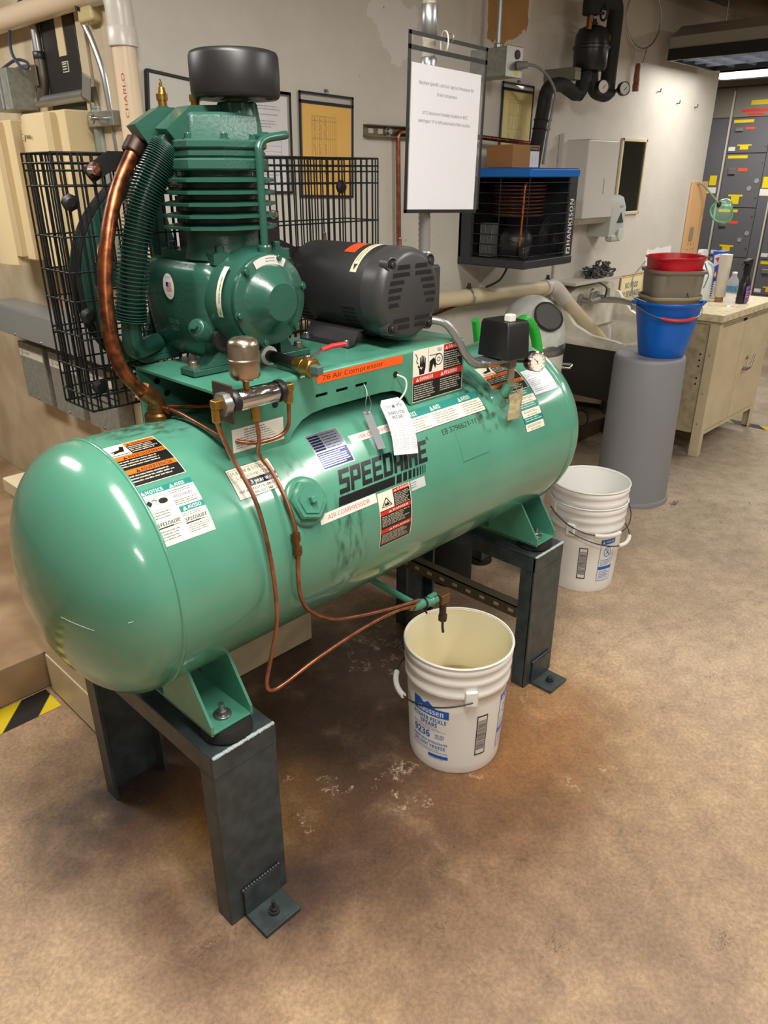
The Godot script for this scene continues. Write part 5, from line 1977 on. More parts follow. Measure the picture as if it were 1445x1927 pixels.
	b.lathe([Vector2(0.0255, 0.007), Vector2(0.0265, 0.008), Vector2(0.0265, 0.016), Vector2(0.0235, 0.018), Vector2(0.0225, 0.014)], g, gd, 32)
	put("bezel", b, M.chrome, ga)
	cv = Cv.new(128, 128, c8(232, 228, 214))
	for i in 11:
		var a := deg_to_rad(135 + 27.0 * i)
		cv.line(Vector2(64, 64) + Vector2(cos(a), sin(a)) * 46, Vector2(64, 64) + Vector2(cos(a), sin(a)) * 58, 3, c8(30, 30, 30))
	cv.line(Vector2(64, 64), Vector2(36, 40), 4, c8(30, 30, 30))
	cv.line(Vector2(64, 64), Vector2(72, 84), 5, c8(30, 30, 30))
	cv.disc(64, 64, 6, c8(30, 30, 30))
	var gx := Vector3.UP.cross(gd).normalized()
	var gy := gd.cross(gx)
	b = mb()
	var gn := 24
	for i in gn:
		var a := TAU * i / gn
		var a2 := TAU * (i + 1) / gn
		var ce := g + gd * 0.0142
		b.tri(ce, ce + (gx * cos(a) + gy * sin(a)) * 0.0235, ce + (gx * cos(a2) + gy * sin(a2)) * 0.0235, gd, gd, gd, Vector2(0.5, 0.5), Vector2(0.5 + cos(a) * 0.5, 0.5 - sin(a) * 0.5), Vector2(0.5 + cos(a2) * 0.5, 0.5 - sin(a2) * 0.5))
	put("dial", b, printed("gauge_dial", cv.tex(), 0.3), ga)
	# armoured cable from the motor to the switch
	b = mb()
	var fx := spline([Vector3(1.36, 1.208, -1.16), Vector3(1.385, 1.198, -1.135), Vector3(1.41, 1.16, -1.118), Vector3(1.43, 1.122, -1.108), Vector3(1.455, 1.098, -1.098), Vector3(1.50, 1.09, -1.092)], 15)
	var rad := []
	for i in fx.size():
		rad.append(0.0082 if i % 2 == 0 else 0.0106)
	b.tube(fx, rad, 14)
	put("armoured_cable", b, M.zinc, t)
	# drain line under the tank: green pipe, tee, ball valve, brass elbow and hose barb
	b = mb()
	b.tube([Vector3(1.22, 0.585, -1.281), Vector3(1.22, 0.535, -1.25), Vector3(1.226, 0.52, -1.075)], 0.0085, 12)
	var dv0 := Vector3(1.204, 0.528, -1.064)
	var dv1 := Vector3(1.29, 0.514, -1.058)
	var de := (dv1 - dv0).normalized()
	b.cyl(dv0, dv0 + de * 0.045, 0.0125, -1, 14)
	b.hexnut(dv0 + de * 0.04, de, 0.0135, 0.018)
	b.cyl(dv0 + de * 0.05, dv1, 0.0105, -1, 14)
	b.ball(dv0 + de * 0.068, Vector3(0.014, 0.014, 0.014), 12)
	b.box(dv0 + de * 0.07 + Vector3(0, 0.016, 0), Vector3(0.03, 0.008, 0.012), 0.002)
	var dl := put("drain_line", b, M.platform_green, t)
	b = mb()
	b.hexnut(dv0 - de * 0.014, de, 0.009, 0.016)
	put("drain_fitting", b, M.brass, dl)
	b = mb()
	b.box(dv1 + de * 0.022, Vector3(0.034, 0.03, 0.03), 0.004)
	put("drain_elbow", b, mat("drab_brass", c8(118, 92, 58), 0.4, 0.7), dl)
	b = mb()
	var nz := dv1 + Vector3(0.024, -0.012, 0.002)
	b.cyl(nz, nz + Vector3(0.002, -0.05, 0), 0.0095, -1, 14)
	b.hexnut(nz + Vector3(0.002, -0.045, 0), Vector3.DOWN, 0.0125, 0.018)
	b.tube(spline([nz + Vector3(0.002, -0.06, 0), nz + Vector3(0.003, -0.085, 0), nz + Vector3(0.006, -0.102, 0)], 4), 0.0035, 8)
	put("drain_hose", b, mat("hose_brown", c8(58, 44, 30), 0.5), dl)
	b = mb()
	b.tube(circle(dv0 + de * 0.04, 0.0145, de, 16), 0.0025, 6, true)
	b.tube([dv0 + de * 0.04 + Vector3(0, -0.014, 0), dv0 + de * 0.046 + Vector3(0, -0.03, 0.006)], 0.0025, 6)
	put("cable_tie", b, M.black, dl)
func left_wall_gear() -> void:
	var xw := 1.27
	# two beige drive enclosures on the side wall
	for q in [[-2.78, -2.455, 1.235, 1.70, "beige drive enclosure with ribbed front, nearest the white drain pipe"], [-3.24, -2.87, 1.215, 1.69, "second beige drive enclosure from the drain pipe, cut by the picture edge"]]:
		var t := thing("drive_enclosure", q[4], "electrical enclosure", Vector3(xw, q[2], (q[0] + q[1]) / 2), "beige drive enclosures on the side wall")
		var b := mb()
		var z0: float = q[0]
		var z1: float = q[1]
		b.bx(1.15, xw - 0.001, q[2] + 0.02, q[3], z0 + 0.01, z1, 0.006)
		put("body", b, M.beige_cover, t)
		b = mb()
		var pr := []
		for i in 9:
			var u := i / 8.0
			pr.append(Vector2(1.15 - 0.045 * sin(PI * (0.15 + u * 0.7)), lerpf(z0 + 0.06, z1 - 0.10, u)))
		pr.append(Vector2(1.17, z1 - 0.10))
		pr.append(Vector2(1.17, z0 + 0.06))
		b.prism(pr, -(q[3] - 0.012), -q[2], Transform3D(Basis(Vector3.RIGHT, Vector3.BACK, Vector3.DOWN), Vector3.ZERO), true)
		put("front_cover", b, M.beige_cover, t)
		b = mb()
		b.bx(1.128, 1.16, q[2] + 0.03, q[3] - 0.006, z1 - 0.10, z1 - 0.055, 0.004)
		put("rib", b, M.beige_trim, t)
		b = mb()
		b.bx(1.14, 1.16, q[2] + 0.02, q[3] - 0.03, z0 + 0.015, z0 + 0.06, 0.004)
		put("rib", b, M.beige_trim, t)
		var cv := Cv.new(120, 40, Color(0, 0, 0, 0))
		cv.disc(20, 20, 16, c8(120, 108, 90))
		cv.disc(20, 20, 13, c8(222, 202, 160))
		cv.rect(12, 18, 16, 3, c8(120, 108, 90))
		cv.rect(18, 18, 3, 13, c8(120, 108, 90))
		cv.text("TRANE", 44, 27, 16, c8(110, 100, 86), true, 0.9)
		var m := printed("trane_logo", cv.tex(), 0.4)
		m.transparency = BaseMaterial3D.TRANSPARENCY_ALPHA_SCISSOR
		b = mb()
		b.patch(func(u, v): return Vector3(1.1036, q[3] - 0.06 - v * 0.026, lerpf(z0 + 0.10, z0 + 0.18, u)), 1, 1)
		put("logo", b, m, t)
	# wireway under them and three metering boxes below
	var t2 := thing("wireway", "long grey metal wireway below the beige enclosures", "wireway", Vector3(1.2, 0.92, -2.85))
	put("trough", mb().bx(1.155, xw - 0.001, 0.925, 1.035, -3.45, -2.24, 0.003), M.grey_enamel, t2)
	put("cover", mb().bx(1.148, 1.156, 0.92, 1.03, -3.45, -2.235, 0.002), M.grey_enamel, t2)
	for z in [-3.2, -2.95, -2.7, -2.45]:
		put("screw", mb().bolt(Vector3(1.149, 0.928, z), Vector3.LEFT, 0.005, 0.006), M.zinc, t2)
	var bl := ["galvanised module box farthest left under the wireway", "galvanised module box in the middle under the wireway", "galvanised module box nearest the tank under the wireway"]
	for i in 3:
		var z0: float = [-3.345, -3.05, -2.755][i]
		var t := thing("module_box", bl[i], "box", Vector3(xw, 0.63, z0 + 0.12), "galvanised module boxes below the wireway")
		put("body", mb().bx(1.212, xw - 0.001, 0.632, 0.872, z0 + 0.006, z0 + 0.236, 0.003), M.galvanised, t)
		put("door", mb().bx(1.203, 1.213, 0.632, 0.875, z0, z0 + 0.24, 0.002), M.galvanised, t)
		var cv := Cv.new(240, 44, c8(222, 220, 210))
		cv.disc(30, 22, 14, c8(90, 92, 92))
		cv.disc(30, 22, 11, c8(222, 220, 210))
		cv.rect(22, 20, 16, 3, c8(90, 92, 92))
		cv.rect(28, 20, 3, 12, c8(90, 92, 92))
		cv.text("TRANE", 52, 28, 13, c8(110, 110, 110), true, 0.9)
		var bb := mb()
		bb.patch(func(u, v): return Vector3(1.2024, 0.845 - v * 0.03, z0 + 0.004 + u * 0.232), 1, 1)
		put("name_strip", bb, printed("module_strip", cv.tex(), 0.4), t)
		for y in [0.645, 0.862]:
			put("screw", mb().bolt(Vector3(1.203, y, z0 + 0.12), Vector3.LEFT, 0.004, 0.005), M.zinc, t)
	# conduits
	for q in [[-2.60, 0.02, "steel conduit joining enclosure and wireway, nearer the enclosure edge"], [-2.715, 0.017, "steel conduit joining enclosure and wireway, left of its twin"]]:
		var t := thing("conduit", q[2], "conduit", Vector3(1.2, 1.035, q[0]))
		put("pipe", mb().cyl(Vector3(1.2, 1.04, q[0]), Vector3(1.2, 1.27, q[0]), q[1], -1, 18), M.zinc, t)
		put("lock_nut", mb().hexnut(Vector3(1.2, 1.036, q[0]), Vector3.UP, q[1] * 1.45, 0.018), M.zinc, t)
	var c1 := thing("conduit", "steel conduit dropping to the duplex outlet box, left of the black strip", "conduit", Vector3(1.245, 1.74, -2.77))
	put("pipe", mb().cyl(Vector3(1.245, 1.86, -2.77), Vector3(1.245, 2.84, -2.77), 0.0145, -1, 18), M.zinc, c1)
	put("coupling", mb().cyl(Vector3(1.245, 1.86, -2.77), Vector3(1.245, 1.885, -2.77), 0.019, -1, 18, 0.002), M.dark_steel, c1)
	put("elbow_body", mb().tube(bends([Vector3(1.245, 1.862, -2.77), Vector3(1.245, 1.80, -2.77), Vector3(1.245, 1.745, -2.80)], 0.02), 0.019, 14), mat("dull_alloy", c8(112, 106, 94), 0.45, 0.7), c1)
	put("cover_plate", mb().box(Vector3(1.222, 1.815, -2.775), Vector3(0.006, 0.062, 0.036), 0.003), mat("dull_alloy", c8(112, 106, 94), 0.45, 0.7), c1)
	put("crossing_pipe", mb().cyl(Vector3(1.245, 1.742, -2.83), Vector3(1.245, 1.744, -2.475), 0.017, -1, 18), M.zinc, c1)
	put("elbow_body", mb().tube([Vector3(1.245, 1.744, -2.48), Vector3(1.245, 1.746, -2.43), Vector3(1.245, 1.70, -2.425)], 0.021, 14), mat("dull_alloy", c8(112, 106, 94), 0.45, 0.7), c1)
	put("cover_plate", mb().box(Vector3(1.221, 1.76, -2.428), Vector3(0.006, 0.066, 0.05), 0.003, Basis(Vector3.RIGHT, 0.35)), M.alloy, c1)
	put("down_pipe", mb().cyl(Vector3(1.245, 1.04, -2.425), Vector3(1.245, 1.71, -2.425), 0.0205, -1, 18), mat("pale_conduit", c8(150, 154, 144), 0.4, 0.3), c1)
	var c2 := thing("conduit", "bent steel conduit just left of the white drain pipe", "conduit", Vector3(1.25, 1.04, -2.34))
	put("pipe", mb().tube(spline([Vector3(1.25, 1.035, -2.325), Vector3(1.25, 1.4, -2.328), Vector3(1.25, 1.60, -2.335), Vector3(1.25, 1.72, -2.347), Vector3(1.25, 1.80, -2.36), Vector3(1.25, 1.88, -2.40), Vector3(1.25, 1.97, -2.46), Vector3(1.25, 2.2, -2.55), Vector3(1.25, 2.84, -2.58)], 6), 0.0145, 16), M.zinc, c2)
	var st := thing("pipe_clamp", "short strut clamp with screw holding the bent steel conduit", "clamp", Vector3(1.23, 1.65, -2.36))
	put("strut", mb().bx(1.215, xw - 0.001, 1.652, 1.692, -2.44, -2.285, 0.003), M.zinc, st)
	put("strap", mb().tube([Vector3(1.216, 1.672, -2.375), Vector3(1.196, 1.672, -2.368), Vector3(1.183, 1.672, -2.345), Vector3(1.196, 1.672, -2.322), Vector3(1.216, 1.672, -2.315)], 0.004, 6), M.zinc, st)
	put("screw", mb().bolt(Vector3(1.214, 1.675, -2.41), Vector3.LEFT, 0.009, 0.008), M.chrome, st)
	# duplex outlet box
	var ob := thing("outlet_box", "steel duplex outlet box at the left picture edge", "outlet", Vector3(1.23, 1.71, -2.97))
	put("box", mb().bx(1.175, xw - 0.001, 1.72, 1.845, -3.05, -2.885, 0.004), M.galvanised, ob)
	put("cover", mb().bx(1.165, 1.177, 1.722, 1.843, -3.045, -2.94, 0.004), M.alloy, ob)
	for y in [1.765, 1.81]:
		put("socket", mb().lathe([Vector2(0, 0), Vector2(0.016, 0), Vector2(0.015, 0.005), Vector2(0, 0.005)], Vector3(1.166, y, -2.99), Vector3.LEFT, 20), mat("ivory", c8(196, 182, 130), 0.4), ob)
	for y in [1.734, 1.836]:
		put("yellow_label", mb().bx(1.1635, 1.1645, y - 0.007, y + 0.007, -3.02, -2.965), M.yellow_tape, ob)
	# black equipment strip with a pale label, beige strips beside it
	var bp := thing("sign_board", "tall black strip with a pale label above the nearest enclosure", "sign", Vector3(1.26, 1.70, -2.6))
	put("board", mb().bx(1.256, xw - 0.001, 1.70, 2.06, -2.76, -2.52, 0.003), mat("strip_black", c8(40, 37, 35), 0.4), bp)
	put("pale_strip", mb().bx(1.2535, 1.257, 1.86, 2.03, -2.645, -2.595), mat("strip_pale", c8(214, 196, 158), 0.5), bp)
	put("mark", mb().bx(1.2535, 1.257, 1.815, 1.845, -2.635, -2.595), mat("mark_pale", c8(206, 200, 186), 0.5), bp)
	put("mark_field", mb().bx(1.2526, 1.254, 1.818, 1.842, -2.632, -2.598), mat("strip_black", c8(40, 37, 35), 0.4), bp)
	for i in 3:
		put("mark_line", mb().bx(1.2518, 1.253, 1.822 + i * 0.007, 1.8255 + i * 0.007, -2.628, -2.602), mat("mark_pale", c8(206, 200, 186), 0.5), bp)
	for q in [[-2.505, -2.455, 0.02, "beige wall channel right of the black strip"], [-2.33, -2.285, 0.03, "beige wall channel behind the white drain pipe"]]:
		solo("wall_channel", mb().bx(xw - q[2], xw - 0.001, 1.0, 2.84, q[0], q[1], 0.004), mat("channel_beige", c8(196, 180, 152), 0.5), q[3], "channel")
	var sw := thing("wall_switch", "small ivory switch box under the pipe elbow", "switch", Vector3(1.24, 1.9, -2.35))
	put("box", mb().bx(1.21, xw - 0.001, 1.915, 1.985, -2.405, -2.315, 0.01), mat("ivory", c8(196, 182, 130), 0.4), sw)
	put("toggle", mb().box(Vector3(1.206, 1.955, -2.385), Vector3(0.012, 0.018, 0.01), 0.002), M.black, sw)
	# blue cable loop
	solo("cable", mb().tube(spline([Vector3(1.245, 2.05, -2.80), Vector3(1.22, 1.98, -2.88), Vector3(1.215, 1.90, -2.91), Vector3(1.215, 1.85, -2.86), Vector3(1.22, 1.84, -2.815), Vector3(1.23, 1.86, -2.84), Vector3(1.24, 1.875, -2.95), Vector3(1.25, 1.86, -3.1)], 6), 0.005, 8), mat("cable_blue", c8(54, 70, 92), 0.45), "looped blue cable above the duplex outlet box", "cable")
	# white drain pipe with elbow, maker's red print
	var pv := thing("drain_pipe", "large cream plastic drain pipe with elbow and red lettering at the wall corner", "pipe", Vector3(1.215, 0.9, -2.155))
	put("pipe", mb().cyl(Vector3(1.218, 0.14, -2.175), Vector3(1.218, 1.87, -2.175), 0.0325, -1, 32), M.pvc, pv)
	put("elbow", mb().tube(bends([Vector3(1.218, 1.845, -2.175), Vector3(1.218, 1.985, -2.175), Vector3(1.218, 1.985, -2.31)], 0.10, 12), 0.0365, 28), M.pvc_white, pv)
	put("collar", mb().lathe([Vector2(0.033, 1.838), Vector2(0.0395, 1.84), Vector2(0.0395, 1.882), Vector2(0.037, 1.886)], Vector3(1.218, 0, -2.175), Vector3.UP, 32), M.pvc_white, pv)
	put("level_pipe", mb().cyl(Vector3(1.218, 1.985, -2.30), Vector3(1.218, 1.985, -4.0), 0.0325, -1, 28), M.pvc, pv)
	var cv := Cv.new(40, 220, Color(0, 0, 0, 0))
	cv.text("CHARLO", 30, 214, 17, c8(206, 60, 70), false, 1.5, 0, -1)
	var pm := printed("pipe_print", cv.tex(), 0.4)
	pm.transparency = BaseMaterial3D.TRANSPARENCY_ALPHA_SCISSOR
	var bb := mb()
	bb.patch(func(u, v):
		var a := deg_to_rad(lerpf(200, 236, u))
		return Vector3(1.218 + cos(a) * 0.033, lerpf(1.845, 1.66, v), -2.175 - sin(a) * 0.033), 4, 1)
	put("red_print", bb, pm, pv)

func holder(x0: float, x1: float, y0: float, y1: float, z: float, roll: float, paper_mat: Material, px0: float, px1: float, py0: float, py1: float, label: String, group: String, bars: float) -> void:
	# a clear job ticket holder with black stitched edges, a sheet inside, hung by a ring
	var t := thing("ticket_holder", label, "document holder", Vector3((x0 + x1) / 2, y1, z), group)
	t.rotation.z = roll
	var W := (x1 - x0) / 2
	var H := y1 - y0
	var e := 0.0075
	var th := 0.003
	var b := MB.new()
	var loc := func(called: String, m: MB, mt: Material) -> void:
		var o := MeshInstance3D.new()
		o.mesh = m.mesh()
		o.mesh.surface_set_material(0, mt)
		o.name = called
		t.add_child(o, true)
	for q in [[-W, W, 0.0, -e], [-W, W, -H, -H + e], [-W, -W + e, -H, 0.0], [W - e, W, -H, 0.0], [-W, W, -bars, -bars - e * 1.2]]:
		b = MB.new()
		b.bx(q[0], q[1], minf(q[2], q[3]), maxf(q[2], q[3]), -th / 2, th / 2)
		loc.call("edge_binding", b, M.black_satin)
	b = MB.new()
	b.bx(px0 - (x0 + x1) / 2, px1 - (x0 + x1) / 2, py0 - y1, py1 - y1, -0.0006, 0.0)
	b.patch(func(u, v): return Vector3(lerpf(px0, px1, u) - (x0 + x1) / 2, lerpf(py1, py0, v) - y1, 0.0004), 1, 1)
	loc.call("sheet", b, paper_mat)
	b = MB.new()
	b.bx(-W + e * 0.5, W - e * 0.5, -H + e * 0.5, -e * 0.5, 0.0011, 0.0014)
	loc.call("clear_pocket", b, M.clear)
	b = MB.new()
	b.tube(circle(Vector3(0, 0.002, 0), 0.009, Vector3(1, 0, 0), 18), 0.0012, 6, true)
	loc.call("ring", b, M.zinc)

func form_sheet(key: String, bg: Color, w: int, h: int, turned: bool) -> StandardMaterial3D:
	var cv := Cv.new(w, h, bg)
	var ink := bg.darkened(0.55)
	if turned:
		cv.frame(w * 0.18, h * 0.12, w * 0.5, h * 0.76, 1, ink)
		for i in 11:
			cv.rect(w * (0.2 + i * 0.045), h * 0.12, 1, h * 0.76, ink)
		for y in [0.17, 0.36, 0.58, 0.8]:
			cv.rect(w * 0.18, h * y, w * 0.5, 1, ink)
		for i in 3:
			for y in [0.14, 0.26, 0.42, 0.64]:
				var x := w * (0.24 + i * 0.11)
				var yy: float = h * y
				for k in 7:
					cv.line(Vector2(x + rng.randf_range(-6, 6), yy + k * 6), Vector2(x + rng.randf_range(-6, 6), yy + k * 6 + 7), 1.3, ink)
	return printed(key, cv.tex(), 0.55)

func back_wall_gear() -> void:
	var zw := -2.2
	# whiteboard
	var wb := thing("whiteboard", "glossy white board with thin black frame behind the air filter", "whiteboard", Vector3(1.39, 1.25, zw + 0.01))
	var R := Basis(Vector3.BACK, -0.10)
	put("panel", mb().box(Vector3(1.385, 1.53, zw + 0.009), Vector3(0.245, 0.50, 0.012), 0.001, R), mat("board_white", c8(206, 204, 198), 0.12), wb)
	for q in [[0, 0.25, 0.25, 0.008], [0, -0.25, 0.25, 0.008], [-0.123, 0, 0.008, 0.5], [0.123, 0, 0.008, 0.5]]:
		put("frame", mb().box(Vector3(1.385, 1.53, zw + 0.012) + R * Vector3(q[0], q[1], 0), Vector3(q[2], q[3], 0.016), 0.001, R), M.black_satin, wb)
	# certificate in a holder
	var cv := Cv.new(300, 330, c8(226, 224, 228))
	var ink := c8(110, 110, 116)
	var K := c8(34, 34, 38)
	for s in [-1.0, 1.0]:
		cv.stroke([Vector2(70 + s * 10, 46), Vector2(70 + s * 22, 30), Vector2(70 + s * 28, 38), Vector2(70 + s * 20, 48), Vector2(70 + s * 26, 56)], 6, K)
	cv.disc(70, 40, 10, K)
	cv.rect(52, 54, 36, 5, K)
	for q in [[150, 34, 120, 2], [120, 62, 160, 1], [30, 86, 60, 3], [110, 84, 150, 3], [30, 120, 70, 2], [30, 230, 200, 2], [140, 270, 120, 2], [40, 300, 200, 1]]:
		cv.words(q[0], q[1], q[2], 4, q[3], ink, rng, 2.4)
	cv.frame(30, 150, 240, 62, 1, ink)
	for i in 3:
		cv.rect(30, 150 + i * 20, 240, 1, ink)
	cv.rect(110, 150, 1, 62, ink)
	holder(1.508, 1.818, 1.462, 1.772, zw + 0.008, -0.02, printed("certificate", cv.tex(), 0.5), 1.516, 1.80, 1.47, 1.756, "white certificate in a black edged holder between the air filter and yellow sheet", "black edged sheet holders on the back wall", 0.0)
	var gold := form_sheet("form_gold", c8(240, 190, 84), 260, 330, true)
	holder(1.853, 2.108, 1.443, 1.775, zw + 0.008, -0.025, gold, 1.866, 2.096, 1.452, 1.738, "deep yellow form in a black edged holder above the wire cage", "black edged sheet holders on the back wall", 0.026)
	var pale := form_sheet("form_pale", c8(240, 222, 146), 260, 330, true)
	holder(3.005, 3.247, 1.585, 1.886, zw + 0.008, -0.02, pale, 3.02, 3.236, 1.60, 1.852, "pale yellow form in a black edged holder above the dryer's cardboard box", "black edged sheet holders on the back wall", 0.022)
	for q in [[1.98, 1.785], [3.126, 1.895]]:
		solo("wall_screw", mb().bolt(Vector3(q[0], q[1], zw + 0.001), Vector3.BACK, 0.004, 0.012), M.steel, "screw that holds up the yellow form's ring" if q[0] < 2.5 else "screw that holds up the pale form's ring", "screw")
	# strut and copper drop
	var st := thing("strut_channel", "short slotted strut channel screwed to the wall left of the hanging notice", "strut", Vector3(2.3, 1.64, zw))
	var b := mb()
	b.bx(2.163, 2.45, 1.648, 1.652, zw + 0.001, zw + 0.03)
	b.bx(2.163, 2.45, 1.685, 1.689, zw + 0.001, zw + 0.03)
	b.bx(2.163, 2.45, 1.648, 1.689, zw + 0.001, zw + 0.006)
	put("channel", b, mat("strut_olive", c8(124, 114, 88), 0.42, 0.5), st)
	for x in [2.185, 2.235]:
		put("slot", mb().box(Vector3(x + 0.012, 1.6685, zw + 0.0065), Vector3(0.026, 0.018, 0.002), 0.0009), mat("slot_pale", c8(196, 188, 176), 0.6), st)
	put("bolt", mb().bolt(Vector3(2.288, 1.6685, zw + 0.006), Vector3.BACK, 0.012, 0.016), M.zinc, st)
	var cp := thing("copper_pipe", "copper pipe that turns down from the strut channel behind the motor", "pipe", Vector3(2.33, 1.0, zw + 0.025))
	put("pipe", mb().tube(bends([Vector3(2.44, 1.668, zw + 0.025), Vector3(2.325, 1.668, zw + 0.025), Vector3(2.34, 0.95, zw + 0.025)], 0.025), 0.0095, 14), M.copper, cp)
	put("clamp", mb().tube(circle(Vector3(2.40, 1.668, zw + 0.025), 0.0135, Vector3.RIGHT, 18), 0.005, 6, true), M.old_copper, cp)
	# level copper line that passes behind the carton and turns down
	solo("copper_pipe", mb().tube(bends([Vector3(2.46, 1.668, zw + 0.04), Vector3(2.80, 1.662, zw + 0.07), Vector3(3.17, 1.645, zw + 0.085), Vector3(3.195, 1.545, zw + 0.085)], 0.05), 0.0095, 12), M.old_copper, "thin copper pipe running level behind the cardboard box into the dryer", "pipe")
	# power box, conduit, plug and cord
	var pb := thing("power_box", "deep steel outlet box with conduit, to the right of the hanging notice", "outlet", Vector3(2.83, 1.87, zw))
	put("box", mb().bx(2.782, 2.887, 1.878, 1.98, zw + 0.001, -2.02, 0.004), M.galvanised, pb)
	put("cover", mb().bx(2.778, 2.890, 1.874, 1.984, -2.022, -2.015, 0.003), M.alloy, pb)
	put("socket", mb().lathe([Vector2(0, 0), Vector2(0.017, 0), Vector2(0.016, 0.004), Vector2(0, 0.004)], Vector3(2.848, 1.955, -2.015), Vector3.BACK, 18), mat("socket_brown", c8(62, 40, 32), 0.5), pb)
	put("conduit", mb().cyl(Vector3(2.83, 1.98, -2.1), Vector3(2.83, 2.845, -2.1), 0.0105, -1, 16), M.zinc, pb)
	put("connector", mb().hexnut(Vector3(2.83, 1.978, -2.1), Vector3.UP, 0.017, 0.022), M.zinc, pb)
	put("yellow_label", mb().bx(2.838, 2.862, 1.884, 1.9, -2.0148, -2.014), M.yellow_tape, pb)
	var cord := thing("plug_cable", "grey power cord with plug running from the outlet box to the dryer", "cord", Vector3(2.85, 1.92, -2.0))
	put("plug", mb().cyl(Vector3(2.85, 1.917, -2.014), Vector3(2.862, 1.918, -1.97), 0.017, 0.012, 16, 0.003), mat("plug_grey", c8(120, 122, 124), 0.5), cord)
	put("cable", mb().tube(spline([Vector3(2.86, 1.918, -1.975), Vector3(2.92, 1.918, -1.972), Vector3(3.0, 1.90, -1.978), Vector3(3.06, 1.868, -1.98), Vector3(3.085, 1.83, -1.975), Vector3(3.075, 1.79, -1.972), Vector3(3.05, 1.70, -1.972), Vector3(3.048, 1.56, -1.985)], 8), 0.0055, 8), mat("plug_grey", c8(120, 122, 124), 0.5), cord)
	dryer()
	# carton on the dryer
	var bx := thing("cardboard_box", "small brown carton with white label on top of the blue-lidded dryer", "box", Vector3(2.86, 1.552, -2.03))
	put("carton", mb().bx(2.79, 2.985, 1.546, 1.632, -2.10, -1.965, 0.001), M.card, bx)
	cv = Cv.new(90, 140, c8(222, 222, 228))
	cv.rect(0, 0, 90, 30, K)
	cv.words(8, 10, 70, 5, 1, c8(220, 220, 220), rng)
	cv.words(24, 60, 8, 4, 6, c8(90, 90, 90), rng, 2.2)
	cv.words(54, 66, 8, 4, 5, c8(90, 90, 90), rng, 2.2)
	label_flat("label", Vector3(2.915, 1.626, -1.9645), Vector3(0.066, 0, 0), Vector3(0, -0.078, 0), printed("carton_label", cv.tex(), 0.5), bx)
	put("tape", mb().bx(2.865, 2.90, 1.6322, 1.6326, -2.10, -1.965), mat("parcel_tape", c8(176, 134, 86), 0.35), bx)
	var gp := thing("mounting_plate", "grey mounting plate with two bolts behind the hanging notice", "plate", Vector3(2.66, 1.552, -2.1))
	put("plate", mb().bx(2.60, 2.715, 1.55, 1.64, -2.1, -2.09, 0.002), mat("plate_grey", c8(86, 84, 80), 0.5, 0.3), gp)
	for x in [2.63, 2.668]:
		put("bolt", mb().bolt(Vector3(x, 1.575, -2.09), Vector3.BACK, 0.009, 0.01), M.zinc, gp)
	# black lagged pipe to the filter
	var lp := thing("lagged_pipe", "thick black lagged pipe rising from the dryer to the wall filter", "pipe", Vector3(3.06, 1.55, -2.07))
	put("riser", mb().tube(bends([Vector3(3.07, 1.545, -2.05), Vector3(3.13, 1.862, -2.05), Vector3(3.24, 1.885, -2.05), Vector3(3.39, 1.845, -2.05), Vector3(3.43, 1.93, -2.05)], 0.04, 8), 0.029, 20), M.pipe_wrap, lp)
	for y in [1.70, 1.735]:
		var cx: float = 3.07 + (y - 1.545) * 0.19
		put("cable_tie", mb().tube(circle(Vector3(cx, y, -2.05), 0.0305, Vector3(0.19, 1, 0), 20), 0.003, 6, true), M.black, lp)
		put("cable_tie", mb().tube([Vector3(cx + 0.028, y, -2.035), Vector3(cx + 0.05, y + 0.002, -2.03)], 0.004, 6), M.black, lp)
	var wf := thing("wall_filter", "black air filter bowl with two gauges mounted high on the wall", "filter", Vector3(3.5, 1.9, -2.07))
	var fc := Vector3(3.465, 0, -2.05)
	put("bowl", mb().lathe([Vector2(0.02, 1.945), Vector2(0.066, 1.95), Vector2(0.075, 1.965), Vector2(0.077, 2.032), Vector2(0.081, 2.034), Vector2(0.081, 2.046), Vector2(0.076, 2.05), Vector2(0.074, 2.088), Vector2(0.062, 2.112), Vector2(0.03, 2.125), Vector2(0.014, 2.127), Vector2(0.012, 2.15), Vector2(0, 2.15)], fc, Vector3.UP, 40, 0, TAU, 0.75), mat("bowl_black", c8(28, 28, 29), 0.32), wf)
	put("band", mb().lathe([Vector2(0.078, 2.034), Vector2(0.083, 2.036), Vector2(0.083, 2.042), Vector2(0.078, 2.044)], fc, Vector3.UP, 40), M.dark_steel, wf)
	put("tommy_bar", mb().cyl(fc + Vector3(-0.035, 2.142, 0), fc + Vector3(0.03, 2.136, 0), 0.005, -1, 10), M.dark_steel, wf)
	put("name_plate", mb().box(fc + Vector3(0.045, 2.075, 0.062), Vector3(0.026, 0.022, 0.002), 0.0, Basis(Vector3.UP, 0.6)), M.old_brass, wf)
	put("bracket", mb().bx(3.325, 3.375, 1.905, 1.955, zw + 0.001, -2.035, 0.003), mat("bracket_grey", c8(120, 116, 106), 0.5, 0.3), wf)
	put("inlet_pipe", mb().tube(bends([Vector3(3.445, 1.95, -2.05), Vector3(3.435, 1.885, -2.05), Vector3(3.39, 1.846, -2.05)], 0.03), 0.027, 16), M.pipe_wrap, wf)
	put("outlet_pipe", mb().tube(bends([Vector3(3.495, 1.95, -2.05), Vector3(3.497, 1.868, -2.04), Vector3(3.60, 1.855, -2.03), Vector3(3.66, 1.878, -2.04)], 0.04), 0.027, 18), M.pipe_wrap, wf)
	put("return_pipe", mb().tube(bends([Vector3(3.645, 1.87, -2.05), Vector3(3.648, 2.235, -2.05), Vector3(3.40, 2.215, -2.03)], 0.06, 8), 0.036, 20), M.pipe_wrap, wf)
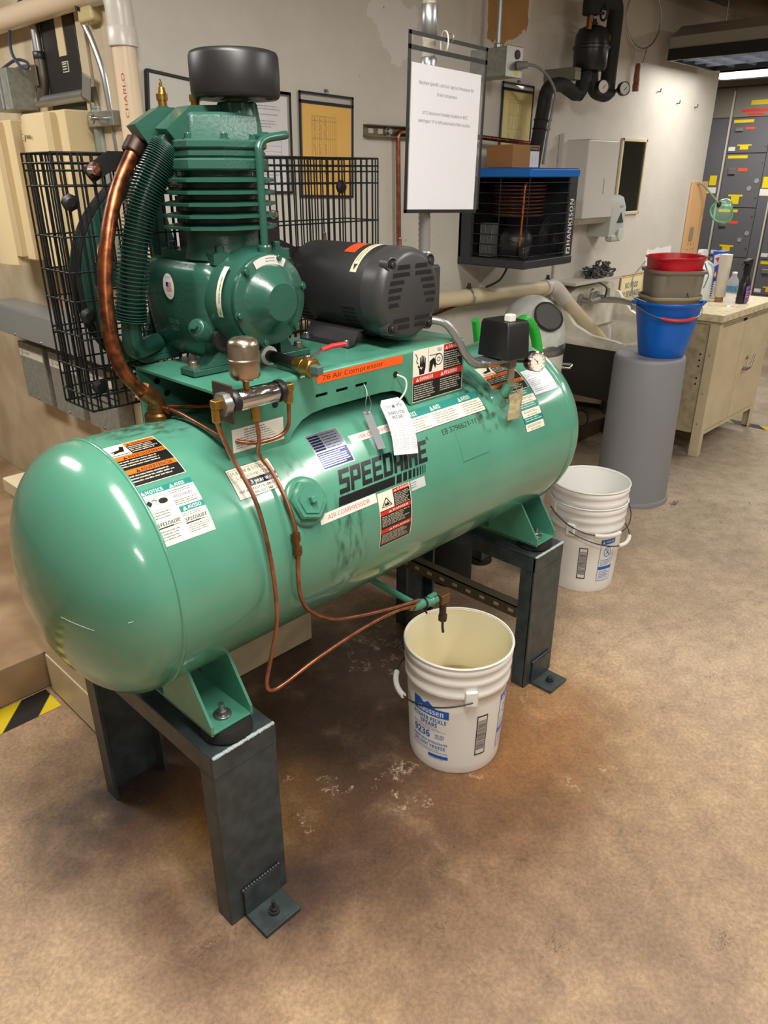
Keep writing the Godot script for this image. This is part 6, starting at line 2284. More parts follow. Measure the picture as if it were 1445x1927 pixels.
	put("top_cap", mb().cyl(Vector3(3.40, 2.155, -2.03), Vector3(3.40, 2.25, -2.03), 0.038, -1, 20, 0.004), M.pipe_wrap, wf)
	put("drain_cock", mb().cyl(Vector3(3.392, 2.10, -2.03), Vector3(3.40, 2.16, -2.03), 0.012, 0.015, 14), M.old_brass, wf)
	put("hand_wheel", mb().tube(circle(Vector3(3.475, 2.168, -2.01), 0.026, Vector3(1, 0.1, 0.5), 20), 0.005, 8, true), mat("wheel_blue", c8(46, 50, 66), 0.5), wf)
	put("valve_spindle", mb().cyl(Vector3(3.40, 2.165, -2.03), Vector3(3.475, 2.168, -2.01), 0.007, -1, 10), M.dark_steel, wf)
	for q in [[3.50, 1.885, -1.995], [3.69, 1.89, -1.99]]:
		var g := Vector3(q[0], q[1], q[2])
		var gd := Vector3(-0.45, 0.05, 0.9).normalized()
		put("gauge_stem", mb().cyl(g - gd * 0.05, g, 0.01, -1, 12), M.dark_steel, wf)
		var gc := put("gauge_case", mb().lathe([Vector2(0, -0.012), Vector2(0.028, -0.012), Vector2(0.03, -0.008), Vector2(0.03, 0.012), Vector2(0.027, 0.014), Vector2(0.0265, 0.01)], g, gd, 28), M.black, wf)
		var f := mb()
		f.lathe([Vector2(0.0265, 0.0095), Vector2(0, 0.0096)], g, gd, 28)
		put("dial", f, mat("dial_white", c8(222, 222, 216), 0.3), gc)
		f = mb()
		var gx := Vector3.UP.cross(gd).normalized()
		f.box(g + gd * 0.0106 + gx * 0.005, Vector3(0.02, 0.0025, 0.0008), 0.0, Basis(gx, gd.cross(gx), gd) * Basis(Vector3.BACK, 0.8))
		put("pointer", f, M.black, gc)
	# hoop with wooden handle
	var hp := thing("wire_hoop", "round wire hoop with wooden handle hanging on the wall", "net hoop", Vector3(4.16, 1.92, zw + 0.03))
	var ring := []
	for i in 48:
		var a := TAU * i / 48
		ring.append(Vector3(4.155 + cos(a) * 0.185, 2.25 + sin(a) * 0.135, zw + 0.03))
	put("hoop", mb().tube(ring, 0.0045, 8, true), M.zinc, hp)
	for s in [-1.0, 1.0]:
		put("fork", mb().tube(bends([Vector3(4.155 + s * 0.075, 2.13, zw + 0.03), Vector3(4.15 + s * 0.045, 2.052, zw + 0.03), Vector3(4.15, 2.045, zw + 0.03)], 0.01), 0.003, 8), M.zinc, hp)
	put("handle", mb().lathe([Vector2(0, 0), Vector2(0.017, 0.0), Vector2(0.018, 0.035), Vector2(0.014, 0.04), Vector2(0.0165, 0.046), Vector2(0.013, 0.12), Vector2(0.007, 0.128), Vector2(0, 0.128)], Vector3(4.155, 1.92, zw + 0.03), Vector3(-0.04, 1, 0), 18), M.wood, hp)
	for q in [[4.47, 1.94, "wall hook nearest the wooden handle"], [4.73, 1.897, "middle one of three small wall hooks"], [4.98, 1.89, "wall hook nearest the end of the wall"]]:
		solo("wall_hook", mb().tube([Vector3(q[0], q[1], zw + 0.001), Vector3(q[0], q[1], zw + 0.018), Vector3(q[0] - 0.005, q[1] + 0.015, zw + 0.022)], 0.003, 6), M.dark_steel, q[2], "hook", "small hooks on the white wall")
	# towel dispenser with backing strip, soap dispenser, mirror
	var td := thing("towel_dispenser", "white metal paper towel dispenser on the wall beside the dryer", "dispenser", Vector3(3.7, 1.3, zw))
	put("case", mb().bx(3.535, 3.835, 1.315, 1.675, zw + 0.001, -2.05, 0.008), mat("enamel", c8(208, 206, 202), 0.3), td)
	put("back_plate", mb().bx(3.50, 3.545, 1.32, 1.70, zw + 0.001, -2.17, 0.003), mat("enamel", c8(208, 206, 202), 0.3), td)
	b = mb()
	b.prism([Vector2(zw + 0.002, 1.315), Vector2(-2.052, 1.315), Vector2(-2.09, 1.288), Vector2(zw + 0.002, 1.283)], 3.545, 3.83, Transform3D(Basis(Vector3.BACK, Vector3.UP, Vector3.RIGHT), Vector3.ZERO))
	put("mouth", b, mat("mouth_beige", c8(186, 178, 156), 0.4), td)
	put("sight_slot", mb().bx(3.712, 3.716, 1.43, 1.50, -2.051, -2.0492), mat("slot_grey", c8(90, 88, 84), 0.6), td)
	var sd := thing("soap_dispenser", "pale grey soap dispenser beside the towel dispenser", "dispenser", Vector3(3.9, 1.2, zw))
	b = mb()
	b.prism([Vector2(zw + 0.001, 1.215), Vector2(-2.07, 1.215), Vector2(-2.065, 1.36), Vector2(-2.085, 1.41), Vector2(-2.11, 1.42), Vector2(zw + 0.001, 1.42)], 3.86, 4.01, Transform3D(Basis(Vector3.BACK, Vector3.UP, Vector3.RIGHT), Vector3.ZERO), true)
	put("case", b, mat("soap_grey", c8(186, 188, 184), 0.35), sd)
	put("push_bar", mb().bx(3.875, 3.995, 1.19, 1.225, -2.10, -2.055, 0.01), mat("soap_grey", c8(186, 188, 184), 0.35), sd)
	put("lens", mb().lathe([Vector2(0, 0), Vector2(0.032, 0), Vector2(0.03, 0.006), Vector2(0, 0.008)], Vector3(3.96, 1.225, -2.055), Vector3.BACK, 24), mat("soap_lens", c8(206, 210, 204), 0.2), sd)
	b = mb()
	b.prism([Vector2(3.93, 1.285), Vector2(3.995, 1.285), Vector2(3.963, 1.335)], 0, 0.003, Transform3D(Basis(), Vector3(0, 0, -2.066)))
	put("window", b, mat("soap_window", c8(66, 66, 62), 0.3), sd)
	cv = Cv.new(60, 20, Color(0, 0, 0, 0))
	cv.text("GOJO", 30, 15, 11, c8(120, 124, 124), false, 1.0, 1)
	var gm := printed("soap_logo", cv.tex(), 0.4)
	gm.transparency = BaseMaterial3D.TRANSPARENCY_ALPHA_SCISSOR
	label_flat("logo", Vector3(3.93, 1.375, -2.0615), Vector3(0.06, 0, 0), Vector3(0, -0.02, -0.002), gm, sd)
	var mr := thing("wall_mirror", "narrow framed mirror on the wall above the sink", "mirror", Vector3(4.26, 1.31, zw))
	put("glass", mb().bx(4.135, 4.40, 1.325, 1.69, zw + 0.001, zw + 0.006), M.mirror, mr)
	for q in [[4.12, 4.41, 1.685, 1.702], [4.12, 4.41, 1.31, 1.328], [4.12, 4.138, 1.31, 1.702], [4.394, 4.41, 1.31, 1.702]]:
		put("frame", mb().bx(q[0], q[1], q[2], q[3], zw + 0.001, zw + 0.014, 0.003), mat("frame_cream", c8(206, 194, 164), 0.4), mr)
	# shelf, rag, notice
	var sh := thing("wall_shelf", "thin grey wall shelf over the sink", "shelf", Vector3(3.9, 0.985, zw))
	put("board", mb().bx(3.56, 4.06, 0.99, 1.005, zw + 0.001, -2.06, 0.002), mat("shelf_grey", c8(196, 192, 180), 0.4), sh)
	put("side_post", mb().bx(3.545, 3.558, 0.94, 1.25, zw + 0.001, zw + 0.012, 0.002), mat("shelf_grey", c8(196, 192, 180), 0.4), sh)
	b = mb()
	var RR := RandomNumberGenerator.new()
	RR.seed = 3
	for k in 46:
		var c := Vector3(RR.randf_range(3.80, 3.99), 1.012 + absf(RR.randfn(0, 0.026)), RR.randf_range(-2.16, -2.09))
		var pts := []
		for i in 7:
			pts.append(c + Vector3(RR.randfn(0, 0.018), maxf(-0.004 - (c.y - 1.012), RR.randfn(0, 0.012)), RR.randfn(0, 0.014)))
		b.tube(spline(pts, 4), 0.0055, 6)
	solo("scrub_rag", b, mottle(mat("rag", Color.WHITE, 0.9), c8(40, 40, 42), c8(120, 120, 122), 9.0, 91, 0.04), "crumpled grey scouring rag on the wall shelf", "rag")
	cv = Cv.new(260, 180, c8(232, 220, 170))
	cv.frame(4, 4, 252, 172, 3, c8(150, 110, 60))
	cv.text("NO FOOD", 128, 66, 30, c8(40, 60, 120), true, 0.8, 1)
	cv.text("OR BEVERAGES", 128, 112, 30, c8(40, 60, 120), true, 0.72, 1)
	cv.text("IN", 80, 158, 30, c8(40, 60, 120), true, 0.8, 1)
	var ns := thing("notice_sign", "small cream NO FOOD OR BEVERAGES sign behind the bucket stack", "sign", Vector3(4.4, 0.8, zw))
	put("board", mb().bx(4.305, 4.60, 0.755, 0.965, zw + 0.001, zw + 0.008, 0.002), mat("sign_edge", c8(150, 110, 60), 0.5), ns)
	label_flat("face", Vector3(4.31, 0.96, zw + 0.0088), Vector3(0.285, 0, 0), Vector3(0, -0.2, 0), printed("no_food", cv.tex(), 0.5), ns)

func dryer() -> void:
	var t := thing("air_dryer", "wall mounted black air dryer with blue top and copper coil inside", "dryer", Vector3(2.93, 1.155, -2.02))
	var x0 := 2.75
	var x1 := 3.12
	var z0 := -2.199
	var z1 := -1.845
	var y0 := 1.155
	var y1 := 1.52
	put("lid", mb().bx(x0 - 0.006, x1 + 0.006, y1 - 0.012, y1 + 0.025, z0, z1 + 0.006, 0.008), mat("dryer_blue", c8(0, 104, 196), 0.35), t)
	var fr := mat("dryer_frame", c8(50, 52, 58), 0.45)
	put("base", mb().bx(x0 - 0.004, x1 + 0.004, y0, y0 + 0.035, z0, z1 + 0.004, 0.006), fr, t)
	put("back_panel", mb().bx(x0, x1, y0, y1, z0, z0 + 0.012), M.void_black, t)
	put("corner_post", mb().bx(x1 - 0.062, x1, y0 + 0.03, y1 - 0.01, z1 - 0.012, z1, 0.002), fr, t)
	put("corner_post", mb().bx(x1 - 0.008, x1, y0 + 0.03, y1 - 0.01, z0, z1 - 0.01), fr, t)
	put("corner_post", mb().bx(x0, x0 + 0.008, y0 + 0.03, y1 - 0.01, z0, z0 + 0.075), fr, t)
	# open wire screens on two sides
	var b := mb()
	for i in 8:
		var y := lerpf(y0 + 0.05, y1 - 0.03, i / 7.0)
		b.tube([Vector3(x0, y, z0 + 0.07), Vector3(x0, y, z1), Vector3(x1 - 0.06, y, z1)], 0.0022, 6)
	for i in 3:
		b.tube([Vector3(x0, y0 + 0.03, lerpf(z0 + 0.07, z1, i / 2.0)), Vector3(x0, y1 - 0.01, lerpf(z0 + 0.07, z1, i / 2.0))], 0.0022, 6)
	var s := put("wire_screen", b, M.wire_black, t)
	s.set_meta("kind", "stuff")
	# coil, capillary loop, compressor pot, fan, condenser fins
	b = mb()
	for i in 9:
		var ring := []
		for k in 40:
			var a := TAU * k / 40
			ring.append(Vector3(2.91 + cos(a) * 0.12, y0 + 0.205 + i * 0.0145, -2.0 + sin(a) * 0.10))
		b.tube(ring, 0.0055, 8, true)
	var coil := put("copper_coil", b, mat("coil_dark", c8(74, 42, 28), 0.42, 0.6), t)
	coil.set_meta("kind", "stuff")
	put("capillary", mb().tube(bends([Vector3(2.79, y0 + 0.06, -1.90), Vector3(2.80, y0 + 0.33, -1.90), Vector3(2.93, y0 + 0.345, -1.95)], 0.02), 0.0042, 8), mat("copper_bright", c8(196, 116, 54), 0.3, 0.8), t)
	put("capillary", mb().tube([Vector3(2.795, y0 + 0.10, -1.905), Vector3(2.812, y0 + 0.25, -1.91)], 0.0036, 8), mat("copper_bright", c8(196, 116, 54), 0.3, 0.8), t)
	put("compressor_pot", mb().lathe([Vector2(0, 0.03), Vector2(0.07, 0.035), Vector2(0.078, 0.06), Vector2(0.078, 0.115), Vector2(0.06, 0.15), Vector2(0.03, 0.162), Vector2(0, 0.164)], Vector3(2.875, y0, -1.985), Vector3.UP, 28, 0, TAU, 0.5), M.black, t)
	put("receiver", mb().cyl(Vector3(2.80, y0 + 0.02, -1.885), Vector3(2.80, y0 + 0.09, -1.885), 0.022, -1, 16, 0.004), M.black, t)
	b = mb()
	for i in 10:
		b.bx(2.756, 2.80, y0 + 0.04, y0 + 0.175, -2.085 + i * 0.0065, -2.0835 + i * 0.0065)
	var cf := put("condenser_fins", b, M.zinc, t)
	cf.set_meta("kind", "stuff")
	b = mb()
	for i in 6:
		b.tube(circle(Vector3(3.02, y0 + 0.115, -1.90), 0.03 + i * 0.011, Vector3.BACK, 40), 0.0013, 5, true)
	var fg := put("fan_guard", b, M.dark_steel, t)
	fg.set_meta("kind", "stuff")
	var cv := Cv.new(44, 260, Color(0, 0, 0, 0))
	cv.text("HANKISON", 30, 216, 23, c8(232, 232, 232), true, 1.12, 0, -1)
	cv.frame(8, 224, 24, 26, 5, c8(232, 232, 232))
	cv.line(Vector2(10, 250), Vector2(32, 226), 5, c8(232, 232, 232))
	for i in 14:
		cv.rect(34, 40 + i * 7, 5, 4, c8(200, 200, 200))
	var m := printed("dryer_name", cv.tex(), 0.45)
	m.transparency = BaseMaterial3D.TRANSPARENCY_ALPHA_SCISSOR
	label_flat("name", Vector3(x1 - 0.060, y1 - 0.062, z1 + 0.0008), Vector3(0.056, 0, 0), Vector3(0, -0.27, 0), m, t)
	put("lamp", mb().cyl(Vector3(x1 - 0.03, y0 + 0.055, z1), Vector3(x1 - 0.03, y0 + 0.055, z1 + 0.003), 0.006, -1, 12), mat("lamp_green", c8(40, 96, 84), 0.3), t)
	put("cable", mb().tube(spline([Vector3(2.79, y0 + 0.01, -1.95), Vector3(2.79, 1.10, -1.99), Vector3(2.80, 1.06, -2.07)], 5), 0.005, 8), M.black, t)
func sink_corner() -> void:
	# dome topped bin
	var t := thing("dome_bin", "white enamel bin with domed lid and round opening beside the sink", "bin", Vector3(2.98, 0, -1.93))
	var c := Vector3(2.98, 0, -1.93)
	put("body", mb().lathe([Vector2(0, 0.0), Vector2(0.128, 0.0), Vector2(0.132, 0.01), Vector2(0.154, 0.72), Vector2(0.154, 0.765)], c, Vector3.UP, 48), mat("bin_white", c8(206, 206, 198), 0.35), t)
	put("band", mb().lathe([Vector2(0.154, 0.765), Vector2(0.159, 0.77), Vector2(0.159, 0.812), Vector2(0.154, 0.818)], c, Vector3.UP, 48), M.steel, t)
	var b := mb()
	var pr := []
	for i in 13:
		var a := PI / 2 * i / 12
		pr.append(Vector2(cos(a) * 0.158, 0.816 + sin(a) * 0.205))
	b.lathe(pr, c, Vector3.UP, 56, 0, TAU, -1.0)
	put("dome_lid", b, mottle(mat("dome", Color.WHITE, 0.3), c8(186, 190, 184), c8(212, 214, 208), 3.0, 81), t)
	var hd := Vector3(-0.30, 0.62, 0.72).normalized()
	var hc := hd * 0.010 + c + Vector3(0, 0.825, 0) + Vector3(hd.x * 0.152, hd.y * 0.186, hd.z * 0.152)
	put("opening", mb().lathe([Vector2(0, 0.0), Vector2(0.064, 0.001), Vector2(0.067, -0.03)], hc - hd * 0.001, hd, 36), mat("bin_inside", c8(74, 72, 70), 0.6), t)
	put("opening_rim", mb().tube(circle(hc - hd * 0.001, 0.0665, hd, 40), 0.005, 8, true), M.dark_steel, t)
	put("handle", mb().tube(bends([c + Vector3(0.065, 0.70, 0.138), c + Vector3(0.08, 0.70, 0.175), c + Vector3(0.13, 0.705, 0.155), c + Vector3(0.122, 0.70, 0.09)], 0.012), 0.006, 8), M.chrome, t)
	# drain pipe of pale plastic along the wall, turning down to the sink
	var dp := thing("waste_pipe", "cream plastic waste pipe along the wall that slants down into the sink", "pipe", Vector3(3.2, 0.66, -2.1))
	put("level_run", mb().cyl(Vector3(1.35, 1.062, -2.13), Vector3(3.36, 1.002, -2.105), 0.034, -1, 28), M.pvc_drain, dp)
	put("elbow", mb().tube(bends([Vector3(3.33, 1.003, -2.105), Vector3(3.43, 1.0, -2.105), Vector3(3.51, 0.93, -2.09)], 0.06, 8), 0.039, 24), M.pvc_white, dp)
	put("slant_run", mb().cyl(Vector3(3.47, 0.965, -2.10), Vector3(3.86, 0.66, -2.02), 0.033, -1, 28), M.pvc_drain, dp)
	for x in [3.36, 2.72]:
		put("hanger_ring", mb().tube(circle(Vector3(x, 1.0 + (3.36 - x) * 0.03, -2.105), 0.037, Vector3.RIGHT, 28), 0.004, 6, true), M.zinc, dp)
		put("hanger_nut", mb().bolt(Vector3(x, 1.04 + (3.36 - x) * 0.03, -2.105), Vector3.UP, 0.009, 0.022), M.dark_steel, dp)
	solo("copper_line", mb().tube([Vector3(1.6, 0.81, -2.185), Vector3(2.9, 0.998, -2.185), Vector3(2.97, 1.0, -2.17)], 0.0065, 8), M.old_copper, "thin brown copper line sloping up the wall under the waste pipe", "pipe")
	# sink: porcelain bowl, high back, painted underside, taps
	var s := thing("service_sink", "white porcelain service sink with high splash back and wall taps", "sink", Vector3(3.85, 0, -1.95))
	b = mb()
	var hx := 0.325
	var sc := Vector3(3.86, 0, -1.95)
	var sh := rrect(hx, 0.245, 0.05, 5)
	var E1 := Vector3.RIGHT
	var E2 := Vector3.BACK
	b.loft([ring_at(sh, sc + Vector3(0, 0.70, 0), E1, E2), ring_at(sh, sc + Vector3(0, 0.728, 0), E1, E2, 1.02, 1.02), ring_at(sh, sc + Vector3(0, 0.74, 0), E1, E2), ring_at(sh, sc + Vector3(0, 0.738, 0), E1, E2, 0.9, 0.88), ring_at(sh, sc + Vector3(0, 0.70, 0), E1, E2, 0.86, 0.84), ring_at(sh, sc + Vector3(0, 0.46, 0), E1, E2, 0.72, 0.7)], false, true, 0.3)
	put("bowl", b, M.porcelain, s)
	b = mb()
	b.loft([ring_at(sh, sc + Vector3(0, 0.705, 0), E1, E2, 0.99, 0.99), ring_at(sh, sc + Vector3(0, 0.55, 0), E1, E2, 0.97, 0.97), ring_at(sh, sc + Vector3(0, 0.44, 0), E1, E2, 0.88, 0.86), ring_at(sh, sc + Vector3(0, 0.41, 0), E1, E2, 0.74, 0.72)], false, true, 0.3)
	put("underside", b, M.sink_dark, s)
	# the splash back: swept shoulders, thick, curling forward at the sides
	b = mb()
	var prf := [Vector2(-0.325, 0.73)]
	for i in 9:
		var a := PI - PI / 2 * i / 8
		prf.append(Vector2(-0.125 + cos(a) * 0.2, 0.80 + sin(a) * 0.165))
	for i in 7:
		var a := PI / 2 - PI / 2 * i / 6
		prf.append(Vector2(0.205 + cos(a) * 0.06, 0.905 + sin(a) * 0.06))
	for q in [[0.268, 0.86], [0.285, 0.80], [0.325, 0.755], [0.325, 0.73]]:
		prf.append(Vector2(q[0], q[1]))
	b.prism(prf, -2.196, -2.13, Transform3D(Basis(), Vector3(sc.x, 0, 0)), true)
	for q in [[-0.325, -0.295], [0.295, 0.325]]:
		b.prism([Vector2(-2.14, 0.73), Vector2(-1.74, 0.73), Vector2(-1.78, 0.745), Vector2(-1.93, 0.76), Vector2(-2.03, 0.80), Vector2(-2.09, 0.86), Vector2(-2.12, 0.90), Vector2(-2.14, 0.905)], sc.x + q[0], sc.x + q[1], Transform3D(Basis(Vector3.BACK, Vector3.UP, Vector3.RIGHT), Vector3.ZERO), true)
	put("splash_back", b, M.porcelain, s)
	put("waste", mb().tube(bends([Vector3(3.86, 0.42, -1.95), Vector3(3.86, 0.28, -1.95), Vector3(3.86, 0.26, -2.19)], 0.06), 0.035, 18), M.dark_steel, s)
	put("waste_flange", mb().lathe([Vector2(0.05, 0), Vector2(0.045, 0.02), Vector2(0.036, 0.022), Vector2(0.036, 0.10)], Vector3(3.66, 0.27, -2.0), Vector3.RIGHT, 24), mat("cast_iron", c8(88, 76, 62), 0.6), s)
	put("waste_pipe", mb().cyl(Vector3(3.66, 0.27, -2.0), Vector3(3.90, 0.26, -2.0), 0.04, -1, 20), mat("cast_iron", c8(88, 76, 62), 0.6), s)
	var f := Node3D.new()
	f.name = "faucet"
	s.add_child(f)
	var fy := 0.895
	put("cross_body", mb().tube([Vector3(3.72, fy, -2.06), Vector3(3.93, fy, -2.06)], 0.017, 16), M.alloy, f)
	for x in [3.74, 3.91]:
		put("wall_union", mb().lathe([Vector2(0.034, 0), Vector2(0.032, 0.01), Vector2(0.016, 0.014), Vector2(0.016, 0.07)], Vector3(x, fy, -2.13), Vector3.BACK, 20), M.alloy, f)
		put("valve_neck", mb().cyl(Vector3(x, fy, -2.06), Vector3(x, fy + 0.055, -2.06), 0.014, 0.012, 14), M.alloy, f)
		put("lever", mb().box(Vector3(x - 0.02, fy + 0.06, -2.05), Vector3(0.095, 0.014, 0.016), 0.005, Basis(Vector3.UP, 0.4)), M.chrome, f)
	put("spout", mb().tube(bends([Vector3(3.83, fy, -2.06), Vector3(3.84, fy + 0.01, -1.95), Vector3(3.84, fy + 0.0, -1.87), Vector3(3.84, fy - 0.03, -1.86)], 0.03), [0.017, 0.017, 0.017, 0.017, 0.016, 0.016, 0.016, 0.015, 0.015, 0.015, 0.014, 0.014, 0.014, 0.014, 0.014, 0.014].slice(0, 16), 14), M.alloy, f)
	put("brace_rod", mb().tube(spline([Vector3(3.83, fy + 0.02, -2.03), Vector3(3.83, fy + 0.07, -2.03), Vector3(3.80, fy + 0.10, -2.09), Vector3(3.78, fy + 0.098, -2.15)], 5), 0.005, 8), M.dark_steel, f)
	# tan steel work cabinet
	cabinet()
	cabinet_top_things()
	bucket_stack()

func cabinet() -> void:
	var x0 := 4.245
	var x1 := 5.085
	var z1 := -1.54
	var z0 := -2.14
	var t := thing("work_cabinet", "tan steel work cabinet with two doors on short legs by the sink", "cabinet", Vector3((x0 + x1) / 2, 0, (z0 + z1) / 2))
	put("worktop", mb().bx(x0 - 0.012, x1 + 0.012, 0.782, 0.823, z0, z1 + 0.012, 0.004), M.worktop, t)
	put("under_rail", mb().bx(x0 + 0.004, x1 - 0.004, 0.762, 0.784, z0 + 0.01, z1 - 0.004, 0.002), M.worn_tan, t)
	put("body", mb().bx(x0 + 0.012, x1 - 0.012, 0.135, 0.765, z0 + 0.01, z1 - 0.014, 0.003), M.worn_tan, t)
	put("side_panel", mb().bx(x0 + 0.006, x0 + 0.013, 0.135, 0.76, z0 + 0.03, z1 - 0.07, 0.002), M.worn_tan, t)
	for q in [[x0, x0 + 0.045, z1], [x1 - 0.045, x1, z1], [x0, x0 + 0.045, z0 + 0.05], [x1 - 0.045, x1, z0 + 0.05]]:
		var b := mb()
		b.bx(q[0], q[1], 0.0, 0.765, q[2] - 0.006, q[2], 0.002)
		var left: bool = q[0] == x0
		b.bx(q[0] if left else q[1] - 0.005, q[0] + 0.005 if left else q[1], 0.0, 0.765, q[2] - 0.055, q[2] - 0.003, 0.001)
		put("leg", b, M.tan_paint, t)
	for y in [0.60, 0.38, 0.20]:
		put("rivet", mb().ball(Vector3(x0 - 0.001, y, z1 - 0.03), Vector3(0.005, 0.008, 0.008), 10), M.worn_tan, t)
	for i in 6:
		var m: StandardMaterial3D = M.void_black if i != 3 else M.worn_tan
		put("side_hole" if i != 3 else "rivet", mb().cyl(Vector3(x0 + 0.006, 0.595 - i * 0.034, z1 - 0.085), Vector3(x0 + 0.0045, 0.595 - i * 0.034, z1 - 0.085), 0.0055, -1, 12), m, t)
	var ds := [[x0 + 0.03, x0 + 0.375], [x0 + 0.385, x1 - 0.012]]
	for i in 2:
		var d := put("door", mb().bx(ds[i][0], ds[i][1], 0.155, 0.745, z1 - 0.012, z1 + 0.002, 0.004), M.tan_paint, t)
		if i == 1:
			var hx: float = ds[1][0] + 0.09
			put("latch", mb().cyl(Vector3(hx, 0.45, z1), Vector3(hx, 0.45, z1 + 0.03), 0.011, -1, 14), M.steel, d)
			put("handle", mb().tube(bends([Vector3(hx, 0.45, z1 + 0.03), Vector3(hx + 0.045, 0.45, z1 + 0.03), Vector3(hx + 0.08, 0.53, z1 + 0.03)], 0.01), 0.006, 10), M.steel, d)
			put("lock", mb().cyl(Vector3(hx + 0.03, 0.51, z1), Vector3(hx + 0.03, 0.51, z1 + 0.008), 0.011, -1, 14), M.steel, d)
	put("door_gap", mb().bx(ds[1][0] - 0.004, ds[1][0] + 0.03, 0.744, 0.758, z1 - 0.012, z1 - 0.006), M.void_black, t)
	put("bottom_rail", mb().bx(x0 + 0.045, x1 - 0.045, 0.128, 0.152, z1 - 0.02, z1 - 0.001, 0.002), M.tan_paint, t)

func cabinet_top_things() -> void:
	var y := 0.8235
	# white gallon jug
	var b := mb()
	var t := thing("milk_jug", "translucent white gallon jug with yellow cap behind the bucket stack", "jug", Vector3(4.60, y, -1.86))
	var o := Vector3(4.60, y, -1.86)
	var sh := rrect(0.075, 0.075, 0.03, 4)
	b.loft([ring_at(sh, o, Vector3.RIGHT, Vector3.BACK, 0.9, 0.9), ring_at(sh, o + Vector3(0, 0.012, 0), Vector3.RIGHT, Vector3.BACK), ring_at(sh, o + Vector3(0, 0.15, 0), Vector3.RIGHT, Vector3.BACK), ring_at(sh, o + Vector3(0, 0.20, 0), Vector3.RIGHT, Vector3.BACK, 0.8, 0.8), ring_at(sh, o + Vector3(0, 0.235, 0), Vector3.RIGHT, Vector3.BACK, 0.3, 0.3), ring_at(sh, o + Vector3(0, 0.25, 0), Vector3.RIGHT, Vector3.BACK, 0.24, 0.24)], true, true, 0.3)
	put("body", b, mat("jug_white", c8(214, 222, 224), 0.3), t)
	put("cap", mb().cyl(o + Vector3(0, 0.25, 0), o + Vector3(0, 0.268, 0), 0.021, -1, 18), mat("cap_yellow", c8(236, 196, 60), 0.4), t)
	put("handle", mb().tube(bends([o + Vector3(0.04, 0.225, 0.03), o + Vector3(0.09, 0.20, 0.05), o + Vector3(0.085, 0.10, 0.05), o + Vector3(0.06, 0.08, 0.04)], 0.03), 0.012, 10), mat("jug_white", c8(214, 222, 224), 0.3), t)
	# white trigger bottle behind it
	t = thing("spray_bottle", "white trigger spray bottle behind the gallon jug", "spray bottle", Vector3(4.74, y, -1.90))
	o = Vector3(4.74, y, -1.90)
	put("body", mb().lathe([Vector2(0, 0), Vector2(0.04, 0), Vector2(0.042, 0.01), Vector2(0.042, 0.14), Vector2(0.028, 0.19), Vector2(0.015, 0.21), Vector2(0.014, 0.235), Vector2(0, 0.235)], o, Vector3.UP, 24), mat("spray_white", c8(222, 224, 226), 0.35), t)
	put("collar", mb().cyl(o + Vector3(0, 0.21, 0), o + Vector3(0, 0.23, 0), 0.018, -1, 16), mat("trigger_red", c8(226, 84, 48), 0.4), t)
	put("head", mb().prism([Vector2(-0.05, 0.245), Vector2(0.035, 0.235), Vector2(0.04, 0.262), Vector2(0.02, 0.285), Vector2(-0.045, 0.288), Vector2(-0.055, 0.27)], -0.014, 0.014, Transform3D(Basis(), o)), mat("spray_white", c8(222, 224, 226), 0.35), t)
	put("trigger", mb().tube([o + Vector3(-0.03, 0.245, 0), o + Vector3(-0.04, 0.215, 0), o + Vector3(-0.035, 0.20, 0)], 0.005, 8), mat("trigger_red", c8(226, 84, 48), 0.4), t)
	# paper towel core with cream wrap
	t = thing("paper_roll", "upright cream paper roll on a brown core beside the water bottle", "paper roll", Vector3(4.70, y, -1.745))
	o = Vector3(4.70, y, -1.745)
	put("core", mb().cyl(o, o + Vector3(0, 0.25, 0), 0.024, -1, 24), mat("core_brown", c8(182, 132, 92), 0.7), t)
	put("wrap", mb().loft([ring_at(rrect(0.034, 0.03, 0.028, 5), o + Vector3(0, 0.03, 0), Vector3.RIGHT, Vector3.BACK), ring_at(rrect(0.036, 0.032, 0.028, 5), o + Vector3(0, 0.27, 0), Vector3.RIGHT, Vector3.BACK)], true, true, 0.2), mat("paper_cream", c8(216, 206, 190), 0.75), t)
	# blue and white carton
	t = thing("powder_box", "tall blue and white carton standing behind the paper roll", "box", Vector3(4.83, y, -1.83))
	var cv := Cv.new(120, 240, c8(28, 90, 200))
	cv.rect(0, 150, 120, 90, c8(226, 228, 232))
	for i in 7:
		cv.rect(0, 152 + i * 12, 70, 6, c8(30, 60, 150))
	cv.poly([Vector2(20, 20), Vector2(90, 8), Vector2(100, 60), Vector2(30, 80)], c8(232, 232, 236))
	cv.poly([Vector2(34, 34), Vector2(88, 26), Vector2(80, 56)], c8(206, 60, 90))
	cv.disc(70, 116, 22, c8(200, 50, 60))
	cv.disc(70, 116, 13, c8(236, 236, 238))
	put("carton", mb().bx(4.785, 4.875, y, y + 0.275, -1.86, -1.80, 0.002), mat("carton_blue", c8(30, 92, 200), 0.45), t)
	var cm := printed("carton_print", cv.tex(), 0.45)
	label_flat("front_print", Vector3(4.786, y + 0.274, -1.7994), Vector3(0.088, 0, 0), Vector3(0, -0.272, 0), cm, t)
	b = mb()
	b.patch(func(u, v): return Vector3(4.7845, y + 0.274 - v * 0.272, lerpf(-1.859, -1.801, u)), 1, 1)
	put("side_print", b, cm, t)
	# water bottle
	t = thing("water_bottle", "clear plastic water bottle with blue label on the tan worktop", "bottle", Vector3(4.575, y, -1.635))
	o = Vector3(4.575, y, -1.635)
	var pet := mat("pet", Color(0.93, 0.96, 0.98, 0.3), 0.06)
	pet.transparency = BaseMaterial3D.TRANSPARENCY_ALPHA
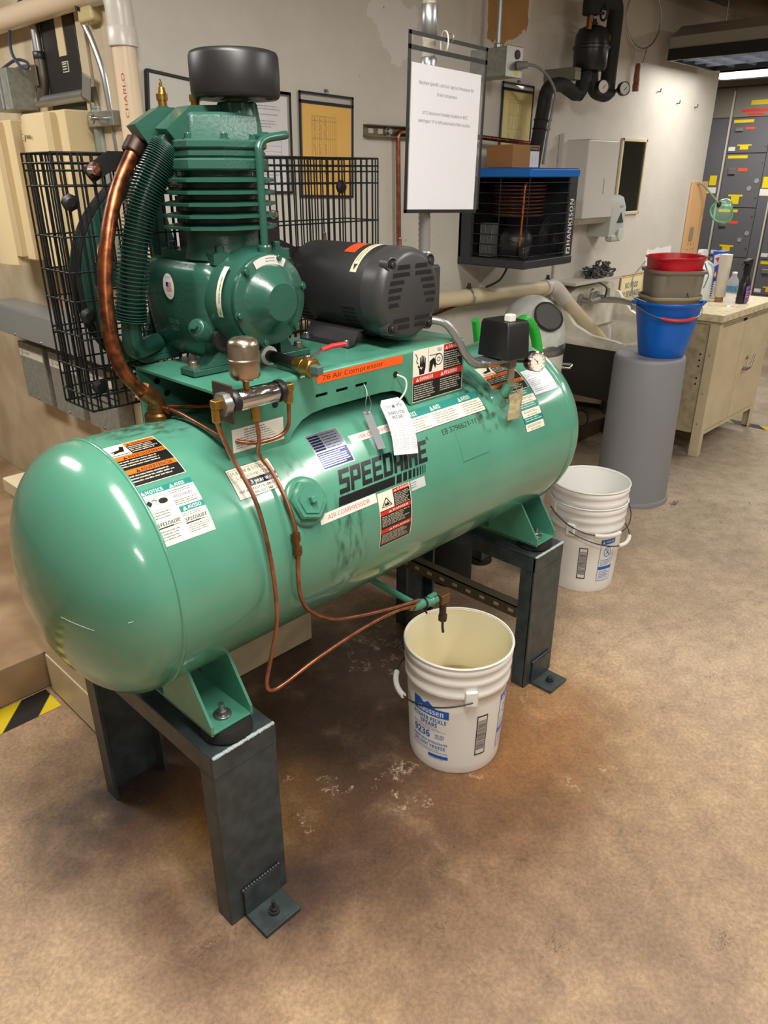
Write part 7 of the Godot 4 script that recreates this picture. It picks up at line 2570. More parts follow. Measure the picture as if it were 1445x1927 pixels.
	put("shell", mb().lathe([Vector2(0, 0.004), Vector2(0.026, 0), Vector2(0.0305, 0.008), Vector2(0.029, 0.022), Vector2(0.031, 0.034), Vector2(0.029, 0.046), Vector2(0.031, 0.058), Vector2(0.029, 0.07), Vector2(0.031, 0.08), Vector2(0.0315, 0.12), Vector2(0.028, 0.145), Vector2(0.014, 0.168), Vector2(0.0125, 0.182)], o, Vector3.UP, 32), pet, t)
	put("cap", mb().cyl(o + Vector3(0, 0.176, 0), o + Vector3(0, 0.19, 0), 0.0145, -1, 18, 0.002), mat("cap_white", c8(232, 232, 232), 0.4), t)
	put("label", mb().lathe([Vector2(0.032, 0.083), Vector2(0.032, 0.116)], o, Vector3.UP, 32), mat("label_blue", c8(92, 140, 196), 0.4), t)
	put("label_mark", mb().cyl(o + Vector3(-0.012, 0.1, 0.031), o + Vector3(-0.012, 0.1, 0.0335), 0.009, -1, 14), mat("mark_green", c8(124, 190, 70), 0.4), t)
	# purple cleaner with black trigger
	t = thing("cleaner_bottle", "purple cleaner bottle with a black trigger head on the worktop", "spray bottle", Vector3(4.735, y, -1.625))
	o = Vector3(4.735, y, -1.625)
	var fl := rrect(0.042, 0.026, 0.02, 4)
	put("body", mb().loft([ring_at(fl, o, Vector3.RIGHT, Vector3.BACK, 0.95, 0.95), ring_at(fl, o + Vector3(0, 0.01, 0), Vector3.RIGHT, Vector3.BACK), ring_at(fl, o + Vector3(0, 0.105, 0), Vector3.RIGHT, Vector3.BACK, 0.98, 1.0), ring_at(fl, o + Vector3(0, 0.14, 0), Vector3.RIGHT, Vector3.BACK, 0.62, 0.8), ring_at(fl, o + Vector3(0, 0.16, 0), Vector3.RIGHT, Vector3.BACK, 0.32, 0.5)], true, true, 0.3), mat("cleaner_black", c8(36, 30, 40), 0.3), t)
	cv = Cv.new(110, 150, c8(106, 52, 140))
	cv.poly([Vector2(0, 0), Vector2(110, 0), Vector2(0, 50)], c8(150, 120, 170))
	cv.words(14, 44, 80, 14, 3, c8(222, 200, 226), rng, 1.6)
	cv.disc(84, 120, 12, c8(206, 60, 80))
	label_flat("label", o + Vector3(-0.036, 0.10, 0.0268), Vector3(0.072, 0, 0), Vector3(0, -0.092, 0), printed("cleaner_label", cv.tex(), 0.35), t)
	put("trigger_head", mb().prism([Vector2(-0.014, 0.155), Vector2(0.016, 0.155), Vector2(0.018, 0.20), Vector2(0.028, 0.215), Vector2(0.026, 0.25), Vector2(-0.03, 0.25), Vector2(-0.045, 0.24), Vector2(-0.045, 0.226), Vector2(-0.02, 0.222), Vector2(-0.03, 0.19), Vector2(-0.026, 0.186), Vector2(-0.012, 0.21)], -0.014, 0.014, Transform3D(Basis(), o)), M.black, t)

func pail(t: Node3D, o: Vector3, r0: float, r1: float, h: float, m: Material, inside: Material, spout := 0.0) -> void:
	# an open round pail with a rolled rim; with a pouring lip if asked
	var n := 56
	var rings := []
	var prof := [[r0 * 0.93, 0.0], [r0, 0.008], [lerpf(r0, r1, 0.35), h * 0.35], [lerpf(r0, r1, 0.75), h * 0.75], [r1 * 0.985, h * 0.93], [r1 * 1.03, h * 0.945], [r1 * 1.04, h * 0.985], [r1 * 1.02, h], [r1 * 0.985, h * 0.985]]
	for p in prof:
		var ring := []
		for k in n:
			var a := TAU * k / n
			var top: float = clampf((p[1] / h - 0.7) / 0.3, 0, 1)
			var d := angle_difference(a, PI * 1.0)
			var lip: float = spout * top * exp(-d * d * 14.0)
			ring.append(o + Vector3(cos(a) * (p[0] + lip), p[1] - lip * 0.12, sin(a) * (p[0] + lip)))
		rings.append(ring)
	put("body", mb().loft(rings, true, false, 0.3), m, t)
	var inner := []
	for p in [[r1 * 0.985, h * 0.985], [lerpf(r0, r1, 0.6) * 0.96, h * 0.6], [r0 * 0.94, 0.012]]:
		var ring := []
		for k in n:
			var a := TAU * k / n
			var top: float = clampf((p[1] / h - 0.7) / 0.3, 0, 1)
			var d := angle_difference(a, PI * 1.0)
			var lip: float = spout * top * exp(-d * d * 14.0)
			ring.append(o + Vector3(cos(a) * (p[0] + lip), p[1] - lip * 0.12, sin(a) * (p[0] + lip)))
		inner.append(ring)
	put("lining", mb().loft(inner, false, true, 0.3), inside, t)

func bail(t: Node3D, o: Vector3, r: float, y: float, turn: float, drop: float, wire: Material, grip: Material, grip_len: float) -> void:
	# a wire handle hanging from two ears
	var pts := []
	for i in 25:
		var a := PI * i / 24
		pts.append(o + Basis(Vector3.UP, turn) * Vector3(cos(a) * r, y - sin(a) * drop, sin(a) * r * 1.04))
	put("handle", mb().tube(pts, 0.0028, 8), wire, t)
	if grip:
		var g := []
		for i in range(12 - int(grip_len), 13 + int(grip_len)):
			g.append(pts[i])
		put("grip", mb().tube(g, 0.008, 10), grip, t)

func bucket_stack() -> void:
	var c := Vector3(3.45, 0, -1.556)
	# waste bin upside down, its lip on the floor
	var t := thing("waste_bin", "grey round plastic waste bin standing upside down under the bucket stack", "bin", c)
	var b := mb()
	b.lathe([Vector2(0.176, 0.0), Vector2(0.184, 0.0), Vector2(0.186, 0.012), Vector2(0.182, 0.022), Vector2(0.176, 0.024), Vector2(0.170, 0.38), Vector2(0.165, 0.716), Vector2(0.161, 0.73), Vector2(0.155, 0.7345), Vector2(0.148, 0.7335), Vector2(0.0, 0.731)], c, Vector3.UP, 72, 0, TAU, 0.7)
	put("body", b, noisy(M.grey_plastic, 16.0, 0.15, 8), t)
	put("lip_loop", mb().tube(bends([c + Vector3(0.15, 0.02, 0.1), c + Vector3(0.165, 0.05, 0.105), c + Vector3(0.19, 0.05, 0.03), c + Vector3(0.183, 0.02, 0.03)], 0.02), 0.004, 8), M.grey_plastic, t)
	# blue pail, set a little off the middle
	c += Vector3(0.035, 0, 0.036)
	var y := 0.734
	t = thing("pail", "blue plastic pail with red grip at the foot of the bucket stack", "bucket", c + Vector3(0, y, 0))
	pail(t, c + Vector3(0, y, 0), 0.106, 0.151, 0.255, M.blue_plastic, M.blue_plastic)
	put("rim_tab", mb().box(c + Vector3(0.106, y + 0.245, 0.106), Vector3(0.05, 0.016, 0.03), 0.005, Basis(Vector3.UP, -PI / 4)), M.blue_plastic, t)
	put("rim_tab", mb().box(c + Vector3(-0.106, y + 0.245, -0.106), Vector3(0.05, 0.016, 0.03), 0.005, Basis(Vector3.UP, -PI / 4)), M.blue_plastic, t)
	bail(t, c, 0.15, y + 0.235, -PI / 4, 0.05, M.zinc, M.red_grip, 4.6)
	# sand coloured pail nested in it
	t = thing("pail", "sand coloured pail nested inside the blue pail, scalloped rim showing", "bucket", c + Vector3(0, y + 0.06, 0))
	pail(t, c + Vector3(0, y + 0.02, 0), 0.10, 0.136, 0.262, M.sand_plastic, M.sand_plastic, 0.02)
	bail(t, c, 0.142, y + 0.258, -PI / 4 + PI, 0.03, M.dark_steel, M.red_grip, 2.6)
	# drab grey pail with marker letters
	var y2 := 0.88
	t = thing("pail", "drab grey pail with black marker letters, between the red and sand pails", "bucket", c + Vector3(0, y2, 0))
	var o := c + Vector3(0.005, y2, 0)
	var sq := rrect(1.0, 1.0, 0.55, 5)
	var R := Basis(Vector3.UP, 0.75)
	b = mb()
	b.loft([ring_at(sq, o, R.x, R.z, 0.104, 0.104), ring_at(sq, o + Vector3(0, 0.12, 0), R.x, R.z, 0.112, 0.112), ring_at(sq, o + Vector3(0, 0.23, 0), R.x, R.z, 0.118, 0.118), ring_at(sq, o + Vector3(0, 0.234, 0), R.x, R.z, 0.128, 0.128), ring_at(sq, o + Vector3(0, 0.246, 0), R.x, R.z, 0.129, 0.129), ring_at(sq, o + Vector3(0, 0.248, 0), R.x, R.z, 0.114, 0.114)], true, false, 0.4)
	put("body", b, M.drab, t)
	b = mb()
	b.loft([ring_at(sq, o + Vector3(0, 0.248, 0), R.x, R.z, 0.114, 0.114), ring_at(sq, o + Vector3(0, 0.03, 0), R.x, R.z, 0.10, 0.10)], false, true, 0.4)
	put("lining", b, M.drab, t)
	var K := mat("marker", c8(34, 32, 30), 0.6)
	var vd := Vector3(-0.72, 0, 0.69)
	var rt := Vector3(0.69, 0, 0.72)
	for s in [[0.028, 0.10, 0.034, 0.155], [0.034, 0.155, 0.046, 0.12], [0.046, 0.12, 0.058, 0.155], [0.058, 0.155, 0.060, 0.10], [0.07, 0.105, 0.072, 0.15], [0.082, 0.104, 0.080, 0.15]]:
		var dpt := func(u: float) -> float: return 0.1145 - maxf(0.0, u - 0.048) * 0.72
		b = mb()
		b.tube([o + rt * s[0] + vd * dpt.call(s[0]) + Vector3(0, s[1], 0), o + rt * s[2] + vd * dpt.call(s[2]) + Vector3(0, s[3], 0)], 0.0016, 5)
		put("marker_stroke", b, K, t)
	# red pail on top
	var y3 := 1.02
	t = thing("pail", "red plastic pail with pouring lip at the top of the bucket stack", "bucket", c + Vector3(0, y3, 0))
	pail(t, c + Vector3(0.004, y3, 0), 0.105, 0.128, 0.165, M.red_plastic, M.red_plastic, 0.03)
	var hw := []
	var e0 := c + Vector3(-0.092, y3 + 0.14, -0.098)
	var e1 := c + Vector3(0.094, y3 + 0.13, 0.10)
	for q in [[e0, Vector3.ZERO], [e0, Vector3(-0.05, -0.07, -0.03)], [e0, Vector3(-0.055, -0.155, -0.015)], [e0, Vector3(-0.03, -0.175, 0.05)]]:
		hw.append(q[0] + q[1])
	put("handle", mb().tube(bends(hw, 0.02), 0.003, 8), M.zinc, t)
	put("handle_end", mb().tube(bends([e1, e1 + Vector3(-0.02, -0.05, 0.035), e1 + Vector3(-0.055, -0.10, 0.035)], 0.01), 0.003, 8), M.zinc, t)

func switchgear() -> void:
	var x := 8.3
	var labels := ["leftmost switchgear column, narrow grey doors beside the wall end", "wide switchgear column with stacked grey doors and yellow tapes", "switchgear column at the right picture edge", "switchgear column hidden past the right picture edge"]
	var zs := [-3.62, -3.27, -2.762, -2.254, -1.746]
	for i in 4:
		var z0: float = zs[i]
		var z1: float = zs[i + 1]
		var t := thing("switchgear_column", labels[i], "switchgear", Vector3(x + 0.25, 0, (z0 + z1) / 2), "grey motor control columns")
		put("cabinet", mb().bx(x + 0.012, x + 0.5, 0, 2.30, z0 + 0.002, z1 - 0.002, 0.004), M.mcc_dark, t)
		put("top_cover", mb().bx(x - 0.002, x + 0.014, 2.03, 2.29, z0 + 0.004, z1 - 0.004, 0.003), M.mcc_light, t)
		put("edge_strip", mb().bx(x - 0.012, x + 0.012, 0.05, 2.26, z1 - 0.018, z1 - 0.002, 0.002), M.mcc_strip, t)
		var dv := [0.06, 0.40, 0.742, 1.215, 1.71, 2.025] if i != 0 else [0.06, 0.62, 2.025]
		var zl := z0 + (0.0 if i != 0 else 0.0) + 0.006
		var zr := z1 - 0.122 if i != 0 else z1 - 0.022
		for k in dv.size() - 1:
			var y0: float = dv[k] + 0.004
			var y1: float = dv[k + 1] - 0.004
			var d := put("door", mb().bx(x, x + 0.014, y0, y1, zl, zr, 0.003), M.mcc_dark, t)
			if i == 0:
				continue
			var h: float = y1 - y0
			put("latch", mb().cyl(Vector3(x, y0 + h * 0.2, zr - 0.02), Vector3(x - 0.008, y0 + h * 0.2, zr - 0.02), 0.008, -1, 10), M.zinc, d)
			put("latch", mb().cyl(Vector3(x, y0 + h * 0.85, zr - 0.02), Vector3(x - 0.008, y0 + h * 0.85, zr - 0.02), 0.008, -1, 10), M.zinc, d)
			put("switch_handle", mb().bx(x - 0.02, x + 0.001, y0 + h * 0.62, y0 + h * 0.74, zl + 0.05, zl + 0.12, 0.004), M.alloy, d)
			put("orange_label", mb().bx(x - 0.0015, x + 0.001, y0 + h * 0.68, y0 + h * 0.74, zl + 0.14, zl + 0.23), mat("mcc_orange", c8(232, 84, 48), 0.5), d)
			put("yellow_label", mb().bx(x - 0.0015, x + 0.001, y1 - 0.04, y1 - 0.014, zl + 0.02, zl + 0.21), M.yellow_tape, d)
			put("yellow_label", mb().bx(x - 0.0015, x + 0.001, y0 + 0.03, y0 + h * 0.21, zl + 0.12, zl + 0.2), M.yellow_tape, d)
			put("yellow_label", mb().bx(x - 0.0018, x + 0.001, y0 + h * 0.205, y0 + h * 0.24, zl + 0.09, zl + 0.23), M.yellow_tape, d)
			put("white_label", mb().bx(x - 0.0015, x + 0.001, y0 + 0.02, y0 + 0.055, zl + 0.01, zl + 0.075), M.white_plastic, d)
			for q in [[0.28, 0.36], [0.34, 0.5]]:
				if h > 0.4:
					put("button", mb().cyl(Vector3(x, y0 + h * q[1], zl + q[0]), Vector3(x - 0.006, y0 + h * q[1], zl + q[0]), 0.022, -1, 20), mat("mcc_button", c8(150, 150, 152), 0.4), d)
		if i != 0:
			var d2 := put("wire_door", mb().bx(x, x + 0.014, 0.06, 2.025, zr + 0.004, z1 - 0.02, 0.003), M.mcc_dark, t)
			put("yellow_label", mb().bx(x - 0.0015, x + 0.001, 1.40, 1.50, zr + 0.02, zr + 0.085), M.yellow_tape, d2)
			put("warning_label", mb().bx(x - 0.0015, x + 0.001, 1.33, 1.392, zr + 0.008, zr + 0.10), M.white_plastic, d2)
		else:
			put("yellow_label", mb().bx(x - 0.0015, x + 0.001, 1.42, 1.51, z1 - 0.12, z1 - 0.05), M.yellow_tape, t)
			put("warning_label", mb().bx(x - 0.0015, x + 0.001, 1.345, 1.40, z1 - 0.14, z1 - 0.04), M.white_plastic, t)
		if i > 0:
			for q in [[2.13, 2.17, 0.16, 0.36, M.yellow_tape], [2.07, 2.095, 0.08, 0.40, M.red_tape], [2.04, 2.06, 0.14, 0.30, M.red_tape]]:
				put("tape_label", mb().bx(x - 0.0035, x - 0.001, q[0], q[1], z0 + q[2], z0 + q[3]), q[4], t)
	# board on the wall's end with an outlet, oxygen mask on a hook
	var bd := thing("plywood_board", "pale plywood board fixed at the end of the white wall", "board", Vector3(5.2, 0.9, -2.18))
	put("board", mb().bx(5.10, 5.33, 0.85, 1.478, -2.198, -2.182, 0.002), M.ply, bd)
	put("outlet_plate", mb().bx(5.15, 5.205, 1.12, 1.205, -2.183, -2.176, 0.002), mat("plate_drab", c8(150, 138, 112), 0.5), bd)
	for k in 6:
		put("screw", mb().cyl(Vector3(5.16 + (k % 3) * 0.045, 1.095 - (k / 3) * 0.03, -2.183), Vector3(5.16 + (k % 3) * 0.045, 1.095 - (k / 3) * 0.03, -2.181), 0.004, -1, 8), M.dark_steel, bd)
	var om := thing("oxygen_mask", "green tinted breathing mask hanging by its strap from the plywood board", "mask", Vector3(5.36, 1.25, -2.06))
	var gm := mat("mask_green", Color(0.6, 0.88, 0.72, 0.3), 0.12)
	gm.transparency = BaseMaterial3D.TRANSPARENCY_ALPHA
	var b := mb()
	b.lathe([Vector2(0.085, 0.0), Vector2(0.082, 0.012), Vector2(0.07, 0.05), Vector2(0.045, 0.085), Vector2(0.02, 0.10), Vector2(0, 0.105)], Vector3(5.37, 1.29, -2.08), Vector3(-0.5, 0.55, 0.6), 28, 0, TAU, 0.3, 0.75)
	put("cup", b, gm, om)
	put("rim", mb().tube(circle(Vector3(5.37, 1.29, -2.08), 0.075, Vector3(-0.5, 0.55, 0.6), 28), 0.007, 8, true), mat("mask_rim", c8(96, 168, 128), 0.3), om)
	put("strap", mb().tube([Vector3(5.31, 1.345, -2.08), Vector3(5.20, 1.46, -2.16), Vector3(5.15, 1.47, -2.172)], 0.006, 6), mat("strap_green", c8(140, 160, 120), 0.5), om)
	put("knot", mb().ball(Vector3(5.31, 1.34, -2.08), Vector3(0.016, 0.02, 0.014), 10), M.black, om)

func white_bucket(called_label: String, at: Vector3, turn: float, stain: bool, h: float) -> Node3D:
	var t := thing("bucket", called_label, "bucket", at)
	var r0 := 0.129
	var r1 := 0.151
	var rr := func(y: float) -> float: return lerpf(r0, r1 - 0.006, y / 0.37)
	var b := mb()
	var pr := [Vector2(0, 0.003), Vector2(r0 - 0.008, 0.002), Vector2(r0 - 0.002, 0.0), Vector2(r0, 0.006)]
	for i in 8:
		pr.append(Vector2(rr.call(0.262 * (i + 1) / 8.0), 0.262 * (i + 1) / 8.0))
	for y in [0.262, 0.302, 0.336]:
		var r: float = rr.call(y)
		pr.append_array([Vector2(r + 0.004, y + 0.003), Vector2(r + 0.0065, y + 0.008), Vector2(r + 0.0055, y + 0.018), Vector2(r + 0.0015, y + 0.028)])
	pr.append_array([Vector2(r1 + 0.001, 0.366), Vector2(r1 - 0.001, 0.3695), Vector2(r1 - 0.004, 0.3685)])
	b.lathe(pr, at, Vector3.UP, 80, 0, TAU, 0.5)
	put("body", b, M.bucket_white, t)
	b = mb()
	b.lathe([Vector2(r1 - 0.004, 0.3685), Vector2(r1 - 0.009, 0.33), Vector2(r0 - 0.003, 0.012), Vector2(0, 0.010)], at, Vector3.UP, 64, 0, TAU, 0.5)
	put("lining", b, M.bucket_inside if stain else M.bucket_white, t)
	if stain:
		put("residue", mb().lathe([Vector2(0.131, 0.175), Vector2(0.130, 0.176), Vector2(0, 0.176)], at, Vector3.UP, 48), mottle(mat("residue", Color.WHITE, 0.35), c8(176, 150, 100), c8(206, 184, 136), 6.0, 95), t)
	# wire handle with white roll grip, on moulded ears
	var ey := 0.272
	var B := Basis(Vector3.UP, turn)
	for s in [-1.0, 1.0]:
		var p: Vector3 = at + B * Vector3(s * (rr.call(ey) + 0.008), ey, 0)
		put("ear", mb().box(p, Vector3(0.014, 0.05, 0.036), 0.005, B), M.bucket_white, t)
	var pts := []
	for i in 29:
		var a := PI * i / 28
		pts.append(at + B * Vector3(cos(a) * 0.164, ey - sin(a) * h, sin(a) * 0.172))
	put("handle", mb().tube(pts, 0.0022, 8), M.dark_steel, t)
	put("grip", mb().tube(pts.slice(11, 18), 0.008, 12), M.white_plastic, t)
	return t

func bucket_print(t: Node3D, at: Vector3, az: float, full: bool) -> void:
	# blue print, framed bar code and a warning panel round the wall of the pail; az is the azimuth of the print's middle
	var BL := c8(34, 96, 190)
	var K := c8(24, 20, 24)
	var wall := func(called: String, a0: float, a1: float, y0: float, y1: float, m: Material) -> void:
		var b := mb()
		b.patch(func(u, v):
			var a := deg_to_rad(lerpf(a0, a1, u))
			var y := lerpf(y1, y0, v)
			var r := lerpf(0.129, 0.145, y / 0.37) + 0.0008
			return at + Vector3(cos(a) * r, y, -sin(a) * r), 12, 2)
		put(called, b, m, t)
	var clear := Color(1, 1, 1, 0)
	if full:
		var cv := Cv.new(300, 400, clear)
		cv.poly([Vector2(40, 6), Vector2(92, 6), Vector2(120, 26), Vector2(150, 4), Vector2(196, 40), Vector2(278, 40), Vector2(278, 92), Vector2(40, 92)], BL)
		cv.text("claussen", 159, 84, 36, c8(236, 238, 240), true, 0.85, 1)
		cv.text("KOSHER PICKLE", 150, 132, 26, BL, true, 0.86, 1)
		cv.text("SPEARS", 150, 166, 26, BL, true, 0.95, 1)
		cv.words(30, 176, 240, 5, 2, BL, rng)
		cv.text("9236", 100, 248, 46, BL, true, 0.9, 1)
		cv.text("220-280", 224, 224, 13, BL, true, 0.9, 1)
		cv.text("COUNT", 224, 242, 13, BL, true, 0.95, 1)
		cv.text("ALWAYS KEEP REFRIGERATED", 150, 282, 15, BL, true, 0.86, 1)
		cv.text("DO NOT FREEZE", 150, 314, 21, BL, true, 1.05, 1)
		cv.words(20, 324, 260, 6, 2, BL, rng)
		cv.rect(150, 356, 130, 22, BL)
		cv.words(156, 382, 120, 5, 1, BL, rng)
		var m := printed("pail_print", cv.tex(), 0.35)
		m.transparency = BaseMaterial3D.TRANSPARENCY_ALPHA_SCISSOR
		wall.call("blue_print", az - 62, az - 3, 0.035, 0.238, m)
	if not M.has("pail_code"):
		var cv := Cv.new(70, 200, c8(230, 228, 222))
		cv.frame(0, 0, 70, 200, 6, K)
		var R := RandomNumberGenerator.new()
		R.seed = 2
		var y := 26.0
		while y < 172:
			var h := R.randf_range(1, 4)
			cv.rect(8, y, 54, h, K)
			y += h + R.randf_range(1, 3.5)
		printed("pail_code", cv.tex(), 0.35)
		cv = Cv.new(130, 260, c8(226, 228, 230))
		cv.frame(0, 0, 130, 260, 3, BL)
		cv.rect(0, 0, 130, 30, BL)
		warn(cv, 12, 25, 20, c8(230, 232, 236), BL)
		cv.words(44, 8, 76, 12, 1, c8(230, 232, 236), rng)
		cv.disc(65, 78, 32, BL)
		cv.disc(65, 78, 27, c8(226, 228, 230))
		cv.stroke([Vector2(60, 60), Vector2(72, 66), Vector2(68, 84), Vector2(54, 92)], 6, BL)
		cv.line(Vector2(44, 58), Vector2(86, 98), 5, BL)
		cv.words(16, 124, 100, 6, 4, BL, rng, 1.7)
		cv.rect(0, 168, 130, 20, BL)
		cv.words(16, 196, 100, 6, 5, BL, rng, 1.7)
		printed("pail_warning", cv.tex(), 0.35)
	wall.call("bar_code", az + (25.0 if full else -12.0), az + (39.0 if full else 2.0), 0.062, 0.20, M.pail_code)
	wall.call("warning_panel", az + (60.0 if full else 22.0), az + (90.0 if full else 50.0), 0.05, 0.235, M.pail_warning)

func loose_things() -> void:
	# drain pail, and the nested pair further on
	var at := Vector3(1.37, 0.001, -1.04)
	var p := white_bucket("white pickle pail with blue print catching drain water under the tank", at, 0.925 + PI, true, 0.045)
	bucket_print(p, at, 218.0, true)
	var at2 := Vector3(2.50, 0.001, -1.29)
	p = white_bucket("white pail with bar code beyond the far stand, lower of a nested pair", at2, 0.1, false, 0.06)
	bucket_print(p, at2, 214.0, false)
	var at3 := Vector3(2.503, 0.066, -1.292)
	white_bucket("white pail nested in the top of another pail beyond the far stand", at3, -0.55, false, 0.07)
	# hanging lock-out notice
	var cv := Cv.new(420, 500, c8(226, 226, 232))
	var ink := c8(84, 84, 92)
	cv.text("Machine Specific Lock-Out-Tag-Out Procedure for", 210, 66, 11, ink, false, 0.98, 1)
	cv.text("76 Air Compressor", 210, 98, 11, ink, false, 0.98, 1)
	cv.text("LOTO disconnect breaker located on MCC", 206, 164, 11, ink, false, 0.98, 1)
	cv.text("switchgear 10' to left and ahead of this location.", 206, 192, 11, ink, false, 0.98, 1)
	holder(1.366, 1.643, 1.435, 1.796, -1.248, -0.028, printed("lockout_sheet", cv.tex(), 0.6), 1.378, 1.624, 1.443, 1.738, "large clear holder with white lock-out notice hung on the steel conduit", "", 0.026)
	var cd := thing("motor_conduit", "steel conduit dropping from the ceiling to the black motor behind the notice", "conduit", Vector3(1.462, 1.30, -1.275))
	put("upper_pipe", mb().cyl(Vector3(1.464, 1.74, -1.277), Vector3(1.464, 2.845, -1.277), 0.0155, -1, 20), mottle(mat("old_pipe", Color.WHITE, 0.45), c8(136, 128, 104), c8(186, 180, 164), 6.0, 97), cd)
	put("coupling", mb().cyl(Vector3(1.464, 1.80, -1.277), Vector3(1.464, 1.86, -1.277), 0.0185, -1, 20, 0.002), M.zinc, cd)
	put("coupling", mb().cyl(Vector3(1.464, 1.72, -1.277), Vector3(1.464, 1.76, -1.277), 0.0185, -1, 20, 0.002), M.zinc, cd)
	var fx := []
	var rad := []
	for i in 60:
		var s := i / 59.0
		fx.append(Vector3(1.464 - 0.004 * sin(s * PI), lerpf(1.735, 1.345, s), -1.277))
		rad.append(0.0135 if i % 2 == 0 else 0.0152)
	put("flexible_conduit", mb().tube(fx, rad, 16), mat("flex_grey", c8(150, 148, 144), 0.4, 0.5), cd)
	put("connector", mb().hexnut(Vector3(1.464, 1.317, -1.277), Vector3.UP, 0.02, 0.03), M.zinc, cd)
	solo("hook_tie", mb().tube(circle(Vector3(1.50, 1.79, -1.262), 0.022, Vector3(1, 0, 0.5), 24), 0.0018, 6, true), M.white_plastic, "white cable tie that holds the lock-out notice to the conduit", "cable tie")
	# tags hanging on the platform
	var t := thing("inspection_tag", "white drain tank inspection record tag on a tie below the orange label", "tag", Vector3(1.17, 0.95, -1.05))
	cv = Cv.new(220, 420, c8(222, 222, 224))
	var K := c8(40, 40, 44)
	cv.text("DRAIN", 18, 66, 22, c8(70, 72, 84), false, 0.95)
	cv.text("TANK", 126, 66, 22, c8(70, 72, 84), false, 0.95)
	cv.disc(110, 54, 13, c8(120, 118, 112))
	cv.disc(110, 54, 6, K)
	cv.text("INSPECTION", 110, 112, 22, K, true, 0.86, 1)
	cv.text("RECORD", 110, 142, 22, K, true, 0.86, 1)
	for i in 15:
		cv.rect(8, 152 + i * 16.5, 204, 1.2, K)
	for xx in [8, 70, 110, 170, 210]:
		cv.rect(xx, 152, 1.2, 232, K)
	for i in 13:
		for xx in [14, 76, 116, 176]:
			if xx == 14 and i > 10:
				continue
			var sx := float(xx)
			for k in 5:
				cv.line(Vector2(sx + k * 7, 182 + i * 16.5 + rng.randf_range(-5, 2)), Vector2(sx + k * 7 + 6, 182 + i * 16.5 + rng.randf_range(-5, 2)), 1.6, c8(70, 72, 96))
	var hang := func(u: float, v: float) -> Vector3:
		# from beneath the hole, leaning out over the shell
		var a := Vector3(1.141, 1.062, -1.122).lerp(Vector3(1.216, 1.058, -1.122), u)
		var d := Vector3(1.102, 0.967, -1.035).lerp(Vector3(1.180, 0.952, -1.035), u)
		return a.lerp(d, v) + Vector3(0, 0, 0.012 * sin(v * PI))
	var sheet := printed("tag_sheet", cv.tex(), 0.6)
	for back in [0.0, -0.0009]:
		var b := mb()
		b.patch(func(u, v):
			var cut: float = maxf(0.0, 0.09 - v) * 1.6
			return hang.call(lerpf(cut, 1.0 - cut, u), v) + Vector3(0, 0, back), 8, 12)
		put("card", b, sheet if back == 0.0 else M.paper, t)
	put("tie", mb().tube(spline([Vector3(1.206, 1.109, -1.126), Vector3(1.215, 1.10, -1.108), Vector3(1.212, 1.075, -1.105), Vector3(1.188, 1.052, -1.108), Vector3(1.178, 1.046, -1.112)], 6), 0.0022, 8), mat("tie_white", c8(206, 210, 200), 0.4), t)
	t = thing("metal_tag", "stamped aluminium tag on twisted wire beside the inspection record", "tag", Vector3(1.1, 0.98, -1.08))
	var mb2 := mb()
	var c0 := Vector3(1.098, 1.044, -1.112)
	var c1 := Vector3(1.088, 0.985, -1.062)
	var yv := (c0 - c1).normalized()
	var xv := Vector3(1, 0.02, 0.03)
	xv = (xv - yv * xv.dot(yv)).normalized()
	mb2.box((c0 + c1) / 2, Vector3(0.022, 0.092, 0.0012), 0.0005, Basis(xv, yv, xv.cross(yv)))
	put("plate", mb2, mat("tag_alloy", c8(112, 114, 118), 0.5, 0.5), t)
	put("wire", mb().tube(spline([Vector3(1.105, 1.107, -1.13), Vector3(1.10, 1.09, -1.115), Vector3(1.09, 1.068, -1.11), Vector3(1.098, 1.046, -1.109), Vector3(1.108, 1.066, -1.111), Vector3(1.102, 1.092, -1.117)], 6), 0.0009, 6), M.zinc, t)
	t = thing("paper_tag", "creased tan paper tag hanging from the pressure switch riser", "tag", Vector3(1.55, 0.95, -1.045))
	var b3 := mb()
	b3.patch(func(u, v): return Vector3(lerpf(1.531, 1.585, u) + 0.004 * sin(v * 5), lerpf(1.012, 0.948, v) + u * (0.018 - 0.012 * v), -1.03 - 0.012 * absf(u - 0.55) * 2.0 + 0.004 * v), 8, 6)
	put("card", b3, mottle(mat("tag_tan", Color.WHITE, 0.7), c8(150, 138, 104), c8(184, 170, 130), 12.0, 98), t)
	put("string", mb().tube(spline([Vector3(1.562, 1.05, -1.053), Vector3(1.556, 1.03, -1.04), Vector3(1.554, 1.018, -1.032)], 4), 0.0012, 6), M.card, t)
	# tan cabinet behind the tank
	t = thing("tan_enclosure", "low tan steel enclosure on the floor behind the tank", "cabinet", Vector3(1.04, 0, -1.93))
	put("body", mb().bx(0.655, 1.434, 0.0, 0.70, -2.12, -1.745, 0.004), M.tan_paint, t)
	put("lid", mb().bx(0.648, 1.44, 0.70, 0.742, -2.128, -1.738, 0.004), M.tan_paint, t)
	put("lower_panel", mb().bx(0.651, 0.657, 0.012, 0.148, -2.115, -1.76, 0.002), M.tan_paint, t)
	put("front_panel", mb().bx(0.67, 1.425, 0.012, 0.148, -1.747, -1.741, 0.002), M.tan_paint, t)
	# legs and pots seen past the far stand
	t = thing("pedestal", "short slate pedestal with round rubber foot behind the far stand", "pedestal", Vector3(2.33, 0, -1.68))
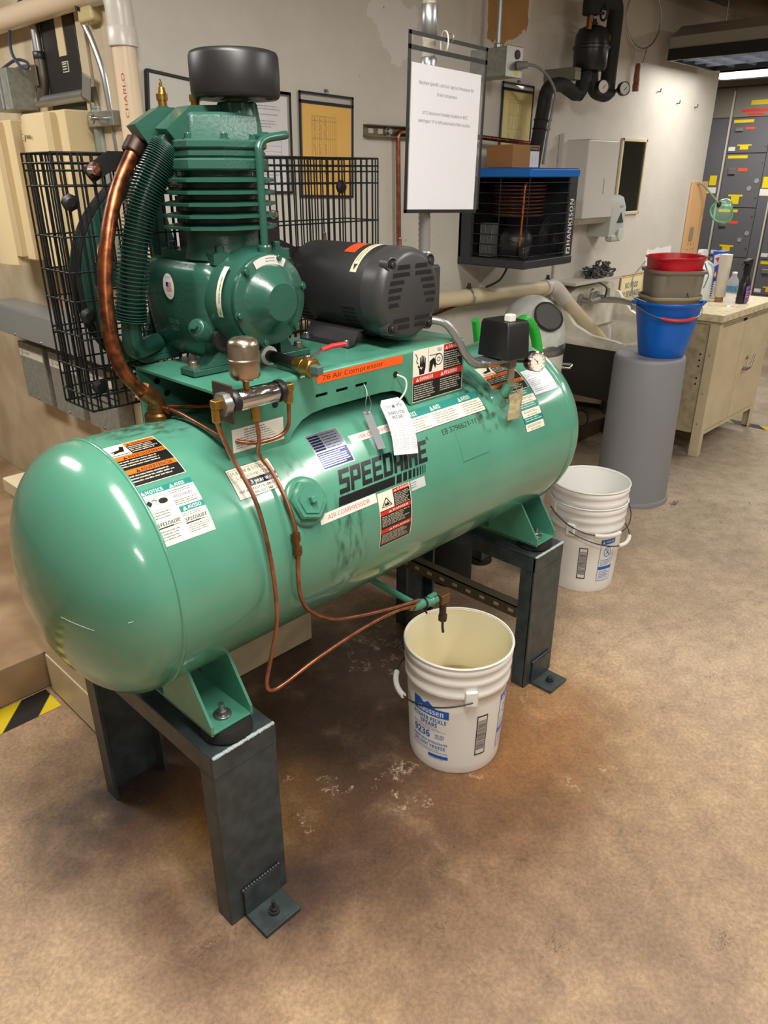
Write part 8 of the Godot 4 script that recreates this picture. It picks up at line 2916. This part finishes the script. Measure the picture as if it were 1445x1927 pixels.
	put("foot", mb().lathe([Vector2(0, 0), Vector2(0.055, 0), Vector2(0.052, 0.02), Vector2(0.03, 0.026), Vector2(0, 0.026)], Vector3(2.33, 0, -1.68), Vector3.UP, 24), M.rubber, t)
	put("post", mb().bx(2.285, 2.375, 0.026, 0.60, -1.73, -1.635, 0.004), M.slate, t)
	put("plate", mb().bx(2.20, 2.68, 0.60, 0.612, -1.80, -1.56, 0.003), M.slate, t)
	t = thing("drain_drum", "narrow black canister on the floor behind the far stand", "canister", Vector3(2.12, 0, -1.66))
	put("body", mb().lathe([Vector2(0, 0), Vector2(0.075, 0.0), Vector2(0.078, 0.01), Vector2(0.074, 0.30), Vector2(0.06, 0.325), Vector2(0, 0.33)], Vector3(2.12, 0, -1.66), Vector3.UP, 32), M.rubber, t)
	put("lid", mb().cyl(Vector3(2.12, 0.325, -1.66), Vector3(2.12, 0.345, -1.66), 0.05, -1, 24, 0.004), M.black, t)
	solo("white_pipe", mb().cyl(Vector3(2.0, 0.0, -1.70), Vector3(2.0, 0.62, -1.70), 0.022, -1, 18), M.pvc_white, "white upright plastic pipe between the far stand's rear leg and the black canister", "pipe")
	# green watering can, mostly hidden
	t = thing("watering_can", "bright green plastic watering can behind the black pressure switch", "watering can", Vector3(2.43, 0.612, -1.68))
	var o := Vector3(2.43, 0.612, -1.68)
	put("tank", mb().lathe([Vector2(0, 0), Vector2(0.085, 0), Vector2(0.09, 0.01), Vector2(0.08, 0.2), Vector2(0.07, 0.235), Vector2(0.05, 0.24), Vector2(0, 0.235)], o, Vector3.UP, 36), M.green_plastic, t)
	put("spout", mb().tube([o + Vector3(-0.07, 0.07, 0), o + Vector3(-0.16, 0.25, 0), o + Vector3(-0.24, 0.43, 0.02)], [0.028, 0.021, 0.014], 16), M.green_plastic, t)
	put("handle", mb().tube(spline([o + Vector3(-0.01, 0.235, 0), o + Vector3(0.04, 0.35, 0), o + Vector3(0.12, 0.38, 0), o + Vector3(0.20, 0.30, 0), o + Vector3(0.215, 0.17, 0), o + Vector3(0.085, 0.04, 0)], 8), 0.022, 14), M.green_plastic, t)
